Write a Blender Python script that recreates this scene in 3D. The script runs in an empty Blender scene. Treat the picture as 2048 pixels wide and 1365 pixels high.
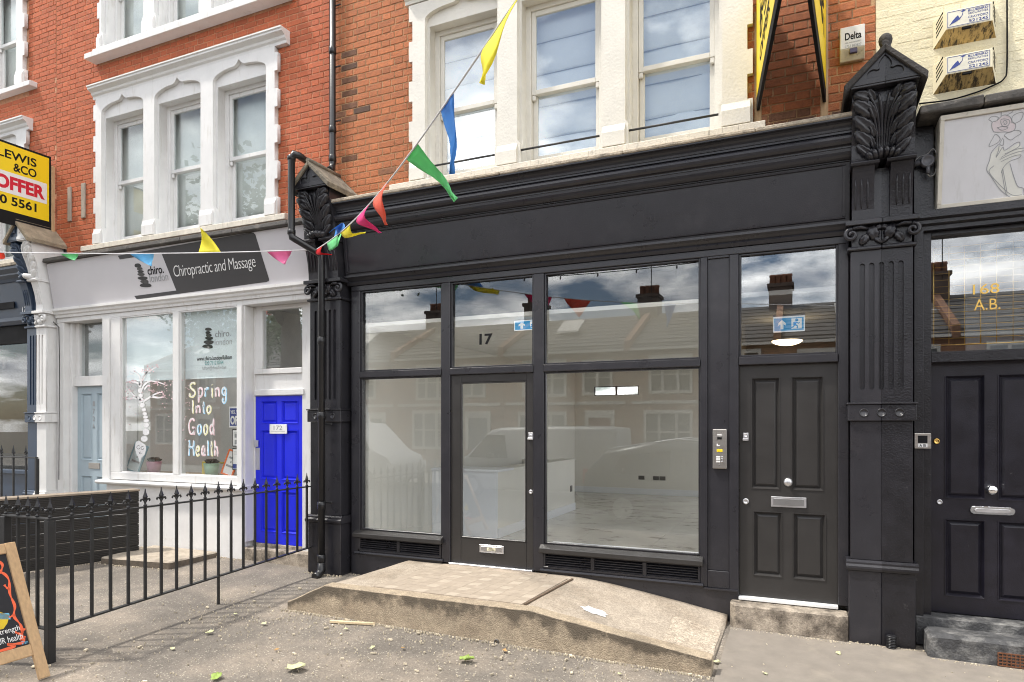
import bpy, bmesh, math, random
from math import radians, sin, cos, pi
from mathutils import Vector, Matrix, noise as mnoise
random.seed(7)
S = bpy.context.scene
C = S.collection

# ------------------------------------------------------------------ camera, sky, sun, exposure
TH = math.atan(.44); CT, ST = cos(TH), sin(TH); FPX = 3014*.44; CD, CH = 6.05, 1.73
cam = bpy.data.cameras.new('camera'); cam_o = bpy.data.objects.new('camera', cam); C.objects.link(cam_o)
cam.sensor_width = 36; cam.lens = 36*FPX/2048; cam.shift_y = 166.5/2048
cam.clip_start = .05; cam.clip_end = 500
cam_o.location = (0, -CD, CH); cam_o.rotation_euler = (pi/2, 0, TH)
S.camera = cam_o

SUN_EL, SUN_AZ = 60, 29           # azimuth: degrees from the -x axis (along the street) towards the street side (-y)
sd = Vector((-cos(radians(SUN_EL))*cos(radians(SUN_AZ)), -cos(radians(SUN_EL))*sin(radians(SUN_AZ)), sin(radians(SUN_EL))))
sun = bpy.data.lights.new('sun', 'SUN'); sun.energy = 4.0; sun.angle = radians(3.5); sun.color = (1, .95, .87)
sun_o = bpy.data.objects.new('sun', sun); C.objects.link(sun_o)
sun_o.rotation_euler = sd.to_track_quat('Z', 'Y').to_euler(); sun_o.location = (-6, -8, 14)

W = bpy.data.worlds.new('World'); S.world = W; W.use_nodes = True
wn, wl = W.node_tree.nodes, W.node_tree.links
wn.clear()
w_out = wn.new('ShaderNodeOutputWorld'); w_bg = wn.new('ShaderNodeBackground'); w_bg.inputs[1].default_value = .14
sky = wn.new('ShaderNodeTexSky'); sky.sky_type = 'NISHITA'; sky.sun_disc = False
sky.sun_elevation = radians(SUN_EL); sky.sun_rotation = math.atan2(sd.x, sd.y); sky.dust_density = 1.4; sky.ozone_density = 1.5
# broken cumulus over the whole dome
geo = wn.new('ShaderNodeNewGeometry'); sepx = wn.new('ShaderNodeSeparateXYZ')
tc = wn.new('ShaderNodeTexCoord'); wl.new(tc.outputs['Generated'], sepx.inputs[0])
zc = wn.new('ShaderNodeMath'); zc.operation = 'MAXIMUM'; zc.inputs[1].default_value = 0.0; wl.new(sepx.outputs[2], zc.inputs[0])
za = wn.new('ShaderNodeMath'); za.operation = 'ADD'; za.inputs[1].default_value = .22; wl.new(zc.outputs[0], za.inputs[0])
comb = wn.new('ShaderNodeCombineXYZ')
for i in (0, 1):
    d = wn.new('ShaderNodeMath'); d.operation = 'DIVIDE'; wl.new(sepx.outputs[i], d.inputs[0]); wl.new(za.outputs[0], d.inputs[1]); wl.new(d.outputs[0], comb.inputs[i])
cn = wn.new('ShaderNodeTexNoise'); cn.inputs['Scale'].default_value = 1.75; cn.inputs['Detail'].default_value = 9; cn.inputs['Roughness'].default_value = .56
wl.new(comb.outputs[0], cn.inputs['Vector'])
cr = wn.new('ShaderNodeValToRGB'); cr.color_ramp.elements[0].position = .42; cr.color_ramp.elements[1].position = .545
wl.new(cn.outputs[0], cr.inputs[0])
cn2 = wn.new('ShaderNodeTexNoise'); cn2.inputs['Scale'].default_value = 3.1; cn2.inputs['Detail'].default_value = 6
wl.new(comb.outputs[0], cn2.inputs['Vector'])
cc = wn.new('ShaderNodeValToRGB'); cc.color_ramp.elements[0].position = .36; cc.color_ramp.elements[1].position = .58
cc.color_ramp.elements[0].color = (9.5, 9.8, 10.5, 1); cc.color_ramp.elements[1].color = (26, 25.6, 25, 1)
wl.new(cn2.outputs[0], cc.inputs[0])
mixc = wn.new('ShaderNodeMix'); mixc.data_type = 'RGBA'
wl.new(cr.outputs[0], mixc.inputs[0]); wl.new(sky.outputs[0], mixc.inputs[6]); wl.new(cc.outputs[0], mixc.inputs[7])
wl.new(mixc.outputs[2], w_bg.inputs[0]); wl.new(w_bg.outputs[0], w_out.inputs[0])

vs = S.view_settings; vs.view_transform = 'Standard'; vs.look = 'None'; vs.gamma = 1; vs.use_curve_mapping = False; vs.exposure = .06
S.cycles.max_bounces = 10; S.cycles.transparent_max_bounces = 24; S.cycles.glossy_bounces = 6; S.cycles.diffuse_bounces = 5
S.cycles.use_denoising = True; S.cycles.filter_width = 1.05
S.cycles.sample_clamp_indirect = 6

# ------------------------------------------------------------------ measuring: a point of the photograph at a known depth -> metres
def X(px, y):
    a = (px-1024)/FPX; return (y+CD)*(a*CT-ST)/(CT+a*ST)
def Z(px, py, y):
    a = (px-1024)/FPX; return CH+(849-py)/FPX*(y+CD)/(CT+a*ST)
def gz(x, y):                      # the pavement falls gently to the road and along the street
    y = max(y, -5.2)
    return .015-.012*x+.03*y
def ray(px, py, s):                # at distance s along the lens axis
    a = (px-1024)/FPX
    return Vector((s*(a*CT-ST), -CD+s*(CT+a*ST), CH+(849-py)/FPX*s))

# ------------------------------------------------------------------ materials
def lin(c):
    return tuple(((v/255)/12.92 if v/255 <= .04045 else ((v/255+.055)/1.055)**2.4) for v in c)
MATS = {}
def mat(name, col, rough=.5, var=.12, nsc=6, bump=0., bsc=90, metal=0, spec=.5, stain=None, stretch=None, island=0, hue2=None, coat=0, grain=None):
    """procedural surface: base colour, slow mottling, fine relief, optional second stain colour, per-piece variation"""
    if name in MATS: return MATS[name]
    m = bpy.data.materials.new(name); m.use_nodes = True; MATS[name] = m
    n, l = m.node_tree.nodes, m.node_tree.links
    b = n['Principled BSDF']; b.inputs['Roughness'].default_value = rough; b.inputs['Metallic'].default_value = metal
    b.inputs['Specular IOR Level'].default_value = spec
    if coat: b.inputs['Coat Weight'].default_value = coat; b.inputs['Coat Roughness'].default_value = .15
    tcn = n.new('ShaderNodeTexCoord'); vec = tcn.outputs['Object']
    g = n.new('ShaderNodeNewGeometry')
    vec = g.outputs['Position']
    if stretch:
        mp = n.new('ShaderNodeMapping'); mp.inputs['Scale'].default_value = stretch; l.new(vec, mp.inputs[0]); vec = mp.outputs[0]
    no = n.new('ShaderNodeTexNoise'); no.inputs['Scale'].default_value = nsc; no.inputs['Detail'].default_value = 7; no.inputs['Roughness'].default_value = .6
    l.new(vec, no.inputs['Vector'])
    mr = n.new('ShaderNodeMapRange'); mr.inputs[1].default_value = .3; mr.inputs[2].default_value = .7
    mr.inputs[3].default_value = 1-var; mr.inputs[4].default_value = 1+var; l.new(no.outputs[0], mr.inputs[0])
    val = mr.outputs[0]
    if island:
        oi = n.new('ShaderNodeObjectInfo'); ad = n.new('ShaderNodeMath'); ad.operation = 'ADD'
        l.new(oi.outputs['Random'], ad.inputs[0]); l.new(g.outputs['Random Per Island'], ad.inputs[1])
        fr = n.new('ShaderNodeMath'); fr.operation = 'FRACT'; l.new(ad.outputs[0], fr.inputs[0])
        m2 = n.new('ShaderNodeMapRange'); m2.inputs[3].default_value = 1-island; m2.inputs[4].default_value = 1+island*.8; l.new(fr.outputs[0], m2.inputs[0])
        mm = n.new('ShaderNodeMath'); mm.operation = 'MULTIPLY'; l.new(val, mm.inputs[0]); l.new(m2.outputs[0], mm.inputs[1]); val = mm.outputs[0]
    rr = n.new('ShaderNodeMapRange'); rr.inputs[1].default_value = .3; rr.inputs[2].default_value = .7; rr.inputs[3].default_value = rough*.9; rr.inputs[4].default_value = min(1, rough*1.14); l.new(no.outputs[0], rr.inputs[0]); l.new(rr.outputs[0], b.inputs['Roughness'])
    base = n.new('ShaderNodeRGB'); base.outputs[0].default_value = (*col, 1); cout = base.outputs[0]
    if island and hue2:
        mx = n.new('ShaderNodeMix'); mx.data_type = 'RGBA'; mx.inputs[7].default_value = (*hue2, 1); l.new(cout, mx.inputs[6])
        pw = n.new('ShaderNodeMath'); pw.operation = 'MULTIPLY'; l.new(fr.outputs[0], pw.inputs[0]); pw.inputs[1].default_value = 7.31
        f2 = n.new('ShaderNodeMath'); f2.operation = 'FRACT'; l.new(pw.outputs[0], f2.inputs[0])
        l.new(f2.outputs[0], mx.inputs[0]); cout = mx.outputs[2]
    if stain:
        scol, ssc, lo, hi = stain[:4]
        sn = n.new('ShaderNodeTexNoise'); sn.inputs['Scale'].default_value = ssc; sn.inputs['Detail'].default_value = 8; sn.inputs['Roughness'].default_value = .68
        if len(stain) > 4:
            mp = n.new('ShaderNodeMapping'); mp.inputs['Scale'].default_value = stain[4]; l.new(g.outputs['Position'], mp.inputs[0]); l.new(mp.outputs[0], sn.inputs['Vector'])
        else: l.new(g.outputs['Position'], sn.inputs['Vector'])
        rp = n.new('ShaderNodeMapRange'); rp.inputs[1].default_value = lo; rp.inputs[2].default_value = hi; l.new(sn.outputs[0], rp.inputs[0])
        mx = n.new('ShaderNodeMix'); mx.data_type = 'RGBA'; mx.inputs[7].default_value = (*scol, 1); l.new(cout, mx.inputs[6]); l.new(rp.outputs[0], mx.inputs[0]); cout = mx.outputs[2]
    vm = n.new('ShaderNodeVectorMath'); vm.operation = 'SCALE'; l.new(cout, vm.inputs[0]); l.new(val, vm.inputs['Scale'])
    l.new(vm.outputs[0], b.inputs['Base Color'])
    if grain:
        vo = n.new('ShaderNodeTexVoronoi'); vo.inputs['Scale'].default_value = grain[0]; l.new(g.outputs['Position'], vo.inputs['Vector'])
        sp = n.new('ShaderNodeSeparateColor'); l.new(vo.outputs['Color'], sp.inputs[0])
        gm = n.new('ShaderNodeMapRange'); gm.inputs[3].default_value = 1-grain[1]; gm.inputs[4].default_value = 1+grain[1]; l.new(sp.outputs[0], gm.inputs[0])
        gs = n.new('ShaderNodeVectorMath'); gs.operation = 'SCALE'; l.new(vm.outputs[0], gs.inputs[0]); l.new(gm.outputs[0], gs.inputs['Scale']); l.new(gs.outputs[0], b.inputs['Base Color'])
    if bump:
        bn = n.new('ShaderNodeTexNoise'); bn.inputs['Scale'].default_value = bsc; bn.inputs['Detail'].default_value = 5; l.new(vec, bn.inputs['Vector'])
        bp = n.new('ShaderNodeBump'); bp.inputs['Strength'].default_value = bump; bp.inputs['Distance'].default_value = .01
        l.new(bn.outputs[0], bp.inputs['Height']); l.new(bp.outputs[0], b.inputs['Normal'])
    m['cout'] = 0
    return m

def glass(name, refl=1.5, tint=(1, 1, 1), wav=.0, solid=1.):
    m = bpy.data.materials.new(name); m.use_nodes = True; n, l = m.node_tree.nodes, m.node_tree.links
    n.clear(); o = n.new('ShaderNodeOutputMaterial'); mx = n.new('ShaderNodeMixShader')
    tr = n.new('ShaderNodeBsdfTransparent'); tr.inputs[0].default_value = (*tint, 1)
    gl = n.new('ShaderNodeBsdfGlossy'); gl.inputs['Roughness'].default_value = 0; gl.inputs[0].default_value = (.96, .98, 1, 1)
    # pane reflectance from the angle to the surface, the same from both sides
    g0 = n.new('ShaderNodeNewGeometry'); dt = n.new('ShaderNodeVectorMath'); dt.operation = 'DOT_PRODUCT'; l.new(g0.outputs['Incoming'], dt.inputs[0]); l.new(g0.outputs['Normal'], dt.inputs[1])
    ab_ = n.new('ShaderNodeMath'); ab_.operation = 'ABSOLUTE'; l.new(dt.outputs['Value'], ab_.inputs[0])
    om = n.new('ShaderNodeMath'); om.operation = 'SUBTRACT'; om.inputs[0].default_value = 1; l.new(ab_.outputs[0], om.inputs[1])
    pw = n.new('ShaderNodeMath'); pw.operation = 'POWER'; pw.inputs[1].default_value = 5; l.new(om.outputs[0], pw.inputs[0])
    fr = n.new('ShaderNodeMapRange'); fr.inputs[3].default_value = refl; fr.inputs[4].default_value = 1; l.new(pw.outputs[0], fr.inputs[0])
    if wav:
        g = n.new('ShaderNodeNewGeometry'); bn = n.new('ShaderNodeTexNoise'); bn.inputs['Scale'].default_value = 1.1; bn.inputs['Detail'].default_value = 0; l.new(g.outputs['Position'], bn.inputs['Vector'])
        bp = n.new('ShaderNodeBump'); bp.inputs['Strength'].default_value = wav; bp.inputs['Distance'].default_value = .02; l.new(bn.outputs[0], bp.inputs['Height']); l.new(bp.outputs[0], gl.inputs['Normal'])
    l.new(fr.outputs[0], mx.inputs[0]); l.new(tr.outputs[0], mx.inputs[1]); l.new(gl.outputs[0], mx.inputs[2]); l.new(mx.outputs[0], o.inputs[0])
    return m

def emit(name, col, st):
    m = bpy.data.materials.new(name); m.use_nodes = True; b = m.node_tree.nodes['Principled BSDF']
    b.inputs['Base Color'].default_value = (*col, 1); b.inputs['Emission Color'].default_value = (*col, 1); b.inputs['Emission Strength'].default_value = st
    return m

BLACK = mat('black_paint', (.025, .0245, .0295), .29, .10, 5, .10, 130, stain=((.043, .040, .045), 3.5, .52, .85))
BLACK2 = mat('old_black_paint', (.013, .0125, .016), .3, .3, 9, .3, 70, stain=((.06, .058, .06), 14, .64, .76))
BLACK3 = mat('charcoal_paint', (.034, .032, .031), .32, .1, 4, .05, 160)
DOORNAVY = mat('old_navy_black_paint', (.010, .009, .0155), .34, .3, 7, .12, 110, stain=((.16, .16, .16), 18, .70, .76))
IRON = mat('painted_iron', (.018, .018, .019), .42, .2, 12, .15, 120, stain=((.06, .045, .03), 25, .66, .8))
PIPEB = mat('black_plastic_pipe', (.014, .014, .016), .3, .15, 8, .05, 80, stain=((.1, .1, .1), 16, .68, .8))
WHITE = mat('white_paint', (.70, .695, .685), .5, .05, 5, .12, 60, stain=((.50, .47, .42), 6, .56, .85, (3, 3, .45)))
CREAMW = mat('cream_white_paint', (.68, .655, .59), .5, .05, 5, .3, 45, stain=((.50, .46, .38), 7, .64, .9, (3, 3, .6)))
SILLW = mat('weathered_sill_paint', (.66, .61, .52), .7, .15, 9, .4, 60, stain=((.16, .14, .11), 16, .56, .75, (2.5, 1, .3)))
COPING = mat('weathered_coping_stone', (.42, .36, .28), .85, .3, 14, .7, 60, stain=((.10, .09, .08), 9, .5, .7))
DARKCOP = mat('lead_coping', (.07, .065, .06), .7, .3, 12, .5, 50, stain=((.18, .16, .14), 8, .52, .75))
LILAC = mat('pale_grey_fascia_paint', (.56, .545, .565), .42, .03, 3, .03, 60)
BRICK = mat('red_brick', (.47, .122, .052), .85, .15, 30, .6, 120, stain=((.20, .075, .05), 2.2, .6, .85), island=.13, hue2=(.43, .112, .050))
BRICK2 = mat('orange_red_brick', (.46, .158, .066), .85, .2, 30, .8, 120, stain=((.12, .06, .04), 1.7, .62, .85), island=.16, hue2=(.40, .14, .060))
BRICKC = mat('cream_painted_brick', (.74, .675, .48), .6, .05, 20, .5, 60, island=.04)
MORTAR = mat('mortar', (.52, .26, .15), .95, .25, 20, .8, 150)
MORTAR2 = mat('sandy_mortar', (.44, .27, .145), .95, .25, 20, .8, 150, stain=((.09, .07, .055), 1.7, .56, .72))
MORTARC = mat('cream_painted_mortar', (.74, .67, .47), .7, .08, 20, .5, 80)
BLUE = mat('bright_blue_gloss', (.012, .022, .70), .34, .05, 5, .04, 60)
PALEBLUE = mat('pale_blue_grey_paint', (.36, .44, .49), .5, .06, 5, .05, 60)
NAVY = mat('navy_blue_paint', (.032, .052, .088), .4, .12, 6, .12, 80)
CONC = mat('concrete', (.40, .33, .255), .92, .22, 16, .6, 130, stain=((.27, .22, .165), 3.3, .5, .72))
STEPC = mat('concrete_step', (.40, .34, .27), .9, .2, 12, .5, 110, stain=((.11, .09, .07), 4.5, .42, .62), grain=(100, .2))
SLATEC = mat('weathered_slab', (.40, .345, .275), .95, .2, 14, .6, 120, stain=((.22, .18, .14), 4, .5, .75))
STEEL = mat('brushed_steel', (.56, .54, .51), .32, .06, 4, .05, 200, metal=1, stretch=(1, 1, 20))
SATIN = mat('satin_aluminium', (.66, .66, .68), .36, .05, 8, .02, 90, metal=.9)
CHROME = mat('chrome', (.82, .82, .84), .08, .02, 4, metal=1)
BRASS = mat('brass', (.72, .46, .14), .22, .05, 9, metal=1)
GOLD = mat('gold_leaf', (.85, .55, .14), .3, .05, 9, metal=.7)
YELLOW = mat('sign_yellow', (.86, .62, .01), .42, .04, 4, .02, 40)
INKBLK = mat('printed_black', (.012, .012, .013), .7, .05, 4, spec=.15)
INKRED = mat('printed_red', (.60, .008, .03), .5, .05, 4)
INKBLU = mat('printed_blue', (.03, .055, .25), .5, .05, 4)
INKGRN = mat('printed_teal', (.10, .36, .36), .5, .05, 4)
INKGRY = mat('printed_grey', (.30, .31, .32), .5, .05, 4)
PRINTW = mat('printed_white', (.78, .78, .77), .45, .03, 4)
CHARC = mat('printed_charcoal', (.038, .036, .038), .45, .05, 4)
WOODL = mat('bare_softwood', (.50, .33, .18), .7, .15, 6, .2, 60, stretch=(10, 10, 1.2), stain=((.28, .15, .07), 5, .6, .75))
PALLET = mat('grey_timber', (.34, .29, .24), .85, .2, 6, .3, 60, stretch=(10, 10, 1))
DECK = mat('dark_stained_timber', (.022, .019, .016), .6, .3, 8, .35, 60, stretch=(2, 2, 14), stain=((.12, .10, .08), 11, .66, .8))
DECKTOP = mat('weathered_timber_top', (.26, .21, .16), .85, .2, 8, .3, 60)
CHALKB = mat('chalkboard', (.014, .014, .018), .7, .3, 6, .05, 60)
CHALKO = mat('orange_chalk', (.80, .14, .06), .9, .1, 40)
CHALKW = mat('white_chalk', (.75, .75, .74), .9, .15, 40)
CHALKY = mat('yellow_chalk', (.65, .46, .03), .9, .15, 40)
CHALKC = mat('sky_blue_chalk', (.16, .44, .66), .9, .15, 40)
PWHITE = mat('white_interior_paint', (.80, .785, .73), .6, .02, 3)
PWHITE2 = mat('white_gloss_board', (.82, .84, .87), .4, .02, 3)
BLINDM = mat('white_roller_blind', (.72, .80, .82), .8, .03, 6)
FOLDM = mat('white_roman_blind', (.82, .84, .86), .8, .04, 6, .25, 9)
NETM = mat('grey_white_net_curtain', (.74, .76, .73), .8, .05, 5)
ROOMIN = mat('grey_room_paint', (.66, .65, .62), .8, .1, 2)
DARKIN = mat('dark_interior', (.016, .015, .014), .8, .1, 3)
DIMIN = mat('dim_interior', (.20, .19, .17), .8, .2, 2)
GLASS = glass('shop_glass', .075, (.985, .99, .985), .012)
GLASSU = glass('sash_glass', .05, (.96, .98, .98), .02)
GLASSC = glass('bright_sash_glass', .20, (.96, .98, .98), .02)
GLASSD = glass('transom_glass', .15, (.97, .98, .98), .01)

# ------------------------------------------------------------------ mesh helpers
class MB:
    def __init__(s): s.v = []; s.f = []; s.sm = set()
    def add(s, vs, fs, smooth=False):
        o = len(s.v); s.v += [tuple(v) for v in vs]
        for f in fs:
            if smooth: s.sm.add(len(s.f))
            s.f.append([i+o for i in f])
        return s
    def box(s, x0, x1, y0, y1, z0, z1):
        if x0 > x1: x0, x1 = x1, x0
        if y0 > y1: y0, y1 = y1, y0
        if z0 > z1: z0, z1 = z1, z0
        return s.add([(x0, y0, z0), (x1, y0, z0), (x1, y1, z0), (x0, y1, z0), (x0, y0, z1), (x1, y0, z1), (x1, y1, z1), (x0, y1, z1)],
              [(0, 3, 2, 1), (4, 5, 6, 7), (0, 1, 5, 4), (1, 2, 6, 5), (2, 3, 7, 6), (3, 0, 4, 7)])
    def hexa(s, b, t):             # bottom ring and top ring of 4 points, counter-clockwise from above
        return s.add(list(b)+list(t), [(0, 3, 2, 1), (4, 5, 6, 7), (0, 1, 5, 4), (1, 2, 6, 5), (2, 3, 7, 6), (3, 0, 4, 7)])
    def extr(s, prof, x0, x1, smooth=False):   # (y, z) outline pushed along x
        n = len(prof); vs = [(x0, y, z) for y, z in prof]+[(x1, y, z) for y, z in prof]
        s.add(vs, [(i, (i+1) % n, n+(i+1) % n, n+i) for i in range(n)], smooth)
        o = len(s.v)-2*n
        s.f.append([o+i for i in range(n)][::-1]); s.f.append([o+n+i for i in range(n)])
        return s
    def prism(s, prof, y0, y1):    # (x, z) outline pushed along y
        n = len(prof); vs = [(x, y0, z) for x, z in prof]+[(x, y1, z) for x, z in prof]
        return s.add(vs, [(i, (i+1) % n, n+(i+1) % n, n+i) for i in range(n)]+[tuple(range(n))[::-1], tuple(range(n, 2*n))])
    def prismz(s, prof, z0, z1):   # (x, y) outline pushed up
        n = len(prof); vs = [(x, y, z0) for x, y in prof]+[(x, y, z1) for x, y in prof]
        return s.add(vs, [(i, (i+1) % n, n+(i+1) % n, n+i) for i in range(n)]+[tuple(range(n))[::-1], tuple(range(n, 2*n))])
    def tube(s, pts, r, seg=8, caps=True):
        pts = [Vector(p) for p in pts]; rs = r if isinstance(r, (list, tuple)) else [r]*len(pts)
        rings = []; a = None
        for i, p in enumerate(pts):
            d = (pts[min(i+1, len(pts)-1)]-pts[max(i-1, 0)])
            if d.length < 1e-9: d = Vector((0, 0, 1))
            d.normalize()
            if a is None: a = d.cross(Vector((0, 0, 1)) if abs(d.z) < .9 else Vector((1, 0, 0)))
            a = (a-d*a.dot(d)).normalized(); b = d.cross(a); k_ = 1.
            if 0 < i < len(pts)-1:           # keep the bore round through a bend
                c_ = (pts[i]-pts[i-1]).normalized().dot((pts[i+1]-pts[i]).normalized()); k_ = 1/max(.75, math.sqrt(max(.3, (1+c_)/2)))
            rings.append([p+(a*cos(2*pi*k/seg)+b*sin(2*pi*k/seg))*rs[i]*k_ for k in range(seg)])
        vs = [q for r_ in rings for q in r_]; fs = []
        for i in range(len(rings)-1):
            for k in range(seg):
                k2 = (k+1) % seg; fs.append((i*seg+k, i*seg+k2, (i+1)*seg+k2, (i+1)*seg+k))
        s.add(vs, fs, True); o = len(s.v)-len(vs)
        if caps:
            s.f.append([o+k for k in range(seg)][::-1]); s.f.append([o+(len(rings)-1)*seg+k for k in range(seg)])
        return s
    def lathe(s, prof, c, seg=16, axis='z', smooth=True):   # (radius, height)
        vs = []; fs = []
        for r, h in prof:
            for k in range(seg):
                a = 2*pi*k/seg; u, v = r*cos(a), r*sin(a)
                if axis == 'z': vs.append((c[0]+u, c[1]+v, c[2]+h))
                else: vs.append((c[0]+u, c[1]-h, c[2]+v))      # axis towards the street
        for i in range(len(prof)-1):
            for k in range(seg): k2 = (k+1) % seg; fs.append((i*seg+k, i*seg+k2, (i+1)*seg+k2, (i+1)*seg+k))
        s.add(vs, fs, smooth); o = len(s.v)-len(vs)
        s.f.append([o+k for k in range(seg)][::-1]); s.f.append([o+(len(prof)-1)*seg+k for k in range(seg)])
        return s
    def ell(s, c, r, rot=None, seg=12, rings=8, warp=None):
        vs = []; fs = []
        for i in range(rings+1):
            t = pi*i/rings
            for k in range(seg):
                a = 2*pi*k/seg; p = Vector((r[0]*sin(t)*cos(a), r[1]*sin(t)*sin(a), r[2]*cos(t)))
                if warp: p = warp(p, t, a)
                if rot: p = rot @ p
                vs.append(p+Vector(c))
        for i in range(rings):
            for k in range(seg): k2 = (k+1) % seg; fs.append((i*seg+k, (i+1)*seg+k, (i+1)*seg+k2, i*seg+k2))
        return s.add(vs, fs, True)
    def strip(s, pts, w, y, th=.002):   # a painted stroke on a wall plane: (x, z) points, widths
        ws = w if isinstance(w, (list, tuple)) else [w]*len(pts)
        L, R = [], []
        for i, (x, z) in enumerate(pts):
            a = pts[max(i-1, 0)]; b = pts[min(i+1, len(pts)-1)]; dx, dz = b[0]-a[0], b[1]-a[1]; q = math.hypot(dx, dz) or 1
            L.append((x-dz/q*ws[i]/2, z+dx/q*ws[i]/2)); R.append((x+dz/q*ws[i]/2, z-dx/q*ws[i]/2))
        n = len(pts); vs = [(x, y, z) for x, z in L]+[(x, y, z) for x, z in R]+[(x, y+th, z) for x, z in L]+[(x, y+th, z) for x, z in R]
        fs = []
        for i in range(n-1): fs += [(i, n+i, n+i+1, i+1), (2*n+i, 2*n+i+1, 3*n+i+1, 3*n+i), (i, i+1, 2*n+i+1, 2*n+i), (n+i, 3*n+i, 3*n+i+1, n+i+1)]
        return s.add(vs, fs)
    def mesh(s, name, bev=0, fix=True):
        me = bpy.data.meshes.new(name); me.from_pydata(s.v, [], s.f)
        for i in s.sm: me.polygons[i].use_smooth = True
        if bev or fix:
            bm = bmesh.new(); bm.from_mesh(me)
            if fix: bmesh.ops.recalc_face_normals(bm, faces=bm.faces)
            if bev:
                es = [e for e in bm.edges if len(e.link_faces) == 2 and e.calc_face_angle(0) > .6]
                bmesh.ops.bevel(bm, geom=es, offset=bev, segments=1, affect='EDGES', clamp_overlap=True)
            bm.to_mesh(me); bm.free()
        return me
    def build(s, name, m, parent=None, bev=0, fix=True):
        me = s.mesh(name, bev, fix); me.materials.append(m); return link(name, me, parent)

def link(name, me, parent=None):
    o = bpy.data.objects.new(name, me); C.objects.link(o)
    if parent is not None:
        o.parent = parent; o.matrix_parent_inverse = Matrix.Translation(-Vector(ROOT.get(parent.name, (0, 0, 0))))
    return o
ROOT = {}
def tag(o, label, cat, group=None):
    o['label'] = label; o['category'] = cat
    if group: o['group'] = group
    return o
def thing(name, label, cat, loc=(0, 0, 0), group=None):
    """an Empty at the thing's base; parts are given in world coordinates"""
    o = bpy.data.objects.new(name, None); C.objects.link(o); o.location = loc; o.empty_display_size = .1
    ROOT[o.name] = tuple(loc)
    return tag(o, label, cat, group)
def struct(o, kind='structure'): o['kind'] = kind; return o
def part(name, par, m, *boxes, bev=.003):
    mb = MB()
    for b in boxes: mb.box(*b)
    return mb.build(name, m, par, bev)

def plate(name, par, m, outline, holes, y0, y1):
    """flat board in the wall plane with openings cut through it"""
    cu = bpy.data.curves.new(name, 'CURVE'); cu.dimensions = '2D'; cu.fill_mode = 'BOTH'; cu.extrude = abs(y1-y0)/2
    for pts in [outline]+list(holes):
        sp = cu.splines.new('POLY'); sp.points.add(len(pts)-1); sp.use_cyclic_u = True
        for i, (x, z) in enumerate(pts): sp.points[i].co = (x, z, 0, 1)
    return curve_mesh(name, cu, par, m, (y0+y1)/2)
def curve_mesh(name, cu, par, m, y):
    t = bpy.data.objects.new('tmp', cu); C.objects.link(t)
    dg = bpy.context.evaluated_depsgraph_get(); me = bpy.data.meshes.new_from_object(t.evaluated_get(dg))
    bpy.data.objects.remove(t); bpy.data.curves.remove(cu)
    for v in me.vertices: v.co = (v.co.x, y-v.co.z, v.co.y)
    me.name = name; me.materials.clear(); me.materials.append(m)
    return link(name, me, par)
def rect(x0, x1, z0, z1): return [(x0, z0), (x1, z0), (x1, z1), (x0, z1)]

def text(name, par, m, body, x0, x1, z0, z1, y, bold=0., th=.002, shear=0, space=1., xform=None, font=None):
    """lettering fitted into a rectangle of the wall plane, facing the street"""
    cu = bpy.data.curves.new(name, 'FONT'); cu.body = body; cu.size = 1; cu.extrude = .001; cu.offset = bold; cu.space_character = space; cu.resolution_u = 4
    cu.shear = shear
    t = bpy.data.objects.new('tmp', cu); C.objects.link(t)
    dg = bpy.context.evaluated_depsgraph_get(); me = bpy.data.meshes.new_from_object(t.evaluated_get(dg))
    bpy.data.objects.remove(t); bpy.data.curves.remove(cu)
    xs = [v.co.x for v in me.vertices]; ys = [v.co.y for v in me.vertices]
    ax, bx_, ay, by = min(xs), max(xs), min(ys), max(ys)
    for v in me.vertices:
        u = (v.co.x-ax)/(bx_-ax or 1); w = (v.co.y-ay)/(by-ay or 1); d = v.co.z
        p = Vector((x0+(x1-x0)*u, y-th/2-(th/2 if d > 0 else -th/2), z0+(z1-z0)*w))
        v.co = xform(p) if xform else p
    me.name = name; me.materials.clear(); me.materials.append(m)
    return link(name, me, par)

def sm(f):                         # smoothstep
    f = max(0, min(1, f)); return f*f*(3-2*f)
def bez(pts, n=10):                # Catmull-Rom through 2-D or 3-D points
    P = [Vector(p if len(p) == 3 else (p[0], p[1], 0)) for p in pts]; dim = len(pts[0]); out = []
    Q = [P[0]*2-P[1]]+P+[P[-1]*2-P[-2]]
    for i in range(1, len(Q)-2):
        a, b, c, d = Q[i-1], Q[i], Q[i+1], Q[i+2]
        for k in range(n):
            t = k/n; v = .5*((2*b)+(c-a)*t+(2*a-5*b+4*c-d)*t*t+(3*b-a-3*c+d)*t**3)
            out.append(tuple(v)[:dim])
    out.append(tuple(P[-1])[:dim]); return out

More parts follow.
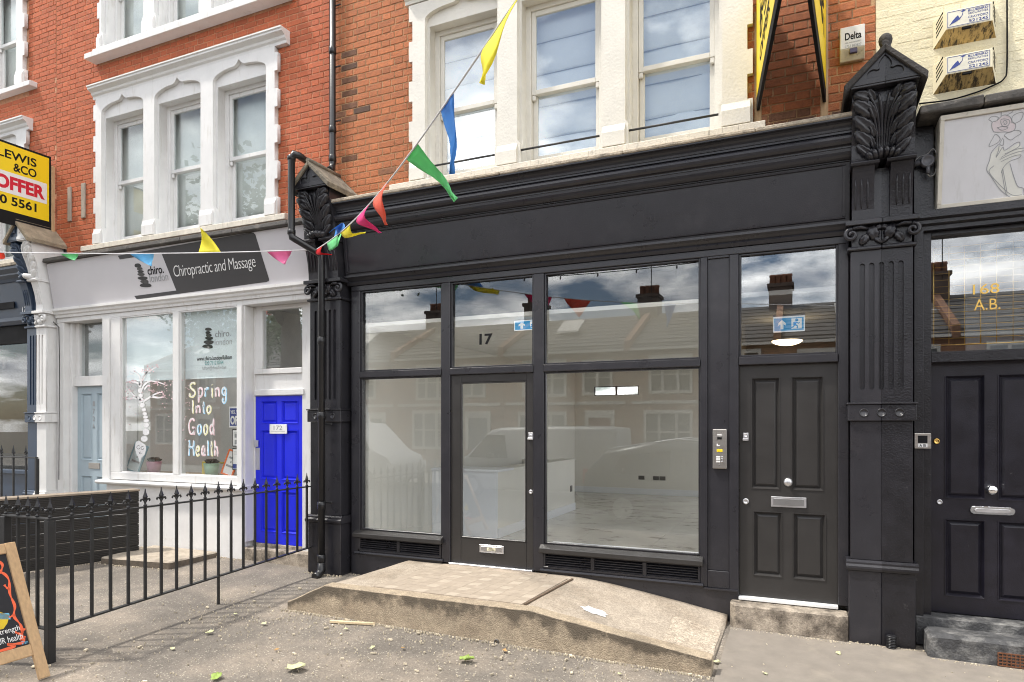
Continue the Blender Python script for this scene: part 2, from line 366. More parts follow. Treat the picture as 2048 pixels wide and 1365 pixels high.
# ------------------------------------------------------------------ the ground
mb = MB(); nx, ny = 90, 70; x0, x1, y0, y1 = -30, 14, -5.2, 2.2
for j in range(ny+1):
    for i in range(nx+1):
        x = x0+(x1-x0)*i/nx; y = y0+(y1-y0)*j/ny
        mb.v.append((x, y, gz(x, y)+.006*mnoise.noise((x*.9, y*.9, 0))))
for j in range(ny):
    for i in range(nx):
        a = j*(nx+1)+i; mb.f.append([a, a+1, a+nx+2, a+nx+1]); mb.sm.add(len(mb.f)-1)
def ground_mat():
    m = mat('old_asphalt_pavement', (.180, .158, .134), .92, .16, 5, .0, 60, stain=((.255, .215, .172), 1.1, .46, .66))
    n, l = m.node_tree.nodes, m.node_tree.links; b = n['Principled BSDF']
    src = b.inputs['Base Color'].links[0].from_socket
    g = n.new('ShaderNodeNewGeometry')
    # aggregate grains
    vo = n.new('ShaderNodeTexVoronoi'); vo.inputs['Scale'].default_value = 115; l.new(g.outputs['Position'], vo.inputs['Vector'])
    sp = n.new('ShaderNodeSeparateColor'); l.new(vo.outputs['Color'], sp.inputs[0])
    mr = n.new('ShaderNodeMapRange'); mr.inputs[3].default_value = .80; mr.inputs[4].default_value = 1.20; l.new(sp.outputs[0], mr.inputs[0])
    sc = n.new('ShaderNodeVectorMath'); sc.operation = 'SCALE'; l.new(src, sc.inputs[0]); l.new(mr.outputs[0], sc.inputs['Scale'])
    gt = n.new('ShaderNodeMath'); gt.operation = 'GREATER_THAN'; gt.inputs[1].default_value = .965; l.new(sp.outputs[1], gt.inputs[0])
    mx = n.new('ShaderNodeMix'); mx.data_type = 'RGBA'; mx.inputs[7].default_value = (.42, .38, .31, 1); l.new(gt.outputs[0], mx.inputs[0]); l.new(sc.outputs[0], mx.inputs[6])
    # dark old patch and crack lines
    n2 = n.new('ShaderNodeTexNoise'); n2.inputs['Scale'].default_value = .55; n2.inputs['Detail'].default_value = 5; l.new(g.outputs['Position'], n2.inputs['Vector'])
    m2 = n.new('ShaderNodeMapRange'); m2.inputs[1].default_value = .42; m2.inputs[2].default_value = .62; m2.inputs[3].default_value = .78; m2.inputs[4].default_value = 1.12; l.new(n2.outputs[0], m2.inputs[0])
    s2 = n.new('ShaderNodeVectorMath'); s2.operation = 'SCALE'; l.new(mx.outputs[2], s2.inputs[0]); l.new(m2.outputs[0], s2.inputs['Scale'])
    l.new(s2.outputs[0], b.inputs['Base Color'])
    bp = n.new('ShaderNodeBump'); bp.inputs['Strength'].default_value = .4; bp.inputs['Distance'].default_value = .003; l.new(vo.outputs['Distance'], bp.inputs['Height']); l.new(bp.outputs[0], b.inputs['Normal'])
    return m
GROUND = ground_mat()
struct(mb.build('pavement', GROUND, fix=False))
ROADM = mat('road_asphalt', (.055, .054, .054), .9, .2, 3, .5, 90)
KERBM = mat('granite_kerb', (.30, .29, .27), .85, .15, 20, .4, 90)
struct(MB().box(-60, 60, -12.6, -5.43, -.9, -.30).build('road', ROADM))
struct(MB().box(-60, 60, -5.42, -5.21, -.9, -.13).build('kerb', KERBM, bev=.02))
struct(MB().box(-60, 60, -12.82, -12.61, -.9, -.17).build('kerb', KERBM, bev=.02))
struct(MB().box(-60, 60, -17.9, -12.83, -.9, -.18).build('far_pavement', mat('far_paving', (.26, .24, .21), .9, .15, 3)))
struct(MB().add([(-250, -250, -.95), (250, -250, -.95), (250, 250, -.95), (-250, 250, -.95)], [(0, 1, 2, 3)]).build('ground', mat('far_ground', (.14, .13, .11), .9), fix=False))

# ------------------------------------------------------------------ brickwork
def brick_geo(L, H, jit, rnd, bev=.004, D=.05):
    x, z = L/2, H/2; j = lambda a: rnd.uniform(-a, a)
    fr = [(-x+bev+j(jit), 0, -z+bev+j(jit)), (x-bev+j(jit), 0, -z+bev+j(jit)), (x-bev+j(jit), 0, z-bev+j(jit)), (-x+bev+j(jit), 0, z-bev+j(jit))]
    md = [(-x+j(jit*.5), bev, -z), (x+j(jit*.5), bev, -z), (x+j(jit*.5), bev, z), (-x+j(jit*.5), bev, z)]
    bk = [(-x, D, -z), (x, D, -z), (x, D, z), (-x, D, z)]
    v = fr+md+bk; f = [(0, 1, 2, 3)]
    for i in range(4):
        k = (i+1) % 4; f.append((i, 4+i, 4+k, k)); f.append((4+i, 8+i, 8+k, 4+k))
    f = [tuple(reversed(q)) for q in f[1:]]; return v, [(0, 1, 2, 3)]+[tuple(q) for q in f]
BR = {}
def brick_mesh(kind, L, H, m, rnd):
    ms = BR.setdefault((kind, m.name), [])
    if len(ms) < 7:
        v, f = brick_geo(L, H, .0022, rnd); me = bpy.data.meshes.new('brick'); me.from_pydata(v, [], f); me.materials.append(m); ms.append(me); return me
    return rnd.choice(ms)
def brickwork(house, m, x0, x1, z0, z1, holes, yf=.112, course=.0745, seed=1, keep=300, vis=None, alt=None):
    rnd = random.Random(seed); ST_, HD, J = .214, .102, .0105; H = course-.0105; out = []
    nrow = int((z1-z0)/course)
    for r in range(nrow):
        zb = z0+r*course; zc = zb+course/2; x = x0-((ST_+HD+2*J)*.5 if r % 2 else 0)-.08; k = 0
        while x < x1:
            L = (ST_ if k % 2 == 0 else HD)*rnd.uniform(.975, 1.02); a, b = max(x, x0), min(x+L, x1); x += L+J; k += 1
            segs = [(a, b)]
            for hx0, hx1, hz0, hz1 in holes:
                if zc+H*.3 > hz0 and zc-H*.3 < hz1:
                    ns = []
                    for p, q in segs:
                        if q <= hx0 or p >= hx1: ns.append((p, q)); continue
                        if p < hx0: ns.append((p, hx0+.02))
                        if q > hx1: ns.append((hx1-.02, q))
                    segs = ns
            for p, q in segs:
                if q-p > .03: out.append(((p+q)/2, zc, q-p, L, k % 2))
    def area(t):                   # size in the photograph
        cx, cz = t[0], t[1]; s = (yf+CD)*CT-cx*ST
        px = 1024+FPX*(cx*CT+(yf+CD)*ST)/s; py = 849-(cz-CH)*FPX/s
        inside = -20 < px < 2068 and -10 < py < 1375
        if vis: inside = inside and vis(cx, cz)
        return (t[2]*H*FPX*FPX/s/s) if inside else -1/s
    out.sort(key=area, reverse=True)
    for i, (cx, cz, w, L, hd) in enumerate(out):
        dy = rnd.uniform(-.0016, .0016); tilt = rnd.uniform(-.012, .012)
        if i < keep:
            m_ = m if not (alt and alt(cx, cz, rnd)) else SOOT
            if w > L*.9: me = brick_mesh('s' if hd else 'h', ST_ if hd else HD, H, m_, rnd); sx = w/(ST_ if hd else HD)
            else: me = brick_mesh('h', HD, H, m_, rnd); sx = w/HD
            o = link('brick', me, house); o.location = (cx, yf+dy, cz); o.scale = (sx, 1, 1); o.rotation_euler = (0, tilt, 0)
    rest = MB()
    for cx, cz, w, L, hd in out[keep:]:
        v, f = brick_geo(w, H, .002, rnd); dy = rnd.uniform(-.0016, .0016)
        rest.add([(a+cx, b+yf+dy, c+cz) for a, b, c in v], f)
    if rest.v: struct(rest.build('brickwork', m, house, fix=False), 'stuff')

# ------------------------------------------------------------------ sash windows in a moulded stucco surround
def ogee(x0, x1, zs, zt, n=9):     # arch line over an opening: rounded shoulders rising to a point
    c = (x0+x1)/2; h = (x1-x0)/2; pts = []
    for i in range(n+1):
        t = i/n
        if t < .72: u = t/.72; x = x0+h*.80*(1-cos(u*pi/2))*.95+h*.02*u; z = zs+(zt-zs)*.60*sin(u*pi/2)
        else: u = (t-.72)/.28; xa = x0+h*.78; x = xa+(c-xa)*u; z = zs+(zt-zs)*(.60+.40*u**1.9)
        pts.append((x, z))
    return pts+[(2*c-x, z) for x, z in reversed(pts[:-1])]
def sash(par, x0, x1, z0, z1, zm, m, gl, yf=.235):
    f = part('sash_frame', par, m, (x0, x0+.055, yf-.02, yf+.07, z0, z1), (x1-.055, x1, yf-.02, yf+.07, z0, z1), (x0+.055, x1-.055, yf-.02, yf+.07, z1-.05, z1), (x0+.055, x1-.055, yf-.02, yf+.09, z0, z0+.025))
    up = part('upper_sash', par, m, (x0+.057, x0+.10, yf, yf+.035, zm, z1-.052), (x1-.10, x1-.057, yf, yf+.035, zm, z1-.052), (x0+.10, x1-.10, yf+.001, yf+.034, z1-.10, z1-.052), (x0+.10, x1-.10, yf-.004, yf+.035, zm-.002, zm+.045))
    [MB().box(a, a+.038, yf+.002, yf+.03, zm-.055, zm-.002).build('sash_horn', m, par, .006) for a in (x0+.06, x1-.098)]
    MB().box(x0+.095, x1-.095, yf+.015, yf+.019, zm+.04, z1-.095).build('pane', gl, par)
    lo = part('lower_sash', par, m, (x0+.057, x0+.105, yf+.04, yf+.075, z0+.027, zm+.04), (x1-.105, x1-.057, yf+.04, yf+.075, z0+.027, zm+.04), (x0+.105, x1-.105, yf+.041, yf+.074, z0+.027, z0+.10), (x0+.105, x1-.105, yf+.038, yf+.075, zm, zm+.04))
    MB().box(x0+.10, x1-.10, yf+.055, yf+.059, z0+.095, zm+.005).build('pane', gl, par)
def window_group(house, m, ops, ox0, ox1, zb, zsof, ztop, zm, gl, sillm, hood, tooth, sill_x, arch=True, seed=0):
    """three sashes behind one white surround with mullions, ogee heads, base blocks, sill and hood"""
    # outer board with quoin-like edge
    edge = []; z = zb; k = 0; rt = []
    while z < ztop-.01:
        z2 = min(z+tooth, ztop); o = .045 if k % 2 else 0
        edge += [(ox0+o, z), (ox0+o, z2)]; rt += [(ox1-o, z), (ox1-o, z2)]; z = z2; k += 1
    holes = []; sof = []
    for x0, x1 in ops:
        head = ogee(x0, x1, zsof+.06, ztop-.03) if arch else [(x0, zsof+.06), (x1, zsof+.06)]
        holes.append([(x0+.0, zb+.24), (x0, zsof+.04)]+head[0:]+[(x1, zsof+.04), (x1, zb+.24), (x1-.03, zb+.20), (x1-.03, zb+.002), (x0+.03, zb+.002), (x0+.03, zb+.20)])
        sof.append([(x0+.03, zb+.003), (x1-.03, zb+.003), (x1-.03, zsof), (x0+.03, zsof)])
    win = plate('window', house, m, edge+list(reversed(rt)), holes, .050, .100)
    ol = rect(ox0+.05, ox1-.05, zb+.001, ztop-.02)
    plate('reveal', win, m, ol, sof, .1005, .31)
    xs = [ox0+.02]+[v for o in ops for v in o]+[ox1-.02]
    for i in range(0, len(xs), 2):                                                    # base blocks of the jambs and mullions
        a, b = xs[i]-.004, xs[i+1]+.004
        MB().extr([(.02, zb+.001), (.098, zb+.001), (.098, zb+.20), (.049, zb+.205), (.044, zb+.19), (.024, zb+.14), (.02, zb+.135)], a, b).build('base_block', m, win, .003)
    for x0, x1 in ops: sash(win, x0+.028, x1-.028, zb+.03, zsof+.001, zm, m, gl)
    MB().extr([(-.0, zb-.085), (.25, zb-.085), (.25, zb), (.02, zb-.01), (.0, zb-.018)], *sill_x).build('sill', sillm, win, .004)
    if hood:
        hx0, hx1, hz0, hz1 = hood; h = hz1-hz0
        MB().extr([(.20, hz0), (.055, hz0), (.05, hz0+.2*h), (.03, hz0+.32*h), (.022, hz0+.48*h), (-.005, hz0+.58*h), (-.03, hz0+.66*h), (-.03, hz0+.8*h), (-.045, hz0+.84*h), (-.045, hz1-.01), (.20, hz1)], hx0, hx1).build('hood_mould', m, win)
    return win

def fold_blind(name, label, x0, x1, z0, z1, y, m, folds, grp):
    """pleated white blind: slightly bellied panels with a grey strip coloured in as the shade between"""
    t = thing(name, label, 'blind', ((x0+x1)/2, y, z0), grp); h = (z1-z0)/folds
    for k in range(folds):
        a = z0+k*h; n = 10; mb = MB(); kx = 10; dr = .012*((k*37) % 5-2)/2
        for j in range(n+1):
            f = j/n
            for i in range(kx+1):
                x = x0+(x1-x0)*i/kx; mb.v.append((x, y-.035*sin(pi*min(1, f*1.02))*(1-.55*f)-.012*mnoise.noise((x*2.5, a*5+f*2, k)), a+f*(h-.001)-.012*(1-f)*(1+mnoise.noise((x*2, k*3, 0)))+dr*(i/kx-.5)*.3))
        for j in range(n):
            for i in range(kx): q = j*(kx+1)+i; mb.f.append([q, q+1, q+kx+2, q+kx+1]); mb.sm.add(len(mb.f)-1)
        me = mb.mesh('pleat', fix=False); me.materials.append(m); o = link('pleat', me, t); sdm = o.modifiers.new('cloth', 'SOLIDIFY'); sdm.thickness = .002
        MB().box(x0, x1, y-.006, y-.002, a-.012, a-.002).build('fold_shade', INKGRY, t)  # grey strip standing in for the shadow line under each fold
    return t
def curtain(name, label, x0, x1, z0, z1, y, m, grp):
    mb = MB(); k = 70
    for z in (z0, z1):
        for i in range(k+1): x = x0+(x1-x0)*i/k; mb.v.append((x, y+.002*sin(i*.5+x0)+.004*mnoise.noise((x*9, z, 0)), z))
    for i in range(k): mb.f.append([i, i+1, k+2+i, k+1+i]); mb.sm.add(len(mb.f)-1)
    me = mb.mesh(name, fix=False); me.materials.append(m); o = link(name, me)
    s = o.modifiers.new('thickness', 'SOLIDIFY'); s.thickness = .002
    return tag(o, label, 'curtain', grp)

ZT = 9.6
def wall_shell(house, x0, x1, z0, holes, m):
    plate('wall', house, m, rect(x0, x1, z0, ZT), [rect(*h) for h in holes], .1175, .40)
    part('room_backing', house, DARKIN, (x0+.05, x1-.05, .95, 1.0, z0, ZT), (x0+.05, x1-.05, .401, .949, z0, z0+.05), (x0+.05, x1-.05, .401, .949, 6.50, 6.55), bev=0)  # dark box added to stop light leaking in behind the windows
    part('eaves', house, m, (x0, x1, -.1, 1.0, ZT+.002, ZT+.1))

SOOT = mat('sooty_brick', (.26, .115, .06), .9, .3, 25, .6, 120, island=.4, hue2=(.12, .07, .05))
# far left house ----------------------------------------------------------------
hA = thing('terraced_house', 'red brick house at the far left edge with only its right window side showing', 'house', (-12.4, .3, 3.9), 'terraced houses of the row')
opsA = [(-13.75, -12.92), (-12.70, -11.87), (-11.65, -10.80)]
wall_shell(hA, -15, -9.96, 3.7, [(-13.8, -10.75, 4.20, 6.05), (-13.8, -10.75, 6.85, 8.7)], MORTAR)
brickwork(hA, BRICK, -11.6, -9.965, 3.75, 8.3, [(-14, -10.56, 4.1, 6.30), (-14, -10.58, 6.68, 8.9)], seed=3, keep=60, course=.0705)
window_group(hA, WHITE, opsA, -13.95, -10.56, 4.22, 5.97, 6.22, 5.08, GLASSU, SILLW, (-14, -10.5, 6.10, 6.28), .21, (-14.1, -10.42))
window_group(hA, WHITE, opsA, -13.95, -10.60, 6.80, 8.5, 8.75, 7.62, GLASSU, WHITE, None, .21, (-14.1, -10.40))
# left house --------------------------------------------------------------------
hB = thing('terraced_house', 'bright red brick house with white ogee-arched windows above the chiropractic shop', 'house', (-7.4, .3, 3.9), 'terraced houses of the row')
opsB = [(-8.885, -8.045), (-7.835, -6.995), (-6.785, -5.915)]
wall_shell(hB, -9.955, -4.935, 3.7, [(-8.9, -5.9, 4.20, 6.05), (-8.9, -5.9, 6.85, 8.7)], MORTAR)
def visB(x, z): return True
brickwork(hB, BRICK, -9.95, -4.937, 3.78, 8.35, [(-9.03, -5.75, 4.12, 6.41), (-9.05, -5.55, 6.76, 8.9)], seed=5, course=.0705)
window_group(hB, WHITE, opsB, -9.05, -5.735, 4.23, 5.97, 6.245, 5.08, GLASSU, SILLW, (-9.06, -5.60, 6.245, 6.41), .215, (-9.25, -5.58))
window_group(hB, WHITE, opsB, -8.97, -5.70, 6.925, 8.6, 8.85, 7.72, GLASSU, WHITE, None, .215, (-9.0, -5.6))
part('upper_sill', hB, WHITE, (-9.08, -5.52, -.06, .11, 6.765, 6.835))
part('timber_batten', hB, PALLET, (X(130, .06), X(137, .06), .09, .113, Z(133, 442, .06), Z(133, 373, .06)), bev=.006)
part('timber_batten', hB, PALLET, (X(157, .06), X(165, .06), .09, .113, Z(161, 435, .06), Z(161, 365, .06)), bev=.006)
# centre house --------------------------------------------------------------------
hC = thing('terraced_house', 'orange brick house with cream sash windows above the empty black shop', 'house', (-2.2, .3, 3.9), 'terraced houses of the row')
opsC = [(-3.70, -2.845), (-2.63, -1.745), (-1.53, -.66)]
wall_shell(hC, -4.933, .539, 3.7, [(-3.75, -.62, 4.30, 6.05)], MORTAR2)
brickwork(hC, BRICK2, -4.93, .537, 3.90, 7.2, [(-3.84, -.43, 4.25, 6.5)], seed=8, alt=lambda x, z, r: (r.random() < 1.05-abs(x+4.72)/.16*.55-abs(z-5.35)/.55*.5) or (z < 4.62 and r.random() < .35 and x < -3.9) or (x > -.4 and z < 4.42 and r.random() < .6))
window_group(hC, CREAMW, opsC, -3.90, -.405, 4.345, 5.99, 6.24, 5.09, GLASSC, SILLW, (-3.95, -.35, 6.26, 6.42), .215, (-4.12, -.30))
for a, b in opsC:
    MB().tube([(a-.03, .085, 4.485), (b+.03, .085, 4.485)], .011, 8).build('window_guard_bar', IRON, hC)
# right house -----------------------------------------------------------------------
hD = thing('terraced_house', 'cream painted brick house at the right edge of the photo', 'house', (2.5, .3, 3.9), 'terraced houses of the row')
wall_shell(hD, .541, 4.5, 3.7, [], MORTARC)
brickwork(hD, BRICKC, .543, 2.1, 4.02, 6.2, [], seed=11, yf=.1165, course=.078, keep=220)

for i, (a, b) in enumerate(opsB):
    curtain('net_curtain', ['leftmost', 'middle', 'right-hand'][i]+' grey-white net curtain behind the left house first-floor sash', a-.02, b+.02, 4.22, 6.03, .372, NETM, 'net curtains of the left house')
    curtain('net_curtain', ['leftmost', 'middle', 'rightmost'][i]+' net curtain in the top-floor window cut by the photo edge', a-.02, b+.02, 6.92, 8.62, .372, NETM, 'net curtains of the left house')
for i, (a, b) in enumerate(opsC):
    fold_blind('roman_blind', ['left', 'middle', 'right'][i]+' white folded blind in the upstairs window above the black shop', a-.02, b+.02, [4.55, 4.36, 4.36][i], 6.02, .372, FOLDM, 5, 'roman blinds above the black shop')
for a, b in opsA[-1:]:
    curtain('net_curtain', 'net curtain behind the sash at the far left edge, lower window', a-.02, b+.02, 4.22, 6.03, .372, NETM, 'net curtains of the far left house')
    curtain('net_curtain', 'net curtain behind the sash at the far left edge, upper window', a-.02, b+.02, 6.82, 8.6, .372, NETM, 'net curtains of the far left house')

# ------------------------------------------------------------------ carved console pilasters between the shops
def yprof(z):                      # how far the console stands forward at height z
    K = [(3.30, -.175), (3.42, -.18), (3.55, -.20), (3.68, -.235), (3.76, -.265), (3.80, -.27), (3.90, -.275), (4.0, -.30), (4.10, -.345), (4.18, -.365), (4.26, -.36), (4.30, -.34)]
    for (a, b), (c, d) in zip(K, K[1:]):
        if z <= c: return b+(d-b)*(z-a)/(c-a)
    return K[-1][1]
def pilaster(label, cx, w, mL, mR, roofm, zg):
    """shaft with flutes, band with roundels, capital, fluted neck, acanthus console and small gabled roof"""
    p = thing('pilaster', label, 'pilaster', (cx, -.08, zg), 'carved pilasters between the shops'); h = w/2
    part('gap_backing', p, DARKIN, (cx-h-.05, cx+h+.05, .1012, .38, -.05, 4.3), bev=0)  # dark block added behind the shaft to stop light leaking through the gaps
    for s, m in ((-1, mL), (1, mR)):
        xi = cx; xo = cx+s*h
        B = lambda k, y0, z0, z1: (xi if k is None else xi, xo+s*k, y0, .10, z0, z1)
        part('plinth', p, m, B(.012, -.165, zg-.05, zg+.58), bev=.006)
        MB().extr([(-.185, zg+.581), (-.195, zg+.60), (-.195, zg+.615), (-.178, zg+.63), (-.178, zg+.645), (-.155, zg+.66), (.1, zg+.66), (.1, zg+.581)], min(xi, xo+s*.03), max(xi, xo+s*.03)).build('base_moulding', m, p)
        part('lower_shaft', p, m, B(-.004, -.14, zg+.661, 1.755))
        part('band', p, m, B(.018, -.170, 1.756, 1.885), bev=.005)
        part('band_cap', p, m, B(.026, -.180, 1.886, 1.90))
        # fluted shaft: a face plate with the grooves cut out over a recessed core
        part('shaft_core', p, m, B(-.004, -.125, 1.901, 3.10))
        fl = []
        for k in range(5):
            fx = cx+(k-2)*w*.152; r = w*.043
            if (fx-cx)*s < -.001: continue
            a0, a1 = (0, pi)
            arc = [(fx+r*cos(t*pi/6), 2.98+r*sin(t*pi/6)) for t in range(7)]+[(fx-r*cos(t*pi/6), 2.02-r*sin(t*pi/6)) for t in range(7)]
            if k == 2: arc = [(cx+s*max(0.0015, (q[0]-cx)*s), q[1]) for q in arc if (q[0]-cx)*s >= -1e-6]
            fl.append(arc)
        plate('fluted_face', p, m, rect(*sorted((xi+s*.0005, xo-s*.0045)), 1.902, 3.098), fl, -.145, -.1255)
        part('capital_ring', p, m, B(.02, -.175, 3.10, 3.13), bev=.008)
        part('capital_block', p, m, B(-.012, -.150, 3.131, 3.29))
        part('capital_abacus', p, m, B(.035, -.215, 3.291, 3.33), bev=.004)
        # scroll at the corner of the capital
        mb = MB(); pts = []; rr = []
        for t in range(26):
            a = pi*.55-s*0-t/25*2.7*pi; r = .050*(1-t/29); pts.append((xo-s*.008+s*r*cos(a), -.175-.022*t/25, 3.222+r*sin(a))); rr.append(.019*(1-.35*t/25))
        mb.tube(pts, rr, 8); mb.build('scroll', m, p)
        MB().tube([(xo-s*.02, -.18, 3.272), (xo-s*.07, -.185, 3.278), (xo-s*.12, -.175, 3.262)], [.018, .016, .010], 8).build('scroll_stem', m, p)
        # capital leaves, lobed and cupped
        for (dx, dz, a, rx, rz) in ((.058, .098, .30, .044, .060), (.118, .052, -.65, .032, .050), (.020, .135, -1.2, .020, .032), (.025, .035, .9, .016, .040)):
            rot = Matrix.Rotation(s*a, 3, 'Y')
            def wl_(v, t, an): v.x *= 1+.16*sin(11*t); v.y *= 1.25-.55*math.exp(-(v.x/.012)**2); return v
            MB().ell((cx+s*dx, -.158, 3.132+dz), (rx, .038, rz), rot, 18, 16, wl_).build('capital_leaf', m, p)
        # neck: fluted strip curving forward, with the dark channel between the pair
        prof = [(yprof(z), z) for z in [3.33+.04*i for i in range(11)]]
        ins = w*.125
        MB().extr(prof+[(.1, 3.73), (.1, 3.331)], *sorted((xi+s*ins, xo-s*.012))).build('fluted_neck', m, p)
        for k in range(3):
            gx = cx+s*(ins+.045+k*.042)
            MB().tube([(gx, yprof(z)-.001, z) for z in (3.42, 3.47, 3.53, 3.59, 3.64)], [.004, .008, .009, .008, .004], 6).build('reed', m, p)
        MB().extr([(-.15, 3.331), (-.15, 3.73), (.1, 3.73), (.1, 3.331)], *sorted((xi, xi+s*(ins-.001)))).build('neck_channel', m, p)
        MB().extr([(-.285, 3.731), (-.295, 3.75), (-.275, 3.77), (.1, 3.77), (.1, 3.731)], *sorted((xi+s*(ins-.03), xo+s*.004))).build('console_base', m, p, .003)
        # console block
        prof = [(yprof(z)+.028, z) for z in [3.771+.025*i for i in range(21)]]
        MB().extr(prof+[(.1, 4.271), (.1, 3.771)], *sorted((xi, xo-s*.004))).build('console', m, p)
        # acanthus: big drooping lobes outside, stems in the middle
        for i, (dx, z, a, rx, rz) in enumerate(((.140, 4.228, -1.25, .050, .072), (.138, 4.140, -.95, .054, .092), (.136, 4.035, -.85, .056, .098), (.130, 3.930, -.80, .052, .096), (.122, 3.838, -.85, .036, .086),
                                                (.086, 4.232, -.55, .030, .060), (.080, 4.120, -.40, .026, .078), (.076, 4.000, -.35, .024, .074), (.070, 3.900, -.30, .020, .062))):
            rot = Matrix.Rotation(-s*a, 3, 'Y') @ Matrix.Rotation(.34, 3, 'X')
            def wl2(v, t, an): q = 1+.13*sin(10*t+i); v.x *= q*(1-3.2*v.z); v.y *= 1.15-.6*math.exp(-(v.x/.010)**2); return v
            MB().ell((cx+s*dx*w/.43, yprof(z)+.018, z), (rx, .040 if i < 5 else .032, rz), rot, 20, 16, wl2).build('acanthus_leaf', m, p)
        for q in range(3):
            st = []
            for z in [3.84+.03*i for i in range(14)]:
                f = (z-3.84)/.39; st.append((cx+s*(.008+.016*q+(.05*q+.03)*f**3), yprof(z)+.018-.012*f, z))
            MB().tube(st, [.004+.0065*min(1, i/4) for i in range(len(st))], 6).build('stem', m, p)
        for q in range(3):
            MB().ell((cx+s*(.02+.036*q), yprof(3.80)-.012+.008*q, 3.805-.008*q), (.026, .065, .042), Matrix.Rotation(s*.35*q, 3, 'Y'), 12, 8).build('base_leaf', m, p)
        # gable
        zE, zA = 4.315, 4.56
        g = [(cx, 4.272), (xo+s*.004, 4.272), (xo+s*.004, zE), (cx, zA-.045)]
        if s < 0: g = g[::-1]
        MB().prism(g, -.395, .118).build('gable', m, p)
        t = [(cx, zA-.052), (xo+s*.052, zE-.075), (xo+s*.058, zE-.018), (cx, zA)]
        if s > 0: t = t[::-1]
        MB().prism(t, -.435, .118).build('gable_roof', roofm, p, .006)
        part('gable_foot', p, m, (xi, xo+s*.012, -.405, .1, 4.2715, 4.287), bev=.003)
        # gable face with a sunk trefoil
        tre = [(cx, 4.487), (cx+s*.022, 4.462), (cx+s*.040, 4.432), (cx+s*.042, 4.405), (cx+s*.034, 4.388)]+[(cx+s*(.078+.042*cos(t_)), 4.350+.040*sin(t_)) for t_ in (2.2, 1.8, 1.4, 1.0, .6, .2, -.2, -.5)]+[(cx, 4.328)]
        fo = [(cx, 4.2875), (xo+s*.003, 4.2875), (xo+s*.003, zE-.006), (cx, zA-.055)]+tre
        if s < 0: fo = fo[::-1]
        MB().prism(fo, -.409, -.3955).build('gable_face', m, p, .002)
        for k in (-1, 0, 1):
            if k*s < 0: continue
            if k == 0 and s < 0: continue
            MB().lathe([(.034, -.004), (.034, .004), (.028, .006), (.026, .001), (.0, .001)], (cx+k*w*.28, -.170, 1.82), 18, 'y').build('roundel', m, p)
    MB().tube([(cx, -.43, zA+.004), (cx, .1, zA+.004)], .026, 8).build('ridge_roll', roofm, p)
    return p
pR = pilaster('black pilaster with leaf carving and gabled top beside the right-hand doors', .555, .435, BLACK, BLACK2, mat('painted_stone_roof', (.045, .042, .042), .8, .35, 18, .8, 60), 0.0)
MB().lathe([(.050, -.02), (.040, .01), (.034, .025), (.043, .045), (.048, .070), (.042, .095), (.026, .112), (.002, .118)], (.562, -.36, 4.545), 14).build('finial', mat('painted_stone_roof', (.045, .042, .042)), pR)
LSTONE = mat('mossy_stone_roof', (.16, .14, .11), .95, .4, 16, 1., 45, stain=((.30, .26, .19), 7, .5, .7))
pL = pilaster('black pilaster with the downpipe and gabled top between the white and black shops', -4.865, .43, BLACK2, BLACK, LSTONE, .06)
pW = pilaster('half blue half white pilaster with gabled stone top at the far left', -9.985, .43, NAVY, WHITE, mat('lichen_stone_roof', (.30, .25, .18), .95, .35, 16, 1., 45, stain=((.14, .11, .08), 8, .5, .7)), .13)

# ------------------------------------------------------------------ the empty black shop
sh = thing('shop_front', 'empty black painted shop front with large panes and a blank fascia', 'shop front', (-2.2, 0, 0))
XL, XR = -4.640, .336
# bressummer moulding, fascia, cornice
MB().extr([(.08, 3.262), (-.045, 3.262), (-.06, 3.29), (-.05, 3.305), (-.075, 3.33), (-.095, 3.345), (-.095, 3.365), (.08, 3.365)], XL, XR).build('lower_moulding', BLACK, sh, 0)
tilt = lambda z: -.075-.055*(z-3.37)/.45
MB().extr([(.10, 3.366), (tilt(3.366), 3.366), (tilt(3.825), 3.825), (.10, 3.825)], XL, XR).build('fascia', BLACK, sh)
fr = MB()
for a, b, o in ((3.385, 3.405, .014), (3.795, 3.815, .014)): fr.extr([(tilt(a)-.0005, a), (tilt(a)-o, a+.004), (tilt(b)-o, b-.004), (tilt(b)-.0005, b)], XL+.03, XR-.03)
for xa in (XL+.031, XR-.051):
    fr.hexa([(xa, tilt(3.4055)-.0125, 3.4055), (xa+.02, tilt(3.4055)-.0125, 3.4055), (xa+.02, tilt(3.4055)-.0005, 3.4055), (xa, tilt(3.4055)-.0005, 3.4055)],
            [(xa, tilt(3.7945)-.0125, 3.7945), (xa+.02, tilt(3.7945)-.0125, 3.7945), (xa+.02, tilt(3.7945)-.0005, 3.7945), (xa, tilt(3.7945)-.0005, 3.7945)])
fr.build('fascia_bead', BLACK, sh)
cor = [(.1, 3.826), (-.145, 3.826)]
cor += [(-.145-.055*sin(t*pi/2/5)*1, 3.832+.075*(1-cos(t*pi/2/5))) for t in range(6)]       # cove
cor += [(-.207, 3.910), (-.207, 3.922)]
cor += [(-.212-.045*sin(t*pi/6), 3.925+.085*(1-cos(t*pi/6))/2) for t in range(7)]             # torus
cor += [(-.215, 4.012), (-.228, 4.018), (-.228, 4.034)]
cor += [(-.236-.055*(1-cos(t*pi/10)), 4.036+.06*sin(t*pi/10)) for t in range(6)]
cor += [(-.30, 4.10), (-.30, 4.113), (.1, 4.113)]
MB().extr(cor, XL-.02, XR+.02).build('cornice', BLACK, sh)
rnd = random.Random(2); mb = MB(); x = XL-.025
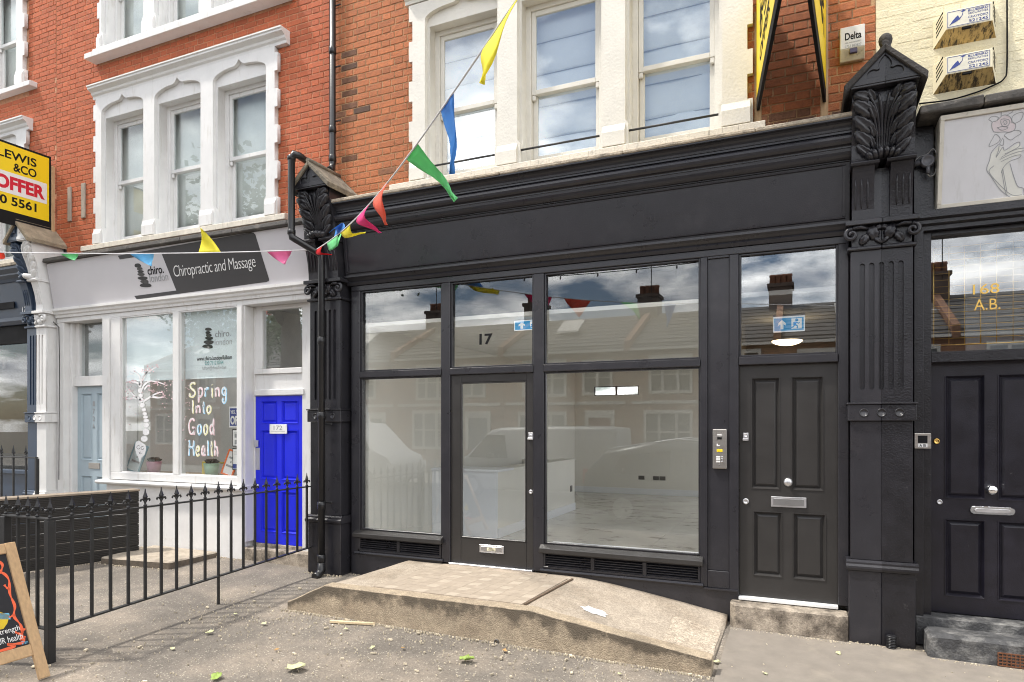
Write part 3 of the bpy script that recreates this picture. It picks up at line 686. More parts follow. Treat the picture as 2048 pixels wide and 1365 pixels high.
while x < XR+.02:
    x2 = min(x+rnd.uniform(.7, 1.3), XR+.02); d = rnd.uniform(-.006, .006)
    MB().box(x, x2-.006, -.312+d, .10, 4.1135, 4.148+d*.5).build('coping_stone', COPING, sh, .008); x = x2
# faint remains of old lettering on the fascia
text('old_lettering', sh, mat('ghost_lettering', (.030, .028, .032), .55, .3, 9), 'of kitchens', X(1250, -.1), X(1390, -.1), 3.56, 3.625, -.108, .0, .001, space=1.1, xform=lambda p: Vector((p.x, tilt(p.z)-.0012+(p.y+.108), p.z)))
# frame
F0, F1 = -.03, .075
def fpart(name, x0, x1, z0, z1, y0=F0, y1=F1, m=BLACK, bev=.005): return part(name, sh, m, (x0, x1, y0, y1, z0, z1), bev=bev)
fpart('jamb', -4.60, -4.482, .30, 3.20); fpart('jamb', .258, .335, .25, 3.20)
fpart('head_rail', -4.60, .335, 3.2005, 3.261)
for a, b in ((-3.452, -3.350), (-2.424, -2.314)): fpart('mullion', a, b, .2955, 3.20)
for a, b in ((-4.481, -3.453), (-3.349, -2.425), (-2.313, -.837), (-.513, .257)): fpart('transom_bar', a, b, 2.240, 2.308, F0-.012)
# panelled post by the side door
fpart('post', -.836, -.775, .30, 3.20); fpart('post', -.592, -.514, .25, 3.20)
part('post_panel', sh, BLACK, (-.774, -.593, -.012, F1, .45, 3.18)); part('post_rail', sh, BLACK, (-.774, -.593, F0+.001, F1, 3.181, 3.20)); part('post_rail', sh, BLACK, (-.774, -.593, F0+.001, F1, .30, .449))
def beads(x0, x1, z0, z1):        # glazing beads round a pane
    w = .016; return part('glazing_bead', sh, BLACK, (x0, x0+w, -.012, .018, z0, z1), (x1-w, x1, -.012, .018, z0, z1), (x0+w, x1-w, -.011, .018, z1-w, z1), (x0+w, x1-w, -.011, .018, z0, z0+w), bev=.003)
panes = [(-4.481, -3.453, 2.309, 3.199, 'window_pane'), (-3.349, -2.425, 2.309, 3.199, 'window_pane'), (-2.313, -.837, 2.309, 3.199, 'window_pane'), (-4.481, -3.453, .566, 2.239, 'window_pane'), (-2.313, -.837, .566, 2.239, 'window_pane'), (-.513, .257, 2.309, 3.199, 'transom_pane')]
for a, b, c, d, nme in panes:
    beads(a+.0005, b-.0005, c+.0005, d-.0005); MB().box(a+.006, b-.006, .020, .025, c+.006, d-.006).build(nme, GLASSD if nme[0] == 't' else GLASS, sh)
# sills, louvred vents, plinth
for x0, x1, nv in ((-4.545, -3.43, 2), (-2.345, -.808, 3)):
    MB().extr([(F1, .500), (-.085, .490), (-.085, .535), (-.03, .5645), (F1, .5645)], x0, x1).build('window_sill', BLACK3, sh, .004)
    a, b = x0+.03, x1-.03; wv = (b-a)/nv
    part('vent_rail', sh, BLACK, (a, b, F0, F1, .470, .4895), (a, b, F0, F1, .330, .352)); 
    for k in range(nv+1):
        c = a+k*wv; part('vent_stile', sh, BLACK, (max(a, c-.018), min(b, c+.018), F0+.0005, F1, .3525, .4695))
    for k in range(nv):
        for j in range(5):
            z = .362+j*.0225; MB().extr([(-.020, z-.008), (.02, z+.010), (.02, z+.014), (-.020, z-.003)], a+k*wv+.0185, a+(k+1)*wv-.0185).build('louvre_blade', BLACK, sh)
    part('vent_back', sh, DARKIN, (a, b, .03, .05, .3525, .4695), bev=0)
    MB().extr([(F1, .329), (-.045, .329), (-.05, .312), (-.04, .297), (F1, .297)], x0+.0, x1+.0).build('base_moulding', BLACK, sh)
part('plinth', sh, BLACK, (-4.60, -3.452, -.028, .2, -.05, .2965)); part('plinth', sh, BLACK, (-2.34, -.516, -.028, .2, -.1, .2965))
MB().extr([(F1, .299), (-.05, .299), (-.05, .285), (F1, .27)], -.80, -.516).build('base_moulding', BLACK, sh)
# glazed entrance door
d = part('entrance_door', sh, BLACK3, (-3.347, -3.232, -.012, .035, .305, 2.238), (-2.50, -2.427, -.012, .035, .305, 2.238), (-3.231, -2.501, -.0115, .0345, 2.158, 2.238), (-3.231, -2.501, -.0115, .0345, .305, .565), bev=.004)
MB().box(-3.235, -2.497, .010, .015, .560, 2.162).build('pane', GLASS, d)
part('glazing_bead', d, BLACK3, (-3.2305, -3.218, -.016, .0095, .566, 2.157), (-2.514, -2.5015, -.016, .0095, .566, 2.157), (-3.2175, -2.5145, -.016, .0095, 2.145, 2.157), (-3.2175, -2.5145, -.016, .0095, .566, .578))
part('threshold', sh, SATIN, (-3.349, -2.425, -.06, .035, .285, .3045))
def letterplate(par, x0, x1, z0, z1, y, label_strip=True):
    lp = part('letter_plate', par, SATIN, (x0, x1, y-.012, y-.0005, z0, z1), bev=.003)
    part('letter_flap', par, mat('flap_metal', (.42, .42, .43), .35, .05, 8, metal=.9), (x0+.02, x1-.02, y-.017, y-.0125, z0+.015, z1-.015), bev=.003)
letterplate(d, -3.013, -2.745, .434, .512, -.012)
part('sticker', d, mat('cream_sticker', (.72, .68, .5), .5), (-2.925, -2.83, -.0305, -.0295, .455, .487), bev=0)
part('sticker_line', d, INKBLK, *[(-2.915+.006*k, -2.842-.01*k, -.0312, -.0306, .461+.009*k, .464+.009*k) for k in range(3)], bev=0)
MB().lathe([(.018, 0), (.018, .006), (.014, .010), (.008, .010)], (X(1062, -.01), -.0125, Z(1062, 872, -.01)), 14, 'y').build('cylinder_pull', SATIN, d)
part('pull_lip', d, SATIN, (X(1056.5, -.01), X(1067, -.01), -.034, -.0125, Z(1062, 880, -.01), Z(1062, 876, -.01)), bev=.003)
part('pull_plate', d, SATIN, (X(1057, -.01), X(1066.5, -.01), -.018, -.0122, Z(1062, 876.2, -.01), Z(1062, 866, -.01)), bev=.004)
MB().lathe([(.022, 0), (.022, .005), (.017, .009), (.008, .009), (.008, .005), (.002, .005)], (X(1062, -.01), -.0125, Z(1062, 984, -.01)), 16, 'y').build('keyhole_rose', SATIN, d)
text('door_number', sh, INKBLK, '17', X(959, .02), X(985, .02), Z(970, 690, .02), Z(970, 668, .02), .0185, .03, .003)
# side door with four panels
def panel_door(name, par, m, x0, x1, z0, z1, y, panels, dep=.014):
    xs = sorted({x0, x1} | {v for p in panels for v in p[:2]}); 
    dd = plate(name, par, m, rect(x0, x1, z0, z1), [rect(*p) for p in panels], y, y+.04)
    for a, b, c, e in panels:
        MB().box(a-.001, b+.001, y+.022, y+.038, c-.001, e+.001).build('panel_ground', m, dd)
        # raised field with bevelled margin
        g = .046
        MB().hexa([(a+.024, y+.0215, c+.024), (b-.024, y+.0215, c+.024), (b-.024, y+.0215, e-.024), (a+.024, y+.0215, e-.024)], [(a+g, y+.008, c+g), (b-g, y+.008, c+g), (b-g, y+.008, e-g), (a+g, y+.008, e-g)]).build('raised_panel', m, dd)
        w_ = .022; O = [(a, c), (b, c), (b, e), (a, e)]; I = [(a+w_, c+w_), (b-w_, c+w_), (b-w_, e-w_), (a+w_, e-w_)]; T = [(a+.006, c+.006), (b-.006, c+.006), (b-.006, e-.006), (a+.006, e-.006)]
        mo = MB(); mo.v = [(x, y+.021, z) for x, z in O]+[(x, y-.0055, z) for x, z in O]+[(x, y-.0055, z) for x, z in T]+[(x, y+.0215, z) for x, z in I]
        for r_ in range(3): mo.f += [[r_*4+i, r_*4+(i+1) % 4, r_*4+4+(i+1) % 4, r_*4+4+i] for i in range(4)]
        mo.build('panel_moulding', m, dd)
    return dd
SD = .012
sdoor = panel_door('side_door', sh, BLACK3, -.511, .256, .252, 2.238, SD, [(-.415, -.185, 1.175, 2.13), (-.095, .150, 1.175, 2.13), (-.40, -.165, .43, .985), (-.085, .168, .43, .985)])
part('threshold', sh, PRINTW, (-.513, .257, -.045, .05, .222, .248))
MB().lathe([(.03, 0), (.032, .006), (.016, .012), (.014, .028), (.03, .038), (.036, .052), (.030, .066), (.012, .073), (.001, .074)], (X(1576.5, SD), SD, Z(1576, 964, SD)), 20, 'y').build('door_knob', SATIN, sdoor)
letterplate(sdoor, X(1542, SD), X(1613, SD), Z(1578, 1015, SD), Z(1578, 994.5, SD), SD)
MB().lathe([(.027, 0), (.027, .006), (.022, .011), (.012, .011), (.012, .007), (.002, .007)], (X(1491.5, SD), SD, Z(1491, 1003, SD)), 18, 'y').build('keyhole_rose', SATIN, sdoor)
part('cylinder_pull', sdoor, SATIN, (X(1485.5, SD), X(1497.5, SD), SD-.008, SD-.0005, Z(1491, 879, SD), Z(1491, 866, SD)), (X(1485.5, SD), X(1497.5, SD), SD-.03, SD-.0081, Z(1491, 882, SD), Z(1491, 877.5, SD)), bev=.004)
MB().lathe([(.017, 0), (.015, .012), (.012, .012), (.012, .009), (.001, .009)], (X(1491.5, SD), SD-.0081, Z(1491, 871, SD)), 16, 'y').build('lock_cylinder', SATIN, sdoor)

# door entry panel
ip = thing('entry_panel', 'steel door entry panel with yellow label and buttons beside the side door', 'intercom', (-.68, -.02, 1.4))
ix0, ix1, iz0, iz1 = X(1425, -.05), X(1453, -.05), Z(1440, 938, -.05), Z(1440, 859, -.05)
part('panel_body', ip, STEEL, (ix0, ix1, -.045, -.0125, iz0, iz1), bev=.004)
ih = iz1-iz0; iw = ix1-ix0; IP = lambda u0, u1, v0, v1, d=.003: (ix0+u0*iw, ix0+u1*iw, -.0455-d, -.0455, iz1-v1*ih, iz1-v0*ih)
part('name_plate', ip, PRINTW, IP(.33, .66, .13, .16)); part('camera_window', ip, INKBLK, IP(.33, .66, .20, .26)); part('yellow_label', ip, YELLOW, IP(.30, .72, .505, .575))
part('logo', ip, PRINTW, IP(.30, .40, .37, .43), IP(.401, .52, .405, .43))
for v in (.68, .74, .80): part('name_slot', ip, PRINTW, IP(.26, .55, v, v+.042)); MB().lathe([(.009, 0), (.009, .004), (.006, .006)], (ix0+.68*iw, -.0455, iz1-(v+.02)*ih), 12, 'y').build('call_button', CHROME, ip)
for u, v in ((.25, .08), (.72, .08), (.25, .59), (.72, .59), (.5, .91)): MB().lathe([(.004, 0), (.003, .002)], (ix0+u*iw, -.0455, iz1-v*ih), 8, 'y').build('screw', CHROME, ip)

# ------------------------------------------------------------------ inside the black shop
rm = thing('shop_room', 'empty white painted room behind the black shop windows', 'room', (-2.5, 3.7, .28))
MARB = mat('marble_floor', (.66, .64, .59), .22, .1, 2, stain=((.20, .185, .165), 2.4, .56, .66, (1, 2.2, 1)))
RX0, RX1, RY1 = -4.46, -.70, 7.4; BWX0, BWX1 = X(1188, 7.4), X(1277, 7.4)
part('ceiling', rm, PWHITE, (RX0, RX1, .10, RY1, 2.82, 2.86), bev=0)
part('wall', rm, PWHITE, (RX0-.08, RX0, .10, RY1+.1, .2, 2.86), bev=0)
part('wall', rm, PWHITE, (RX1, RX1+.06, .09, 2.2, .2, 2.86), (RX1, RX1+.06, 7.2, RY1+.1, .2, 2.86), (RX1, RX1+.06, 2.201, 7.199, .2, .8), (RX1, RX1+.06, 2.201, 7.199, 2.76, 2.86), bev=0)
part('side_window', rm, PWHITE2, *[(RX1+.01, RX1+.05, y_-.03, y_+.03, .801, 2.759) for y_ in (2.24, 3.87, 5.53, 7.16)], bev=0)  # opening added in the unseen wall to bring daylight into the room
plate('wall', rm, PWHITE, rect(RX0, RX1, .2, 2.86), [rect(BWX0, BWX1, 2.33, 2.52)], RY1, RY1+.12)
bw = part('rear_window', rm, BLACK, (BWX0, BWX1, RY1+.02, RY1+.06, 2.33, 2.345), (BWX0, BWX1, RY1+.02, RY1+.06, 2.505, 2.52), (BWX0, BWX0+.02, RY1+.02, RY1+.06, 2.3451, 2.5049), (BWX1-.02, BWX1, RY1+.02, RY1+.06, 2.3451, 2.5049), ((BWX0+BWX1)/2-.02, (BWX0+BWX1)/2+.02, RY1+.02, RY1+.06, 2.3451, 2.5049), bev=0)
part('wall_end', rm, PWHITE2, (-.86, -.701, .10, .34, .2, 2.819))
part('skirting', rm, PWHITE2, (RX0+.0, RX1, RY1-.02, RY1-.001, .30, .42)); part('skirting', rm, PWHITE2, (-.89, -.8605, .09, .36, .2, .46))
for i in range(4):
    for j in range(9):
        a = RX0+i*(RX1-RX0)/4; b = .07+j*(RY1-.07)/9
        part('floor_tile', rm, MARB, (a+.0015, a+(RX1-RX0)/4-.0015, b+.0015, b+(RY1-.07)/9-.0015, .26, .299), bev=.001)
part('window_board', rm, PWHITE2, (-2.33, -.862, .08, .30, .50, .54)); part('window_board_front', rm, PWHITE2, (-2.33, -.862, .28, .299, .2995, .499))
for px in (1283, 1312, 1325): part('socket', rm, mat('dark_socket', (.12, .11, .10), .4), (X(px-6, RY1), X(px+6, RY1), RY1-.012, RY1-.001, .60, .68))
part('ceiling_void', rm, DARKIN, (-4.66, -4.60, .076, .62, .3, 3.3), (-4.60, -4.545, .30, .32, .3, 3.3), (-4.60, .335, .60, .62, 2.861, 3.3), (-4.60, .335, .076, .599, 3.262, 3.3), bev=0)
# counter
ct = thing('counter', 'white boxed reception counter inside the empty shop', 'counter', (-3.98, 3.0, .299))
part('front_panel', ct, PWHITE2, (-4.455, -3.515, 1.475, 1.50, .2995, 1.13)); part('side_panel', ct, PWHITE, (-3.545, -3.515, 1.501, 4.55, .2995, 1.13)); part('back_panel', ct, PWHITE, (-4.455, -3.546, 4.52, 4.55, .2995, 1.13))
part('counter_top', ct, PWHITE2, (-4.455, -3.49, 1.45, 1.95, 1.131, 1.16)); part('side_top', ct, PWHITE, (-3.75, -3.50, 1.951, 4.56, 1.131, 1.155)); part('socket', ct, mat('dark_socket', (.12, .11, .10), .4), (-3.514, -3.505, 4.30, 4.40, .62, .72)); part('skirting', ct, PWHITE2, (-3.514, -3.50, 1.50, 4.55, .2995, .42))
# exit signs and hall
EXITB = emit('lit_sign_blue', (.03, .25, .50), .8); EXITW = emit('lit_sign_white', (.75, .8, .82), .7)
def exit_sign(label, x0, x1, z0, z1, y):
    e = thing('exit_sign', label, 'exit sign', ((x0+x1)/2, y, z0), 'hanging exit signs')
    w = x1-x0; h = z1-z0; EB = EXITB
    part('panel', e, EXITW, (x0, x1, y, y+.012, z0, z1)); part('blue_field', e, EB, (x0+.04*w, x0+.96*w, y-.0015, y-.0003, z0+.08*h, z1-.10*h), bev=0)
    U = lambda u, v: (x0+u*w, z0+v*h)
    ar = MB().prism([U(.24, .18), U(.33, .18), U(.33, .50), U(.40, .42), U(.40, .58), U(.285, .78), U(.17, .58), U(.17, .42), U(.24, .50)], y-.003, y-.0016); ar.build('arrow', EXITW, e)
    part('doorway', e, EXITW, (*[U(.58, 0)[0], U(.90, 0)[0]], y-.003, y-.0016, U(0, .18)[1], U(0, .84)[1]), bev=0)
    man = MB()
    for pts, wd in (([(.72, .62), (.68, .44)], .07*w), ([(.68, .46), (.77, .34), (.76, .20)], .045*w), ([(.68, .44), (.64, .30), (.56, .26)], .045*w), ([(.71, .60), (.80, .52), (.84, .58)], .035*w), ([(.70, .60), (.63, .54), (.64, .44)], .035*w)): man.strip([U(*q) for q in pts], wd, y-.0045, .001)
    man.lathe([(.05*w, 0), (.05*w, .001)], (*[U(.745, 0)[0]], y-.0035, U(0, .73)[1]), 12, 'y'); man.build('running_figure', EB, e)
    part('top_rail', e, SATIN, (x0-.003, x1+.003, y-.004, y+.02, z1+.0005, z1+.022)); 
    MB().tube([(x0+.1*w, y+.008, z1+.02), (x0+.1*w, y+.008, 2.84)], .002, 6).tube([(x0+.9*w, y+.008, z1+.02), (x0+.9*w, y+.008, 2.84)], .002, 6).build('hanger', SATIN, e)
exit_sign('blue running-man exit sign hanging in the shop behind the number 17', X(1028, .30), X(1084, .30), Z(1050, 661, .30), Z(1050, 637, .30)-.02, .30)
exit_sign('blue running-man exit sign hanging above the side door hallway', X(1546, .9), X(1610, .9), Z(1578, 664, .9), Z(1578, 633, .9), .9)
hl = thing('hallway', 'dim hallway seen through the glass above the side door', 'room', (-.15, 1.5, .25))
part('wall', hl, DIMIN, (-.62, -.60, .08, 2.1, .2, 3.3), (.36, .38, .08, 2.1, .2, 3.3), (-.6, .36, 2.08, 2.1, .2, 3.3), bev=0); part('ceiling', hl, mat('hall_ceiling', (.35, .34, .32), .8), (-.599, .359, .08, 2.079, 2.84, 2.88), bev=0)
part('ceiling', hl, DARKIN, (-.6, .36, .08, 2.1, 3.27, 3.3), (-.6, .36, .6, .62, 2.881, 3.269), bev=0); part('floor', hl, DIMIN, (-.6, .36, .08, 2.08, .2, .25), bev=0)
lm = MB().lathe([(.002, -.04), (.07, -.035), (.12, -.02), (.15, 0), (.15, .012)], (X(1574, 1.5), 1.5, Z(1574, 684, 1.5)), 24).build('ceiling_lamp', emit('lit_lamp_shade', (1, .78, .48), 5)); tag(lm, 'lit oval ceiling lamp in the hallway above the side door', 'lamp')

# ------------------------------------------------------------------ the white chiropractic shop
ch = thing('shop_front', 'white shop front with a pale fascia sign and blue door', 'shop front', (-7.4, 0, .1))
CX0, CX1 = -9.745, -5.083
cy = lambda z: -.05-.10*(z-3.36)/.62
MB().extr([(.10, 3.365), (cy(3.365), 3.365), (cy(3.985), 3.985), (.10, 3.985)], CX0, CX1).build('fascia', LILAC, ch)
x = CX0; rnd = random.Random(4)
while x < CX1-.01:
    x2 = min(x+rnd.uniform(.8, 1.2), CX1); MB().extr([(.10, 3.99), (-.20, 3.99), (-.212, 4.0), (-.205, 4.048), (.10, 4.06)], x, x2-.005).build('coping', DARKCOP, ch, .004); x = x2
MB().extr([(.1, 3.238), (-.03, 3.238), (-.035, 3.27), (-.055, 3.285), (-.06, 3.31), (-.085, 3.33), (-.085, 3.3645), (.1, 3.3645)], CX0, CX1).build('lower_moulding', WHITE, ch)
def FP(px, py):                   # point of the tilted sign board
    z = 3.6
    for _ in range(6): y = cy(z); z = Z(px, py, y)
    return X(px, cy(z)), z
def onboard(name, m, poly, off, th=.002):
    n = len(poly); vs = [(x, cy(z)-off-th, z) for x, z in poly]+[(x, cy(z)-off, z) for x, z in poly]
    return MB().add(vs, [tuple(range(n)), tuple(range(n, 2*n))[::-1]]+[(i, (i+1) % n, n+(i+1) % n, n+i) for i in range(n)]).build(name, m, ch)
dark = [FP(*q) for q in ((236, 512), (320, 497.2), (503, 465.6), (508, 466.5), (511, 470), (538, 558), (538, 562), (534, 564.3), (274, 599.5), (269, 592.5), (353, 581.6), (322.8, 505.8), (240, 519.5))]
onboard('sign_panel', CHARC, dark, .0015)
tb = lambda off: (lambda p: Vector((p.x, cy(p.z)-off+(p.y), p.z)))
a, b = FP(349, 551), FP(510, 512)
text('sign_lettering', ch, PRINTW, 'Chiropractic and Massage', a[0], b[0], FP(430, 552)[1], FP(430, 521)[1], 0, -.012, .0015, space=.93, xform=tb(.005))
text('sign_lettering', ch, INKBLK, 'chiro.', FP(295, 540)[0], FP(327.5, 540)[0], FP(310, 549)[1], FP(310, 532)[1], 0, .012, .0015, xform=tb(.003))
text('sign_lettering', ch, INKGRY, 'london', FP(300, 560)[0], FP(337, 560)[0], FP(318, 563)[1], FP(318, 547)[1], 0, -.012, .0015, xform=tb(.003))
def stones(par, pts, yfun, m, wob=.0):
    for i, (px, py, rx, rz, rot) in enumerate(pts):
        o = []
        for k in range(20):
            a = 2*pi*k/20; u = cos(a)*(1+.08*sin(3*a+i)); v = sin(a)*(1+.1*cos(2*a+i)); c, s_ = cos(rot), sin(rot)
            o.append((px+rx*(u*c-v*s_), py+rz*(u*s_*.6+v*c)))
        yfun('stone_print', m[i % len(m)], o)
GR1 = mat('stone_print_dark', (.022, .021, .022), .5, .5, 40); GR2 = mat('stone_print_grey', (.055, .053, .052), .5, .5, 40)
stones(ch, [(275.8, 531.5, 6.5, 4.6, -.2), (279.5, 537.8, 5.6, 3.2, .1), (281.2, 543.8, 6.2, 3, -.1), (282.5, 549.5, 7.2, 3.1, -.15), (286, 557, 10, 3.6, .05), (289.7, 563.7, 8.2, 4.2, -.1), (291.7, 571, 11.6, 4.5, -.05)],
       lambda nm, m, o: onboard(nm, m, [FP(*q) for q in o], .002+.0005*random.random(), .001), [GR1, GR2])
# posts, bay frame
WF0, WF1 = -.02, .09
def cpart(name, *b, m=WHITE, bev=.005): return part(name, ch, m, *b, bev=bev)
cpart('head_board', (CX0, CX1, WF0+.01, .20, 3.172, 3.2375))
cpart('post', (-9.745, -9.60, -.005, .20, .10, 3.1715)); cpart('post', (-9.599, -9.54, .07, .20, .10, 3.1715))
cpart('corner_post', (-8.745, -8.60, -.035, .10, .97, 3.1715)); cpart('corner_post_inner', (-8.599, -8.405, WF0, .09, 1.085, 3.1715))
cpart('mullion', (-7.412, -7.302, WF0, WF1, 1.085, 3.1715)); cpart('corner_post', (-6.298, -6.215, -.035, .09, .97, 3.1715))
cpart('bay_return', (-6.2145, -6.196, .0, .17, .30, 3.1715), (-6.30, -6.215, .0905, .17, .30, 3.1715))
cpart('bay_return', (-8.60, -8.56, .101, .35, .1, 3.1715))
cpart('bottom_rail', (-8.599, -6.299, WF0, WF1, .990, 1.0845))
MB().extr([(.10, .925), (-.075, .925), (-.10, .94), (-.105, .958), (-.09, .975), (.1, .9895)], -8.80, -6.175).build('sill', WHITE, ch, .003)
cpart('stall_riser', (-8.70, -6.24, -.005, .2, .02, .9245), m=mat('white_riser_paint', (.74, .73, .72), .6, .05, 4, .2, 40, stain=((.34, .29, .22), 3, .62, .8)))
for a, b in ((-8.404, -7.413), (-7.301, -6.299)):
    MB().box(a-.004, b+.004, .022, .027, 1.08, 3.175).build('window_pane', GLASS, ch)
    cpart('glazing_bead', (a, a+.014, -.005, .02, 1.0855, 3.171), (b-.014, b, -.005, .02, 1.0855, 3.171), (a+.0145, b-.0145, -.005, .02, 3.157, 3.171), (a+.0145, b-.0145, -.005, .02, 1.0855, 1.099), bev=.002)
# blue door
BY = .15
bd = panel_door('blue_door', ch, BLUE, -6.172, -5.436, .280, 2.072, BY, [(-6.095, -5.84, 1.74, 2.015), (-5.765, -5.51, 1.74, 2.015), (-6.095, -5.84, 1.06, 1.66), (-5.765, -5.51, 1.06, 1.66), (-6.095, -5.84, .42, .92), (-5.765, -5.51, .42, .92)])
cpart('door_frame', (-6.1955, -6.174, .14, .22, .27, 3.17), (-5.434, -5.32, .13, .22, .20, 3.17)); cpart('side_post', (-5.319, -5.26, .10, .22, .2, 3.17)); cpart('door_lintel', (-6.165, -5.40, .115, .149, 2.080, 2.150)); cpart('door_head', (-6.174, -5.434, .15, .22, 2.0735, 2.34))
cpart('transom_rail', (-6.1735, -5.4345, .125, .22, 2.341, 2.405)); cpart('transom_frame', (-6.174, -6.06, .14, .22, 2.406, 3.17)); cpart('transom_head', (-6.059, -5.435, .14, .22, 3.12, 3.17))
MB().box(-6.06, -5.08, .165, .17, 2.40, 3.125).build('transom_pane', GLASSD, ch)
cpart('wall_panel', (-5.259, -5.06, .10, .30, .1, 2.404)); cpart('wall_panel', (-5.3195, -5.2595, .131, .21, 2.341, 2.404))
pl = part('number_plate', bd, PRINTW, (X(538.5, .13), X(573, .13), BY-.016, BY-.006, Z(555, 868, .13), Z(555, 849, .13)), bev=.002)
text('plate_number', bd, INKGRY, '172', X(547, .13), X(564, .13), Z(555, 860.5, .13), Z(555, 851.5, .13), BY-.0165, .0, .001)
part('plate_rule', bd, INKGRY, (X(542, .13), X(569, .13), BY-.017, BY-.0163, Z(555, 863.2, .13), Z(555, 862.4, .13)), bev=0)
for u in (540, 571.5):
    for v in (850.5, 866.5): MB().lathe([(.005, 0), (.004, .003)], (X(u, .13), BY-.0162, Z(555, v, .13)), 8, 'y').build('plate_screw', SATIN, bd)
part('push_plate', bd, SATIN, (X(512.5, BY), X(520, BY), BY-.004, BY-.0005, Z(515, 940, BY), Z(515, 896, BY)), bev=0); part('lock_case', bd, SATIN, (X(511.5, BY), X(518.5, BY), BY-.03, BY-.0005, Z(515, 894, BY), Z(515, 881, BY)), bev=.004)
MB().lathe([(.022, 0), (.022, .01), (.012, .014), (.012, .03), (.022, .04), (.02, .052), (.004, .056)], (X(515.5, BY), BY, Z(515, 972, BY)), 16, 'y').build('door_knob', SATIN, bd)
# pale blue door on the left
ld = panel_door('pale_door', ch, PALEBLUE, -9.538, -8.80, .22, 2.268, .15, [(-9.465, -9.225, 1.22, 2.17), (-9.125, -8.88, 1.22, 2.17), (-9.465, -9.225, .40, 1.0), (-9.125, -8.88, .40, 1.0)])
cpart('transom_rail', (-9.5385, -8.70, .10, .22, 2.27, 2.41)); cpart('transom_frame', (-9.5385, -9.46, .12, .22, 2.411, 3.171)); MB().box(-9.46, -8.61, .16, .165, 2.40, 3.18).build('transom_pane', GLASSU, ch); cpart('door_frame', (-8.799, -8.70, .12, .22, .2, 2.269))
for i, c in enumerate('172A'): text('door_number', ld, INKGRY, c, -9.205, -9.165, 1.985-i*.105, 2.055-i*.105, .1485, .01, .003)
part('letter_plate', ld, STEEL, (X(178, .15), X(200, .15), .14, .1495, Z(189, 938, .15), Z(189, 926, .15)), bev=.004)
# rooms behind
part('room', ch, ROOMIN, (-9.6, -5.1, 3.6, 3.62, .1, 3.2), (-9.62, -9.60, .23, 3.6, .1, 3.2), (-5.1, -5.08, .23, 3.6, .1, 3.2), (-9.6, -5.1, .23, 3.6, .25, .28), (-9.6, -5.1, .23, 1.9, 3.2, 3.22), (-8.558, -8.54, .36, 3.6, .281, 3.199), (-6.24, -6.22, .201, 3.6, .281, 3.199), bev=0)  # unseen rear of the ceiling left open to let daylight in
part('display_shelf', ch, mat('timber_shelf', (.32, .23, .14), .6, .15, 8), (-8.538, -6.245, .0905, .50, 1.045, 1.075))
part('transom_board', ch, mat('grey_board', (.19, .19, .18), .7), (-9.50, -8.61, .205, .21, 2.412, 3.17), bev=0)
# roller blinds
for a, b, lb in ((-8.39, -7.43, 'left pale roller blind, half lowered, in the chiropractic window'), (-7.285, -6.31, 'right roller blind printed with the shop logo and telephone number')):
    rb = thing('roller_blind', lb, 'blind', ((a+b)/2, .08, 2.3), 'half-lowered roller blinds'); part('fabric', rb, BLINDM, (a, b, .070, .072, 2.315, 3.17), bev=0); MB().tube([(a, .071, 2.312), (b, .071, 2.312)], .009, 8).build('bottom_bar', BLINDM, rb)
BYT = .068
TX = lambda nm, m, s, p0, p1, q0, q1, b=0.: text(nm, rb, m, s, X(p0, .07), X(p1, .07), Z((p0+p1)/2, q1, .07), Z((p0+p1)/2, q0, .07), BYT, b, .001)
TX('print', INKGRY, 'chiro.', 430.5, 461.5, 661, 674); TX('print', mat('printed_pale_grey', (.42, .43, .44), .5), 'london', 430, 464, 677, 690, -.01); TX('print', INKBLK, 'www.chiro.london/fulham', 394, 464, 712, 720.5, .006); TX('print', INKGRN, '020 7112 8764', 410, 447, 722, 730, 0); TX('print', INKGRY, 'fulham@chiro.london', 405, 452, 732, 741, -.01)
stones(rb, [(417, 659, 6.5, 3.5, -.2), (416, 665.5, 5, 3, .1), (417.5, 671, 6, 3, -.1), (418.5, 677, 8, 3.5, -.1), (418, 685, 10, 4.2, .1), (416, 693.5, 10.5, 4.2, -.05)], lambda nm, m, o: MB().prism([(X(p, .07), Z(p, q, .07)) for p, q in o], BYT-.001-.001*random.random(), BYT).build(nm, m, rb), [GR2, GR1])

# painted window art --------------------------------------------------------------
PINK = mat('pastel_pink_paint', (.78, .55, .58), .7, .15, 60); PAINTW = mat('white_window_paint', (.76, .76, .77), .7, .12, 60); PYEL = mat('pastel_yellow_paint', (.80, .78, .45), .7, .12, 60); PBLU = mat('pastel_blue_paint', (.38, .66, .85), .7, .12, 60)
GY = .0200
q8 = lambda u, v: (230+u/4.0154, 620+v/4.0154)
def gp(u, v): p, q = q8(u, v); return X(p, GY), Z(p, q, GY)
tr = thing('window_painting', 'white spine-shaped blossom tree painted on the left pane', 'window art', (*[gp(210, 1200)[0]], GY, gp(210, 1200)[1]))
for i, (u, v, r, h) in enumerate(((203, 606, 12, 19), (203, 650, 17, 20), (207, 690, 17, 18), (212, 726, 18, 18), (220, 766, 20, 17), (233, 803, 17, 14), (240, 835, 16, 14), (246, 862, 17, 13), (252, 890, 21, 14), (253, 926, 20, 19), (250, 982, 25, 27), (236, 1036, 26, 25))):
    o = [gp(u+r*cos(k*pi/8)*(1+.1*(k % 2)), v+h*sin(k*pi/8)) for k in range(16)]; MB().prism(o, GY-.003, GY-.0005).build('vertebra', PAINTW, tr)
MB().prism([gp(*q) for q in ((190, 1050), (215, 1065), (245, 1085), (250, 1120), (238, 1165), (215, 1185), (200, 1228), (190, 1190), (170, 1150), (160, 1105), (168, 1065))], GY-.0025, GY-.0005).build('pelvis', PAINTW, tr)
st = MB()
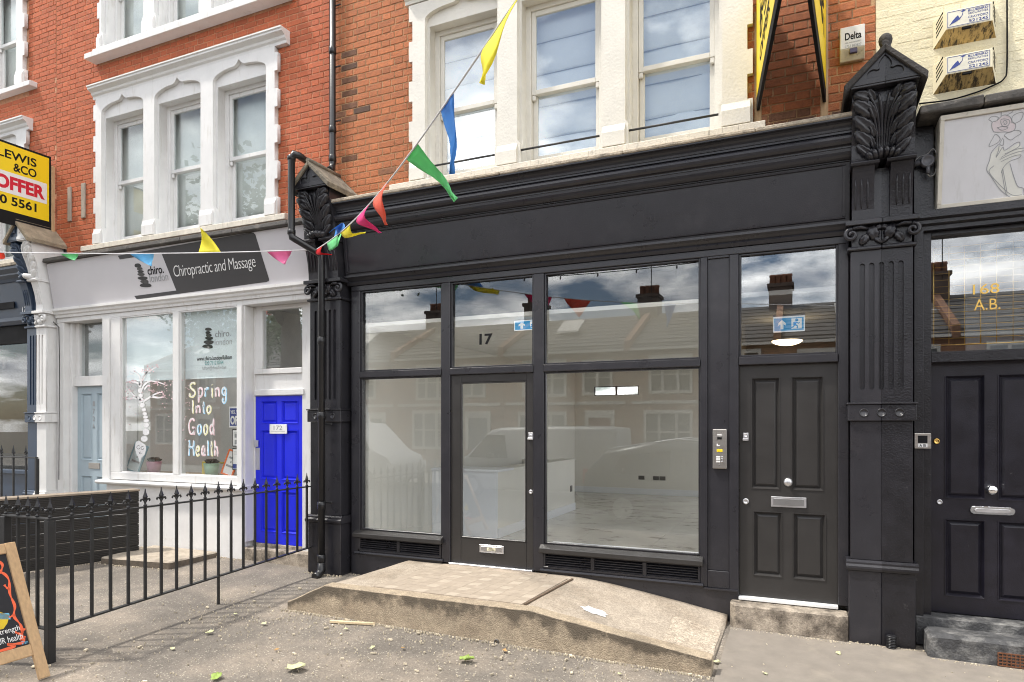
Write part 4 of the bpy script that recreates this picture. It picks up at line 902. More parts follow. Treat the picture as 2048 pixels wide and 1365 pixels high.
for u, v, r in ((190, 1105, 14), (222, 1110, 12), (205, 1150, 8)): st.strip([gp(u+r*cos(k*.55), v+r*sin(k*.55)) for k in range(11)], .006, GY-.0035, .0008)
st.build('drawn_line', GR1, tr)
for pts in ([(210, 590), (222, 545), (250, 510), (300, 480), (338, 455)], [(225, 560), (262, 492), (262, 458)], [(205, 570), (195, 530), (165, 500)], [(215, 640), (240, 600), (280, 575), (340, 580), (400, 600)], [(225, 740), (262, 715), (300, 690), (345, 668), (385, 662)], [(290, 695), (340, 705), (395, 702)], [(208, 725), (180, 705), (150, 685), (125, 655)], [(180, 705), (130, 712), (88, 716)], [(205, 600), (160, 580), (115, 580)], [(235, 640), (262, 612), (285, 610)]):
    b = bez([gp(*q) for q in pts], 5); st = MB(); st.strip(b, [.028*(1-.75*i/len(b))+.004 for i in range(len(b))], GY-.003, .002); st.build('branch', PAINTW, tr)
rnd = random.Random(9); pet = MB()
tips = [(338, 455), (262, 458), (165, 500), (400, 600), (385, 662), (395, 702), (125, 655), (88, 716), (115, 580), (285, 610), (300, 480), (345, 668), (330, 575), (230, 490), (300, 650), (150, 570), (350, 600)]
for u, v in tips:
    for k in range(9):
        a, b = u+rnd.gauss(0, 16), v+rnd.gauss(0, 12); r = rnd.uniform(3, 6); pet.prism([gp(a+r*cos(j*pi/3), b+r*.8*sin(j*pi/3)) for j in range(6)], GY-.0045, GY-.0035)
for k in range(85):
    a, b = rnd.choice((rnd.uniform(95, 465), rnd.uniform(380, 465), rnd.uniform(520, 600))), rnd.uniform(560, 1100); b = min(b, rnd.uniform(560, 1080)); r = rnd.uniform(2.6, 5); pet.prism([gp(a+r*cos(j*pi/3), b+r*.8*sin(j*pi/3)) for j in range(6)], GY-.0045, GY-.0035)
struct(pet.build('petals', PINK, tr), 'stuff')
# hand lettering: strokes in a unit box
GLY = {'S': [[(.85, .88), (.55, 1), (.2, .85), (.3, .6), (.7, .42), (.8, .18), (.45, 0), (.1, .08), (.12, .25)]], 'p': [[(.15, .62), (.22, .3), (.2, -.42)], [(.2, .45), (.5, .65), (.85, .45), (.75, .1), (.4, .02), (.22, .15)]], 'r': [[(.2, .6), (.25, .3), (.22, 0)], [(.24, .4), (.5, .62), (.8, .55)]],
       'i': [[(.45, .6), (.5, .3), (.5, .03), (.7, .0)], [(.45, .85), (.5, .83)]], 'n': [[(.15, .62), (.2, .3), (.18, 0)], [(.2, .4), (.5, .62), (.75, .45), (.75, .02)]], 'g': [[(.8, .5), (.5, .65), (.2, .45), (.3, .2), (.6, .15), (.8, .4)], [(.82, .6), (.85, .1), (.75, -.35), (.4, -.42), (.25, -.2), (.45, -.1)]],
       'I': [[(.3, 1), (.55, .95), (.45, .5), (.5, .1), (.7, .02)]], 't': [[(.5, .95), (.45, .4), (.55, .03), (.8, .08)], [(.15, .62), (.85, .66)]], 'o': [[(.5, .62), (.2, .45), (.25, .1), (.55, 0), (.8, .25), (.75, .52), (.5, .62)]], 'G': [[(.85, .85), (.5, 1), (.15, .75), (.1, .35), (.35, .03), (.7, .1), (.85, .4), (.55, .42)], [(.85, .4), (.8, -.05)]],
       'd': [[(.75, .5), (.45, .62), (.18, .35), (.4, .02), (.72, .2)], [(.78, 1), (.76, .5), (.8, .05), (.95, .02)]], 'H': [[(.1, 1), (.22, .9), (.18, .4), (.12, 0)], [(.18, .5), (.5, .58), (.85, .5)], [(.88, 1), (.82, .5), (.9, 0)]], 'e': [[(.2, .32), (.75, .38), (.6, .62), (.25, .5), (.2, .15), (.5, 0), (.82, .12)]],
       'a': [[(.75, .5), (.45, .62), (.18, .3), (.4, .02), (.72, .25)], [(.75, .6), (.74, .15), (.9, .0)]], 'l': [[(.4, 1), (.5, .7), (.48, .2), (.65, 0)]], 'h': [[(.2, 1), (.28, .6), (.2, 0)], [(.26, .4), (.55, .6), (.75, .4), (.78, .05), (.92, .02)]]}
def letter(par, c, x0, x1, z0, z1, y, m, w):
    mb = MB()
    for stx in GLY[c]: b = bez([(x0+u*(x1-x0), z0+v*(z1-z0)) for u, v in stx], 6); mb.strip(b, [w*(.75+.5*abs(sin(i*.5))) for i in range(len(b))], y, .0015)
    return mb.build('letter', m, par)
sg = thing('window_lettering', 'pastel hand-painted words Spring Into Good Health on the right pane', 'window art', (gp(700, 1180)[0], GY, gp(700, 1180)[1]))
cols = [PYEL, PINK, PBLU, PYEL, PINK, PBLU]; k = 0
for wd, u0, u1, v0, v1 in (('Spring', 595, 905, 585, 700), ('Into', 612, 785, 735, 832), ('Good', 590, 808, 875, 1000), ('Health', 588, 838, 1052, 1172)):
    n = len(wd); ws = [1.25 if c in 'SGH' else (.62 if c in 'ilIt' else .95) for c in wd]; tot = sum(ws); acc = 0
    for c, w_ in zip(wd, ws):
        a = gp(u0+(u1-u0)*acc/tot, v1); b = gp(u0+(u1-u0)*(acc+w_*.9)/tot, v0); letter(sg, c, a[0], b[0], a[1], b[1], GY-.003, cols[k % 6], .026)
        letter(sg, c, a[0]-.006, b[0]-.006, a[1]+.006, b[1]+.006, GY-.0045, PAINTW, .010); acc += w_; k += 1
# things in the window
def pot(label, px, m, y=.22):
    x = X(px, y); t = thing('potted_succulent', label, 'plant', (x, y, 1.076), 'pots in the chiropractic window')
    MB().lathe([(.075, 0), (.095, .14), (.10, .15), (.09, .152), (.08, .13), (.002, .128)], (x, y, 1.076), 20).build('pot', m, t)
    rnd = random.Random(px); lf = mat('succulent_leaf', (.045, .060, .055), .6, .3, 30)
    for i in range(26):
        a = i*2.4; e = .25+1.1*(i/26); L = .10*(1-.35*i/26); d_ = Vector((cos(a)*cos(e), sin(a)*cos(e), sin(e)))
        MB().ell((x+d_.x*L*.55, y+d_.y*L*.55, 1.215+d_.z*L*.55), (.012, .020, L*.55), d_.to_track_quat('Z', 'Y').to_matrix(), 8, 5).build('leaf', lf, t)
pot('pink pot with a dark succulent on the window shelf', 308, mat('pink_ceramic', (.52, .30, .40), .4, .05)); pot('mint green pot with a dark succulent on the window shelf', 423, mat('mint_ceramic', (.36, .58, .45), .4, .05))
def frame(label, cxp, w, h, lean, m, face, y=.2, rz=0):
    x = X(cxp, y); t = thing('picture_frame', label, 'picture frame', (x, y, 1.076))
    M4 = Matrix.Translation((x, y, 1.078)) @ Matrix.Rotation(rz, 4, 'Z') @ Matrix.Rotation(lean, 4, 'Y') @ Matrix.Rotation(-.2, 4, 'X')
    def tb_(nm, mm, *bx):
        mb = MB()
        for q in bx: mb.box(*q)
        mb.v = [tuple(M4 @ Vector(v)) for v in mb.v]; return mb.build(nm, mm, t)
    tb_('frame', m, (-w/2, -w/2+.02, -.01, .01, 0, h), (w/2-.02, w/2, -.01, .01, 0, h), (-w/2+.0201, w/2-.0201, -.01, .01, h-.02, h), (-w/2+.0201, w/2-.0201, -.01, .01, 0, .02)); tb_('sheet', face, (-w/2+.02, w/2-.02, -.004, .002, .02, h-.02))
    for k, (zz, ww) in enumerate(((.66, .5), (.5, .1), (.34, .6))): tb_('printed_line', INKGRY, (-w*ww/2, w*ww/2, -.006, -.0045, h*zz, h*zz+.025))
frame('pale blue framed print leaning at the left of the window', 264, .26, .40, .26, mat('teal_frame', (.20, .36, .42), .5), mat('pale_print', (.58, .66, .68), .6)); frame('orange framed print leaning by the pots', 453, .20, .33, .25, mat('orange_frame', (.75, .16, .03), .5), PRINTW)
part('display_stand', None, mat('yellow_stand', (.62, .52, .10), .5), (X(405, .3), X(411, .3), .29, .32, 1.076, 1.24), (X(411.1, .3), X(446, .3), .29, .32, 1.22, 1.24))
tag(bpy.context.scene.objects['display_stand'], 'small yellow rack behind the mint green pot', 'stand')
op = thing('open_sign', 'blue and white YES WE\'RE OPEN sign hanging in the window', 'sign', (-6.3, .05, 1.75))
ox = X(458, .12); part('board', op, PRINTW, (ox, ox+.285, .120, .124, 1.69, 1.95), bev=0); part('blue_field', op, INKBLU, (ox+.015, ox+.27, .1185, .1197, 1.71, 1.93), bev=0)
text('lettering', op, PRINTW, "YES, WE'RE", ox+.025, ox+.262, 1.855, 1.905, .118, .02, .001); text('lettering', op, PRINTW, 'OPEN', ox+.025, ox+.262, 1.725, 1.835, .118, .045, .001)
for v0, v1, lb in ((1.455, 1.67, 'upper black-framed leaflet with small portrait photos in the window'), (1.165, 1.435, 'lower black-framed leaflet with blue printing in the window')):
    po = thing('leaflet', lb, 'leaflet', (-6.3, .05, v0), 'leaflets at the window edge'); xa = X(464.5, .05); part('backing', po, INKBLK, (xa, xa+.2, .052, .056, v0, v1), bev=0); part('sheet', po, PRINTW, (xa+.012, xa+.19, .050, .0515, v0+.012, v1-.012), bev=0)
    if v0 > 1.4: part('portrait', po, INKGRY, (xa+.04, xa+.09, .0485, .0497, v0+.11, v0+.16), (xa+.04, xa+.09, .0485, .0497, v0+.03, v0+.08), bev=0)
    else: part('blue_block', po, INKBLU, (xa+.012, xa+.19, .0485, .0497, v0+.02, v0+.075), bev=0)
    part('print_lines', po, INKGRY, *[(xa+.025, xa+.15, .0485, .0497, v1-.045-.015*k, v1-.041-.015*k) for k in range(3)], bev=0)
stp = MB().box(-6.30, -5.08, .0, .125, .02, .235).build('door_step', STEPC, None, .012); tag(stp, 'low concrete doorstep below the bright blue door', 'step')
part('threshold', ch, STEPC, (-6.172, -5.436, .126, .25, .1, .276))
# thick slab in front
sl = [(-7.62, -.83), (-6.63, -.70), (-6.62, -.02), (-7.75, -.02)]
mb = MB(); mb.hexa([(x, y, .03) for x, y in sl], [(x+.004*(i % 2), y, .158) for i, (x, y) in enumerate(sl)]); so = mb.build('stone_slab', SLATEC, None, .014); so.data.materials.append(mat('soiled_slab_edge', (.13, .105, .08), .95, .35, 12, .7, 60))
for po_ in so.data.polygons: po_.material_index = 1 if abs(po_.normal.z) < .3 else 0
tag(so, 'thick worn stone slab lying in front of the white shop window', 'slab')

# ------------------------------------------------------------------ the blue shop at the left edge
bs = thing('shop_front', 'navy blue shop front cut off by the left edge of the photo', 'shop front', (-12, 0, .15))
MB().extr([(.10, 3.30), (-.05, 3.30), (-.13, 3.80), (.10, 3.80)], -15, -10.20).build('fascia', NAVY, bs); MB().extr([(.10, 3.801), (-.15, 3.801), (-.17, 3.84), (-.22, 3.88), (-.22, 3.90), (-.28, 3.95), (-.28, 3.99), (.1, 3.99)], -15, -10.18).build('cornice', NAVY, bs)
part('coping', bs, COPING, (-15, -10.18, -.30, .1, 3.9905, 4.03)); MB().extr([(.1, 3.20), (-.04, 3.20), (-.08, 3.25), (-.08, 3.2995), (.1, 3.2995)], -15, -10.20).build('lower_moulding', NAVY, bs)
text('fascia_number', bs, PRINTW, '17', X(45, -.07), X(53, -.07), Z(49, 625, -.07), Z(49, 614, -.07), -.073, .0, .002); part('painted_out_patch', bs, INKBLK, (-11.6, X(28, -.1), -.102, -.094, Z(15, 618, -.1), Z(15, 605, -.1)), bev=0)
part('jamb', bs, NAVY, (-10.32, -10.20, -.02, .1, .15, 3.199)); part('blind_box', bs, INKBLK, (-15, -10.33, .0, .1, 2.93, 3.199)); part('stall_riser', bs, NAVY, (-15, -10.33, .0, .1, .1, 1.0)); part('sill', bs, NAVY, (-15, -10.325, -.05, .1, 1.001, 1.05))
MB().box(-15, -10.325, .03, .035, 1.05, 2.93).build('window_pane', GLASS, bs)
TAN = mat('tan_interior', (.30, .23, .13), .8, .15, 2)
part('room', bs, TAN, (-15, -10.2, 3.0, 3.02, .1, 3.2), (-10.2, -10.18, .1, 3, .1, 3.2), (-15, -10.2, .11, 3, .2, .22), (-15, -10.2, .11, 3, 3.2, 3.22), (-15.02, -15, .1, 3, .1, 3.2), bev=0)
part('dark_screen', bs, INKBLK, (-13, -10.36, .6, .62, .3, 1.25))
pd = thing('pendant_lamp', 'pendant lamp with a pale green shade inside the navy shop', 'lamp', (-11.9, .9, 2.4)); px_, pz_ = X(8, .9), Z(8, 712, .9)
MB().lathe([(.17, 0), (.16, .03), (.06, .07), (.02, .09)], (px_, .9, pz_), 18).build('shade', mat('green_shade', (.25, .42, .26), .5), pd); MB().tube([(px_, .9, pz_+.09), (px_, .9, 3.19)], .006, 6).build('flex', INKBLK, pd); MB().tube([(px_, .9, pz_-.01), (px_, .9, pz_-.22)], .02, 8).build('hanging_bulb', PRINTW, pd)

# ------------------------------------------------------------------ the shop and black door on the right
rs = thing('shop_front', 'old black shop front with a white light-box sign, cut by the right edge', 'shop front', (1.5, 0, 0))
GREYW = mat('aged_white_metal', (.58, .55, .48), .5, .08, 8, .1, 60, stain=((.24, .20, .14), 10, .6, .8))
SIGNW = mat('white_sign_acrylic', (.60, .60, .62), .35, .04, 4, stain=((.50, .50, .50), 5, .55, .8, (4, 4, .4)))
sy = lambda z: -.05-.15*(z-3.38)/.68
part('side_board', rs, BLACK2, (.79, .925, -.02, .1, 3.36, 4.05))
MB().extr([(.1, 3.38), (sy(3.38), 3.38), (sy(4.04), 4.04), (.1, 4.04)], .935, 4.0).build('sign_case', GREYW, rs, .004)
def rbrd(nm, m, poly, off, th): n = len(poly); return MB().add([(x, sy(z)-off-th, z) for x, z in poly]+[(x, sy(z)-off, z) for x, z in poly], [tuple(range(n)), tuple(range(n, 2*n))[::-1]]+[(i, (i+1) % n, n+(i+1) % n, n+i) for i in range(n)]).build(nm, m, rs, .002)
for nm, a in (('sign_rim', rect(.937, 4, 4.005, 4.038)), ('sign_rim', rect(.937, 4, 3.383, 3.412)), ('sign_rim', rect(.937, .965, 3.4125, 4.0045))): rbrd(nm, GREYW, a, .0005, .022)
rbrd('sign_face', SIGNW, rect(.966, 4, 3.413, 4.004), .0005, .006)
q5 = lambda u, v: (1820+u/4.877, 180+v/4.877)
def RP(u, v):
    px, py = q5(u, v); z = 3.7
    for _ in range(6): y = sy(z)-.007; z = Z(px, py, y)
    return X(px, y), z
art = [([(865, 530), (795, 610), (775, 690), (748, 780), (800, 860), (860, 950), (930, 1020), (1010, 1055), (1100, 1045), (1105, 965), (1050, 940), (1010, 840), (975, 720)], 1), ([(870, 545), (860, 600), (840, 660), (905, 560), (925, 590), (1030, 520), (1070, 515), (1060, 555), (985, 600), (890, 660)], 0), ([(925, 625), (1040, 580), (1112, 568)], 0), ([(875, 680), (960, 640), (1040, 610), (1110, 595)], 0), ([(890, 700), (1000, 650), (1080, 635), (1060, 665), (970, 700), (910, 760), (890, 815)], 0), ([(905, 770), (945, 1000), (930, 1000), (895, 790)], 0), ([(820, 740), (780, 775), (775, 810), (830, 880), (940, 990), (1010, 1030), (1090, 1025)], 0),
       ([(815, 410), (800, 370), (800, 320), (850, 300), (890, 260), (930, 245), (975, 265), (1000, 310), (1030, 340), (1020, 390), (970, 415), (920, 410), (860, 415), (815, 410)], 1), ([(885, 320), (890, 290), (930, 285), (970, 300), (960, 345), (910, 360), (885, 320)], 0), ([(905, 325), (920, 300), (945, 310), (940, 335), (915, 335), (930, 320)], 0), ([(850, 370), (900, 395), (955, 370), (910, 358), (850, 370)], 0), ([(800, 310), (770, 290), (800, 262), (860, 268), (850, 300)], 0), ([(890, 255), (900, 210), (990, 190), (1000, 215), (940, 250)], 0), ([(985, 320), (1010, 250), (1100, 220), (1085, 290), (1030, 325), (990, 320)], 0), ([(825, 440), (770, 550), (850, 520), (880, 480), (850, 440), (825, 440)], 0), ([(920, 450), (980, 490), (1030, 460), (1085, 420), (1040, 395), (940, 425), (920, 450)], 0), ([(905, 470), (875, 530), (910, 540), (915, 480)], 0)]
for pts, cl in art:
    b = bez([RP(*q) for q in pts], 5); mb = MB(); mb.strip(b, .0045, 0, .0012); mb.v = [(x, sy(z)-.0082+y, z) for x, y, z in mb.v]; mb.build('line_drawing', INKGRY, rs)
rbrd('pale_rose_print', mat('pale_rose', (.60, .54, .56), .4), [RP(*q) for q in ((815, 410), (800, 370), (800, 320), (850, 300), (890, 262), (930, 250), (975, 268), (1000, 312), (1028, 342), (1018, 388), (970, 412), (920, 408), (860, 412))], .0066, .0005)
rbrd('pale_hand_print', mat('pale_cream_print', (.62, .62, .58), .4), [RP(*q) for q in ((865, 545), (800, 615), (780, 690), (755, 780), (805, 855), (865, 945), (935, 1012), (1010, 1046), (1092, 1036), (1096, 972), (1044, 948), (1002, 845), (968, 722), (1000, 660), (1075, 640), (1100, 575), (1060, 520), (930, 595))], .0066, .0005)
cp = MB(); rnd = random.Random(5); x = .80
while x < 3:
    x2 = x+rnd.uniform(.25, .5); a = rnd.uniform(-.01, .01); cp = MB().hexa([(x, -.27+a, 4.055+a), (x2-.004, -.25, 4.06), (x2-.004, .11, 4.06), (x, .11, 4.06)], [(x, -.26, 4.115+a), (x2-.004, -.27+a, 4.125+a), (x2-.004, .11, 4.15), (x, .11, 4.14)]).build('coping_slate', DARKCOP, rs, .008); x = x2
MB().extr([(.1, 3.24), (-.02, 3.24), (-.02, 3.27), (-.05, 3.285), (-.05, 3.31), (-.08, 3.325), (-.08, 3.379), (.1, 3.379)], .79, 4).build('lower_moulding', BLACK2, rs)
part('jamb', rs, BLACK2, (.79, .855, -.03, .2, .02, 3.239)); part('jamb', rs, BLACK2, (.8555, .915, .03, .2, .02, 3.239)); part('head', rs, BLACK2, (.9155, 2.1, .04, .2, 3.205, 3.239)); part('transom', rs, BLACK2, (.9155, 2.1, .035, .2, 2.215, 2.298)); part('jamb', rs, BLACK2, (1.80, 1.9, .03, .2, .2, 3.2))
MB().box(.9155, 1.80, .105, .11, 2.29, 3.21).build('transom_pane', GLASSD, rs)
DY = .12
od = panel_door('black_door', rs, DOORNAVY, .917, 1.795, .245, 2.2145, DY, [(1.018, 1.285, 1.145, 2.115), (1.365, 1.64, 1.145, 2.115), (1.018, 1.285, .375, .985), (1.365, 1.64, .375, .985)])
MB().lathe([(.034, 0), (.036, .008), (.024, .016), (.020, .04), (.032, .055), (.036, .075), (.03, .095), (.004, .10)], (X(1980, DY), DY, Z(1982, 979, DY)), 20, 'y').build('door_knob', CHROME, od)
lpx, lpz = X(1984, DY), Z(1984, 1022, DY); r_ = .032; o = [(lpx+.115*sg_+r_*cos(a), lpz+r_*sin(a)) for sg_, a0 in ((1, -pi/2), (-1, pi/2)) for a in [a0+k*pi/8 for k in range(9)]]
MB().prism(o, DY-.014, DY-.0005).build('letter_plate', CHROME, od, .005); MB().prism([(lpx+(x-lpx)*.8, lpz+(z-lpz)*.5) for x, z in o], DY-.02, DY-.0145).build('letter_flap', SATIN, od, .003)
MB().lathe([(.02, 0), (.02, .01), (.012, .013), (.012, .008), (.002, .008)], (X(1879, DY), DY, Z(1878, 1004, DY)), 14, 'y').build('keyhole_rose', SATIN, od); MB().lathe([(.024, 0), (.022, .01), (.016, .013), (.014, .009), (.002, .009)], (X(1873, DY), DY, Z(1873, 883, DY)), 16, 'y').build('brass_lock', BRASS, od)
text('gold_number', rs, GOLD, '168', X(1946, .1), X(1999, .1), Z(1972, 588, .1), Z(1972, 568, .1), .103, .0, .002); text('gold_number', rs, GOLD, 'A.B.', X(1948, .1), X(2001, .1), Z(1974, 620, .1), Z(1974, 598, .1), .103, .0, .002)
gr = thing('window_grille', 'brass coloured wire grille behind the glass over the right-hand door', 'grille', (1.3, .2, 2.3)); 
for k in range(9): x = X(1867, .2)+k*.105; MB().tube([(x, .20, 2.36), (x, .20, 3.15)], .006 if k in (0, 3, 6) else .003, 6).build('upright', GOLD, gr)
for k in range(16): z = 2.362+k*.052; MB().tube([(X(1867, .2), .192, z), (1.78, .192, z)], .006 if k == 0 else .0022, 6).build('cross_wire', GOLD, gr)
part('hall', rs, DIMIN, (.9, 1.95, 3, 3.02, .2, 3.3), (.87, .89, .21, 3, .2, 3.3), (1.95, 1.97, .21, 3, .2, 3.3), (.9, 1.95, .21, 3, 3.25, 3.27), bev=0); part('white_partition', rs, PWHITE2, (1.36, 1.94, 1.2, 1.22, .3, 3.2), bev=0); part('threshold', rs, mat('worn_black_stone', (.06, .06, .062), .8, .4, 14, .8, 60, stain=((.22, .215, .205), 6, .48, .68)), (.80, 2.2, -.06, .22, .02, .236))
stR = part('door_step', None, mat('worn_black_stone', (.05, .05, .052)), (.843, 2.2, -.31, -.061, -.05, .178), bev=.022); tag(stR, 'chipped black painted step under the door on the right', 'step')
vb = thing('air_brick', 'rusty cast iron air brick set in the black step', 'vent', (1.35, -.31, 0)); RUST = mat('rusty_iron', (.16, .065, .03), .9, .3, 30, .5, 90)
ax0, ax1 = X(1995, -.312), X(1995, -.312)+.24
for k in range(5): part('grid_bar', vb, RUST, (ax0, ax1, -.318, -.311, .005+k*.022, .013+k*.022), bev=0)
for k in range(10): part('grid_bar', vb, RUST, (ax0+k*.0255, ax0+k*.0255+.008, -.317, -.311, .0132, .0928), bev=0)
ic = thing('door_bell', 'small square steel door bell marked A and B on the right pilaster', 'door bell', (.85, -.03, 1.6)); a, b, c, e = X(1828, -.04), X(1862, -.04), Z(1845, 898, -.04), Z(1845, 867, -.04)
part('plate', ic, STEEL, (a, b, -.05, -.0305, c, e), bev=.004); part('screen', ic, INKBLK, (a+.025, b-.025, -.053, -.0505, c+.045, e-.018), bev=0); part('name_strip', ic, PRINTW, (a+.025, b-.025, -.053, -.0505, c+.012, c+.04), bev=0)
text('letter', ic, INKBLK, 'A', a+.035, a+.052, c+.016, c+.036, -.0535, .01, .001); text('letter', ic, INKBLK, 'B', b-.052, b-.035, c+.016, c+.036, -.0535, .01, .001)
# floodlight on the side board
fl = thing('security_lamp', 'small grey bulkhead lamp with a dangling cable beside the light-box sign', 'lamp', (.83, -.06, 3.7)); lx, lz = X(1855, -.09), Z(1855, 322, -.09); FG = mat('grey_fitting', (.10, .10, .11), .4, .2, 12)
MB().lathe([(.048, -.03), (.05, 0), (.045, .012), (.036, .014), (.03, .006), (.002, .006)], (lx, -.09, lz), 18, 'y').build('lamp_head', FG, fl); MB().tube([(lx, -.08, lz), (lx-.07, -.07, lz-.004), (lx-.085, -.02, lz-.004)], .016, 8).build('bracket', FG, fl); MB().tube([(lx+.005, -.09, lz-.04), (lx+.003, -.09, lz-.10)], .015, 8).build('cable_gland', FG, fl)
MB().tube(bez([(lx-.10, -.04, lz+.0), (lx-.05, -.05, lz+.05), (lx+.0, -.06, lz+.06), (lx+.045, -.05, lz+.10), (lx+.07, -.05, lz+.03), (lx+.055, -.05, lz-.09), (lx+.02, -.07, lz-.115), (lx+.0, -.09, lz-.10)], 6), .004, 6).build('cable', mat('grey_cable', (.34, .33, .31), .5), fl)

# alarm boxes --------------------------------------------------------------
ALC = mat('cream_plastic', (.74, .68, .50), .45, .04, 6, stain=((.60, .50, .30), 6, .6, .8)); ALD = mat('grimy_cream_plastic', (.52, .36, .14), .6, .2, 10, .1, 40, stain=((.045, .03, .015), 5, .47, .60, (8, 3, 1.2)))
def bluebird(label, py):
    y0, y1 = -.005, .118; zt = Z(1892, 24+py, y0); zb = Z(1892, 60+py, y0); xa, xb = X(1892, y0), X(1985, y0)
    wz0 = Z(1867, 100+py, y1); wx0, wx1 = X(1866, y1), X(1992, y1)
    t = thing('alarm_box', label, 'alarm box', ((xa+xb)/2, .1, wz0), 'cream alarm boxes on the painted wall')
    F = [(xa, y0, zb), (xb, y0, zb), (xb, y0, zt), (xa, y0, zt)]; K = [(wx0, y1, wz0), (wx1, y1, wz0), (wx1, y1, zt+.01), (wx0, y1, zt+.01)]
    MB().add(F+K, [(0, 1, 2, 3), (1, 5, 6, 2), (2, 6, 7, 3), (4, 0, 3, 7)]).build('cover', ALC, t, .004); MB().add(F[:2]+K[:2], [(0, 2, 3, 1)]).add([(xa+.002, y0+.004, zb), (xb-.002, y0+.004, zb), (wx1, y1+.002, wz0), (wx0, y1+.002, wz0)], [(0, 1, 2, 3)]).build('sloping_base', ALD, t)
    w, h = xb-xa, zt-zb; R = lambda u0, u1, v0, v1: (xa+u0*w, xa+u1*w, y0-.0032, y0-.0020, zb+v0*h, zb+v1*h)
    part('label', t, mat('pale_cream_label', (.70, .68, .58), .5), (xa+.02*w, xb-.05*w, y0-.0019, y0-.0004, zb+.05*h, zt-.05*h), bev=0)
    part('label_border', t, INKBLU, R(.03, .94, .085, .105), R(.03, .94, .905, .925), R(.03, .037, .1051, .9049), R(.933, .94, .1051, .9049), bev=0)
    for s, v0, v1, u0, bo in (('BLUEBIRD', .74, .86, .48, .008), ('SECURITIES', .60, .69, .48, .0), ('CRAYFORD', .38, .50, .48, .0), ('521245', .15, .31, .50, .01)): text('label_text', t, INKBLU, s, xa+u0*w, xa+.905*w, zb+v0*h, zb+v1*h, y0-.002, bo, .001)
    U = lambda u, v: (xa+u*w, zb+v*h)
    MB().prism([U(*q) for q in ((.07, .17), (.14, .40), (.20, .55), (.27, .68), (.32, .84), (.38, .90), (.43, .86), (.37, .80), (.36, .62), (.30, .42), (.20, .30), (.13, .25))], y0-.0032, y0-.002).build('bird_print', INKBLU, t); MB().prism([U(*q) for q in ((.26, .66), (.32, .82), (.36, .78), (.34, .60), (.29, .50))], y0-.004, y0-.0033).build('bird_breast', mat('pale_cream_label', (.7, .68, .58)), t)
    zz = zb+(wz0-zb)*.15; yy = y0+(y1-y0)*.15
    part('lamp_window', t, INKBLK, (xa+.36*w, xa+.56*w, y0+.002, yy-.003+.004, zz-.008, zb-.002)); 
    for k in range(4):
        a0 = .30+.16*k
        for side in (0, 1):
            A, B_ = (Vector((wx0, y1, 0)), Vector((xa, y0, 0))) if side == 0 else (Vector((wx1, y1, 0)), Vector((xb, y0, 0)))
            p, q = A.lerp(B_, .25), A.lerp(B_, .75); nrm = Vector((-(B_-A).y, (B_-A).x, 0)).normalized()*(1 if side else 1)
            if (nrm.x > 0) != (side == 1): nrm = -nrm
            zc_ = zb+h*(.92-k*.24)
            vs = [p+nrm*.002+Vector((0, 0, zc_-.035)), q+nrm*.002+Vector((0, 0, zc_+.02)), q+nrm*.002+Vector((0, 0, zc_+.03)), p+nrm*.002+Vector((0, 0, zc_-.024))]
            MB().add(vs+[v-nrm*.006 for v in vs], [(0, 1, 2, 3), (4, 7, 6, 5), (0, 4, 5, 1), (1, 5, 6, 2), (2, 6, 7, 3), (3, 7, 4, 0)]).build('vent_slot', INKBLK, t)
bluebird('upper of the two cream alarm boxes with a blue bird label', 0); bluebird('lower of the two cream alarm boxes with a blue bird label', 90)
dx0, dx1 = X(1680, .03), X(1730, .03); dz0, dz1 = Z(1700, 118, .03), Z(1700, 53, .03)
dl = thing('alarm_box', 'slim white alarm box lettered Delta on the red brick', 'alarm box', ((dx0+dx1)/2, .1, dz0)); part('cover', dl, mat('white_plastic', (.70, .70, .69), .4, .04), (dx0, dx1, .03, .11, dz0+.085, dz1), bev=.005)
MB().extr([(.0302, dz0+.0845), (.07, dz0), (.11, dz0), (.11, dz0+.0845)], dx0, dx1).build('lower_cover', mat('stained_white_plastic', (.52, .46, .34), .5, .2, 12, stain=((.25, .2, .1), 14, .55, .7)), dl, .004); part('strobe_window', dl, mat('violet_lens', (.05, .035, .08), .15), (dx0+.07, dx1-.055, .028, .06, dz0+.045, dz0+.085), bev=.004)
dw = dx1-dx0; text('lettering', dl, INKBLK, 'Delta', dx0+.2*dw, dx0+.86*dw, dz0+.155, dz0+.215, .0295, .02, .001); text('lettering', dl, INKGRY, 'FIRE AND SECURITY', dx0+.2*dw, dx0+.86*dw, dz0+.128, dz0+.138, .0295, .0, .001); text('lettering', dl, INKGRY, '0753 883627', dx0+.2*dw, dx0+.86*dw, dz0+.093, dz0+.115, .0295, .0, .001)
wc = MB().tube(bez([(X(1838, .1), .10, Z(1838, 208, .1)), (X(1900, .1), .10, Z(1900, 200, .1)), (X(1950, .1), .10, Z(1950, 186, .1)), (X(1985, .1), .10, Z(1985, 172, .1)), (X(2008, .1), .10, Z(2008, 158, .1)), (X(2014, .1), .10, Z(2014, 130, .1)), (X(2014, .1), .10, Z(2014, 0, .1)), (X(2014, .1), .10, Z(2014, -120, .1))], 6), .006, 6).build('wall_cable', INKBLK); tag(wc, 'thin black cable clipped up the cream wall beside the alarm boxes', 'cable')
# cable down the white shop pilaster
cpts = [(57, 530), (60, 560), (75, 590), (95, 625), (104, 640), (117, 655), (118, 720), (117.5, 850), (117, 960)]
cc_ = MB().tube([(X(p, -.04), -.035 if q > 640 else cy(Z(p, q, -.1))-.012, Z(p, q, -.04 if q > 640 else -.1)) for p, q in cpts], .006, 6).build('wall_cable', INKBLK); tag(cc_, 'black cable running down beside the white pilaster', 'cable')

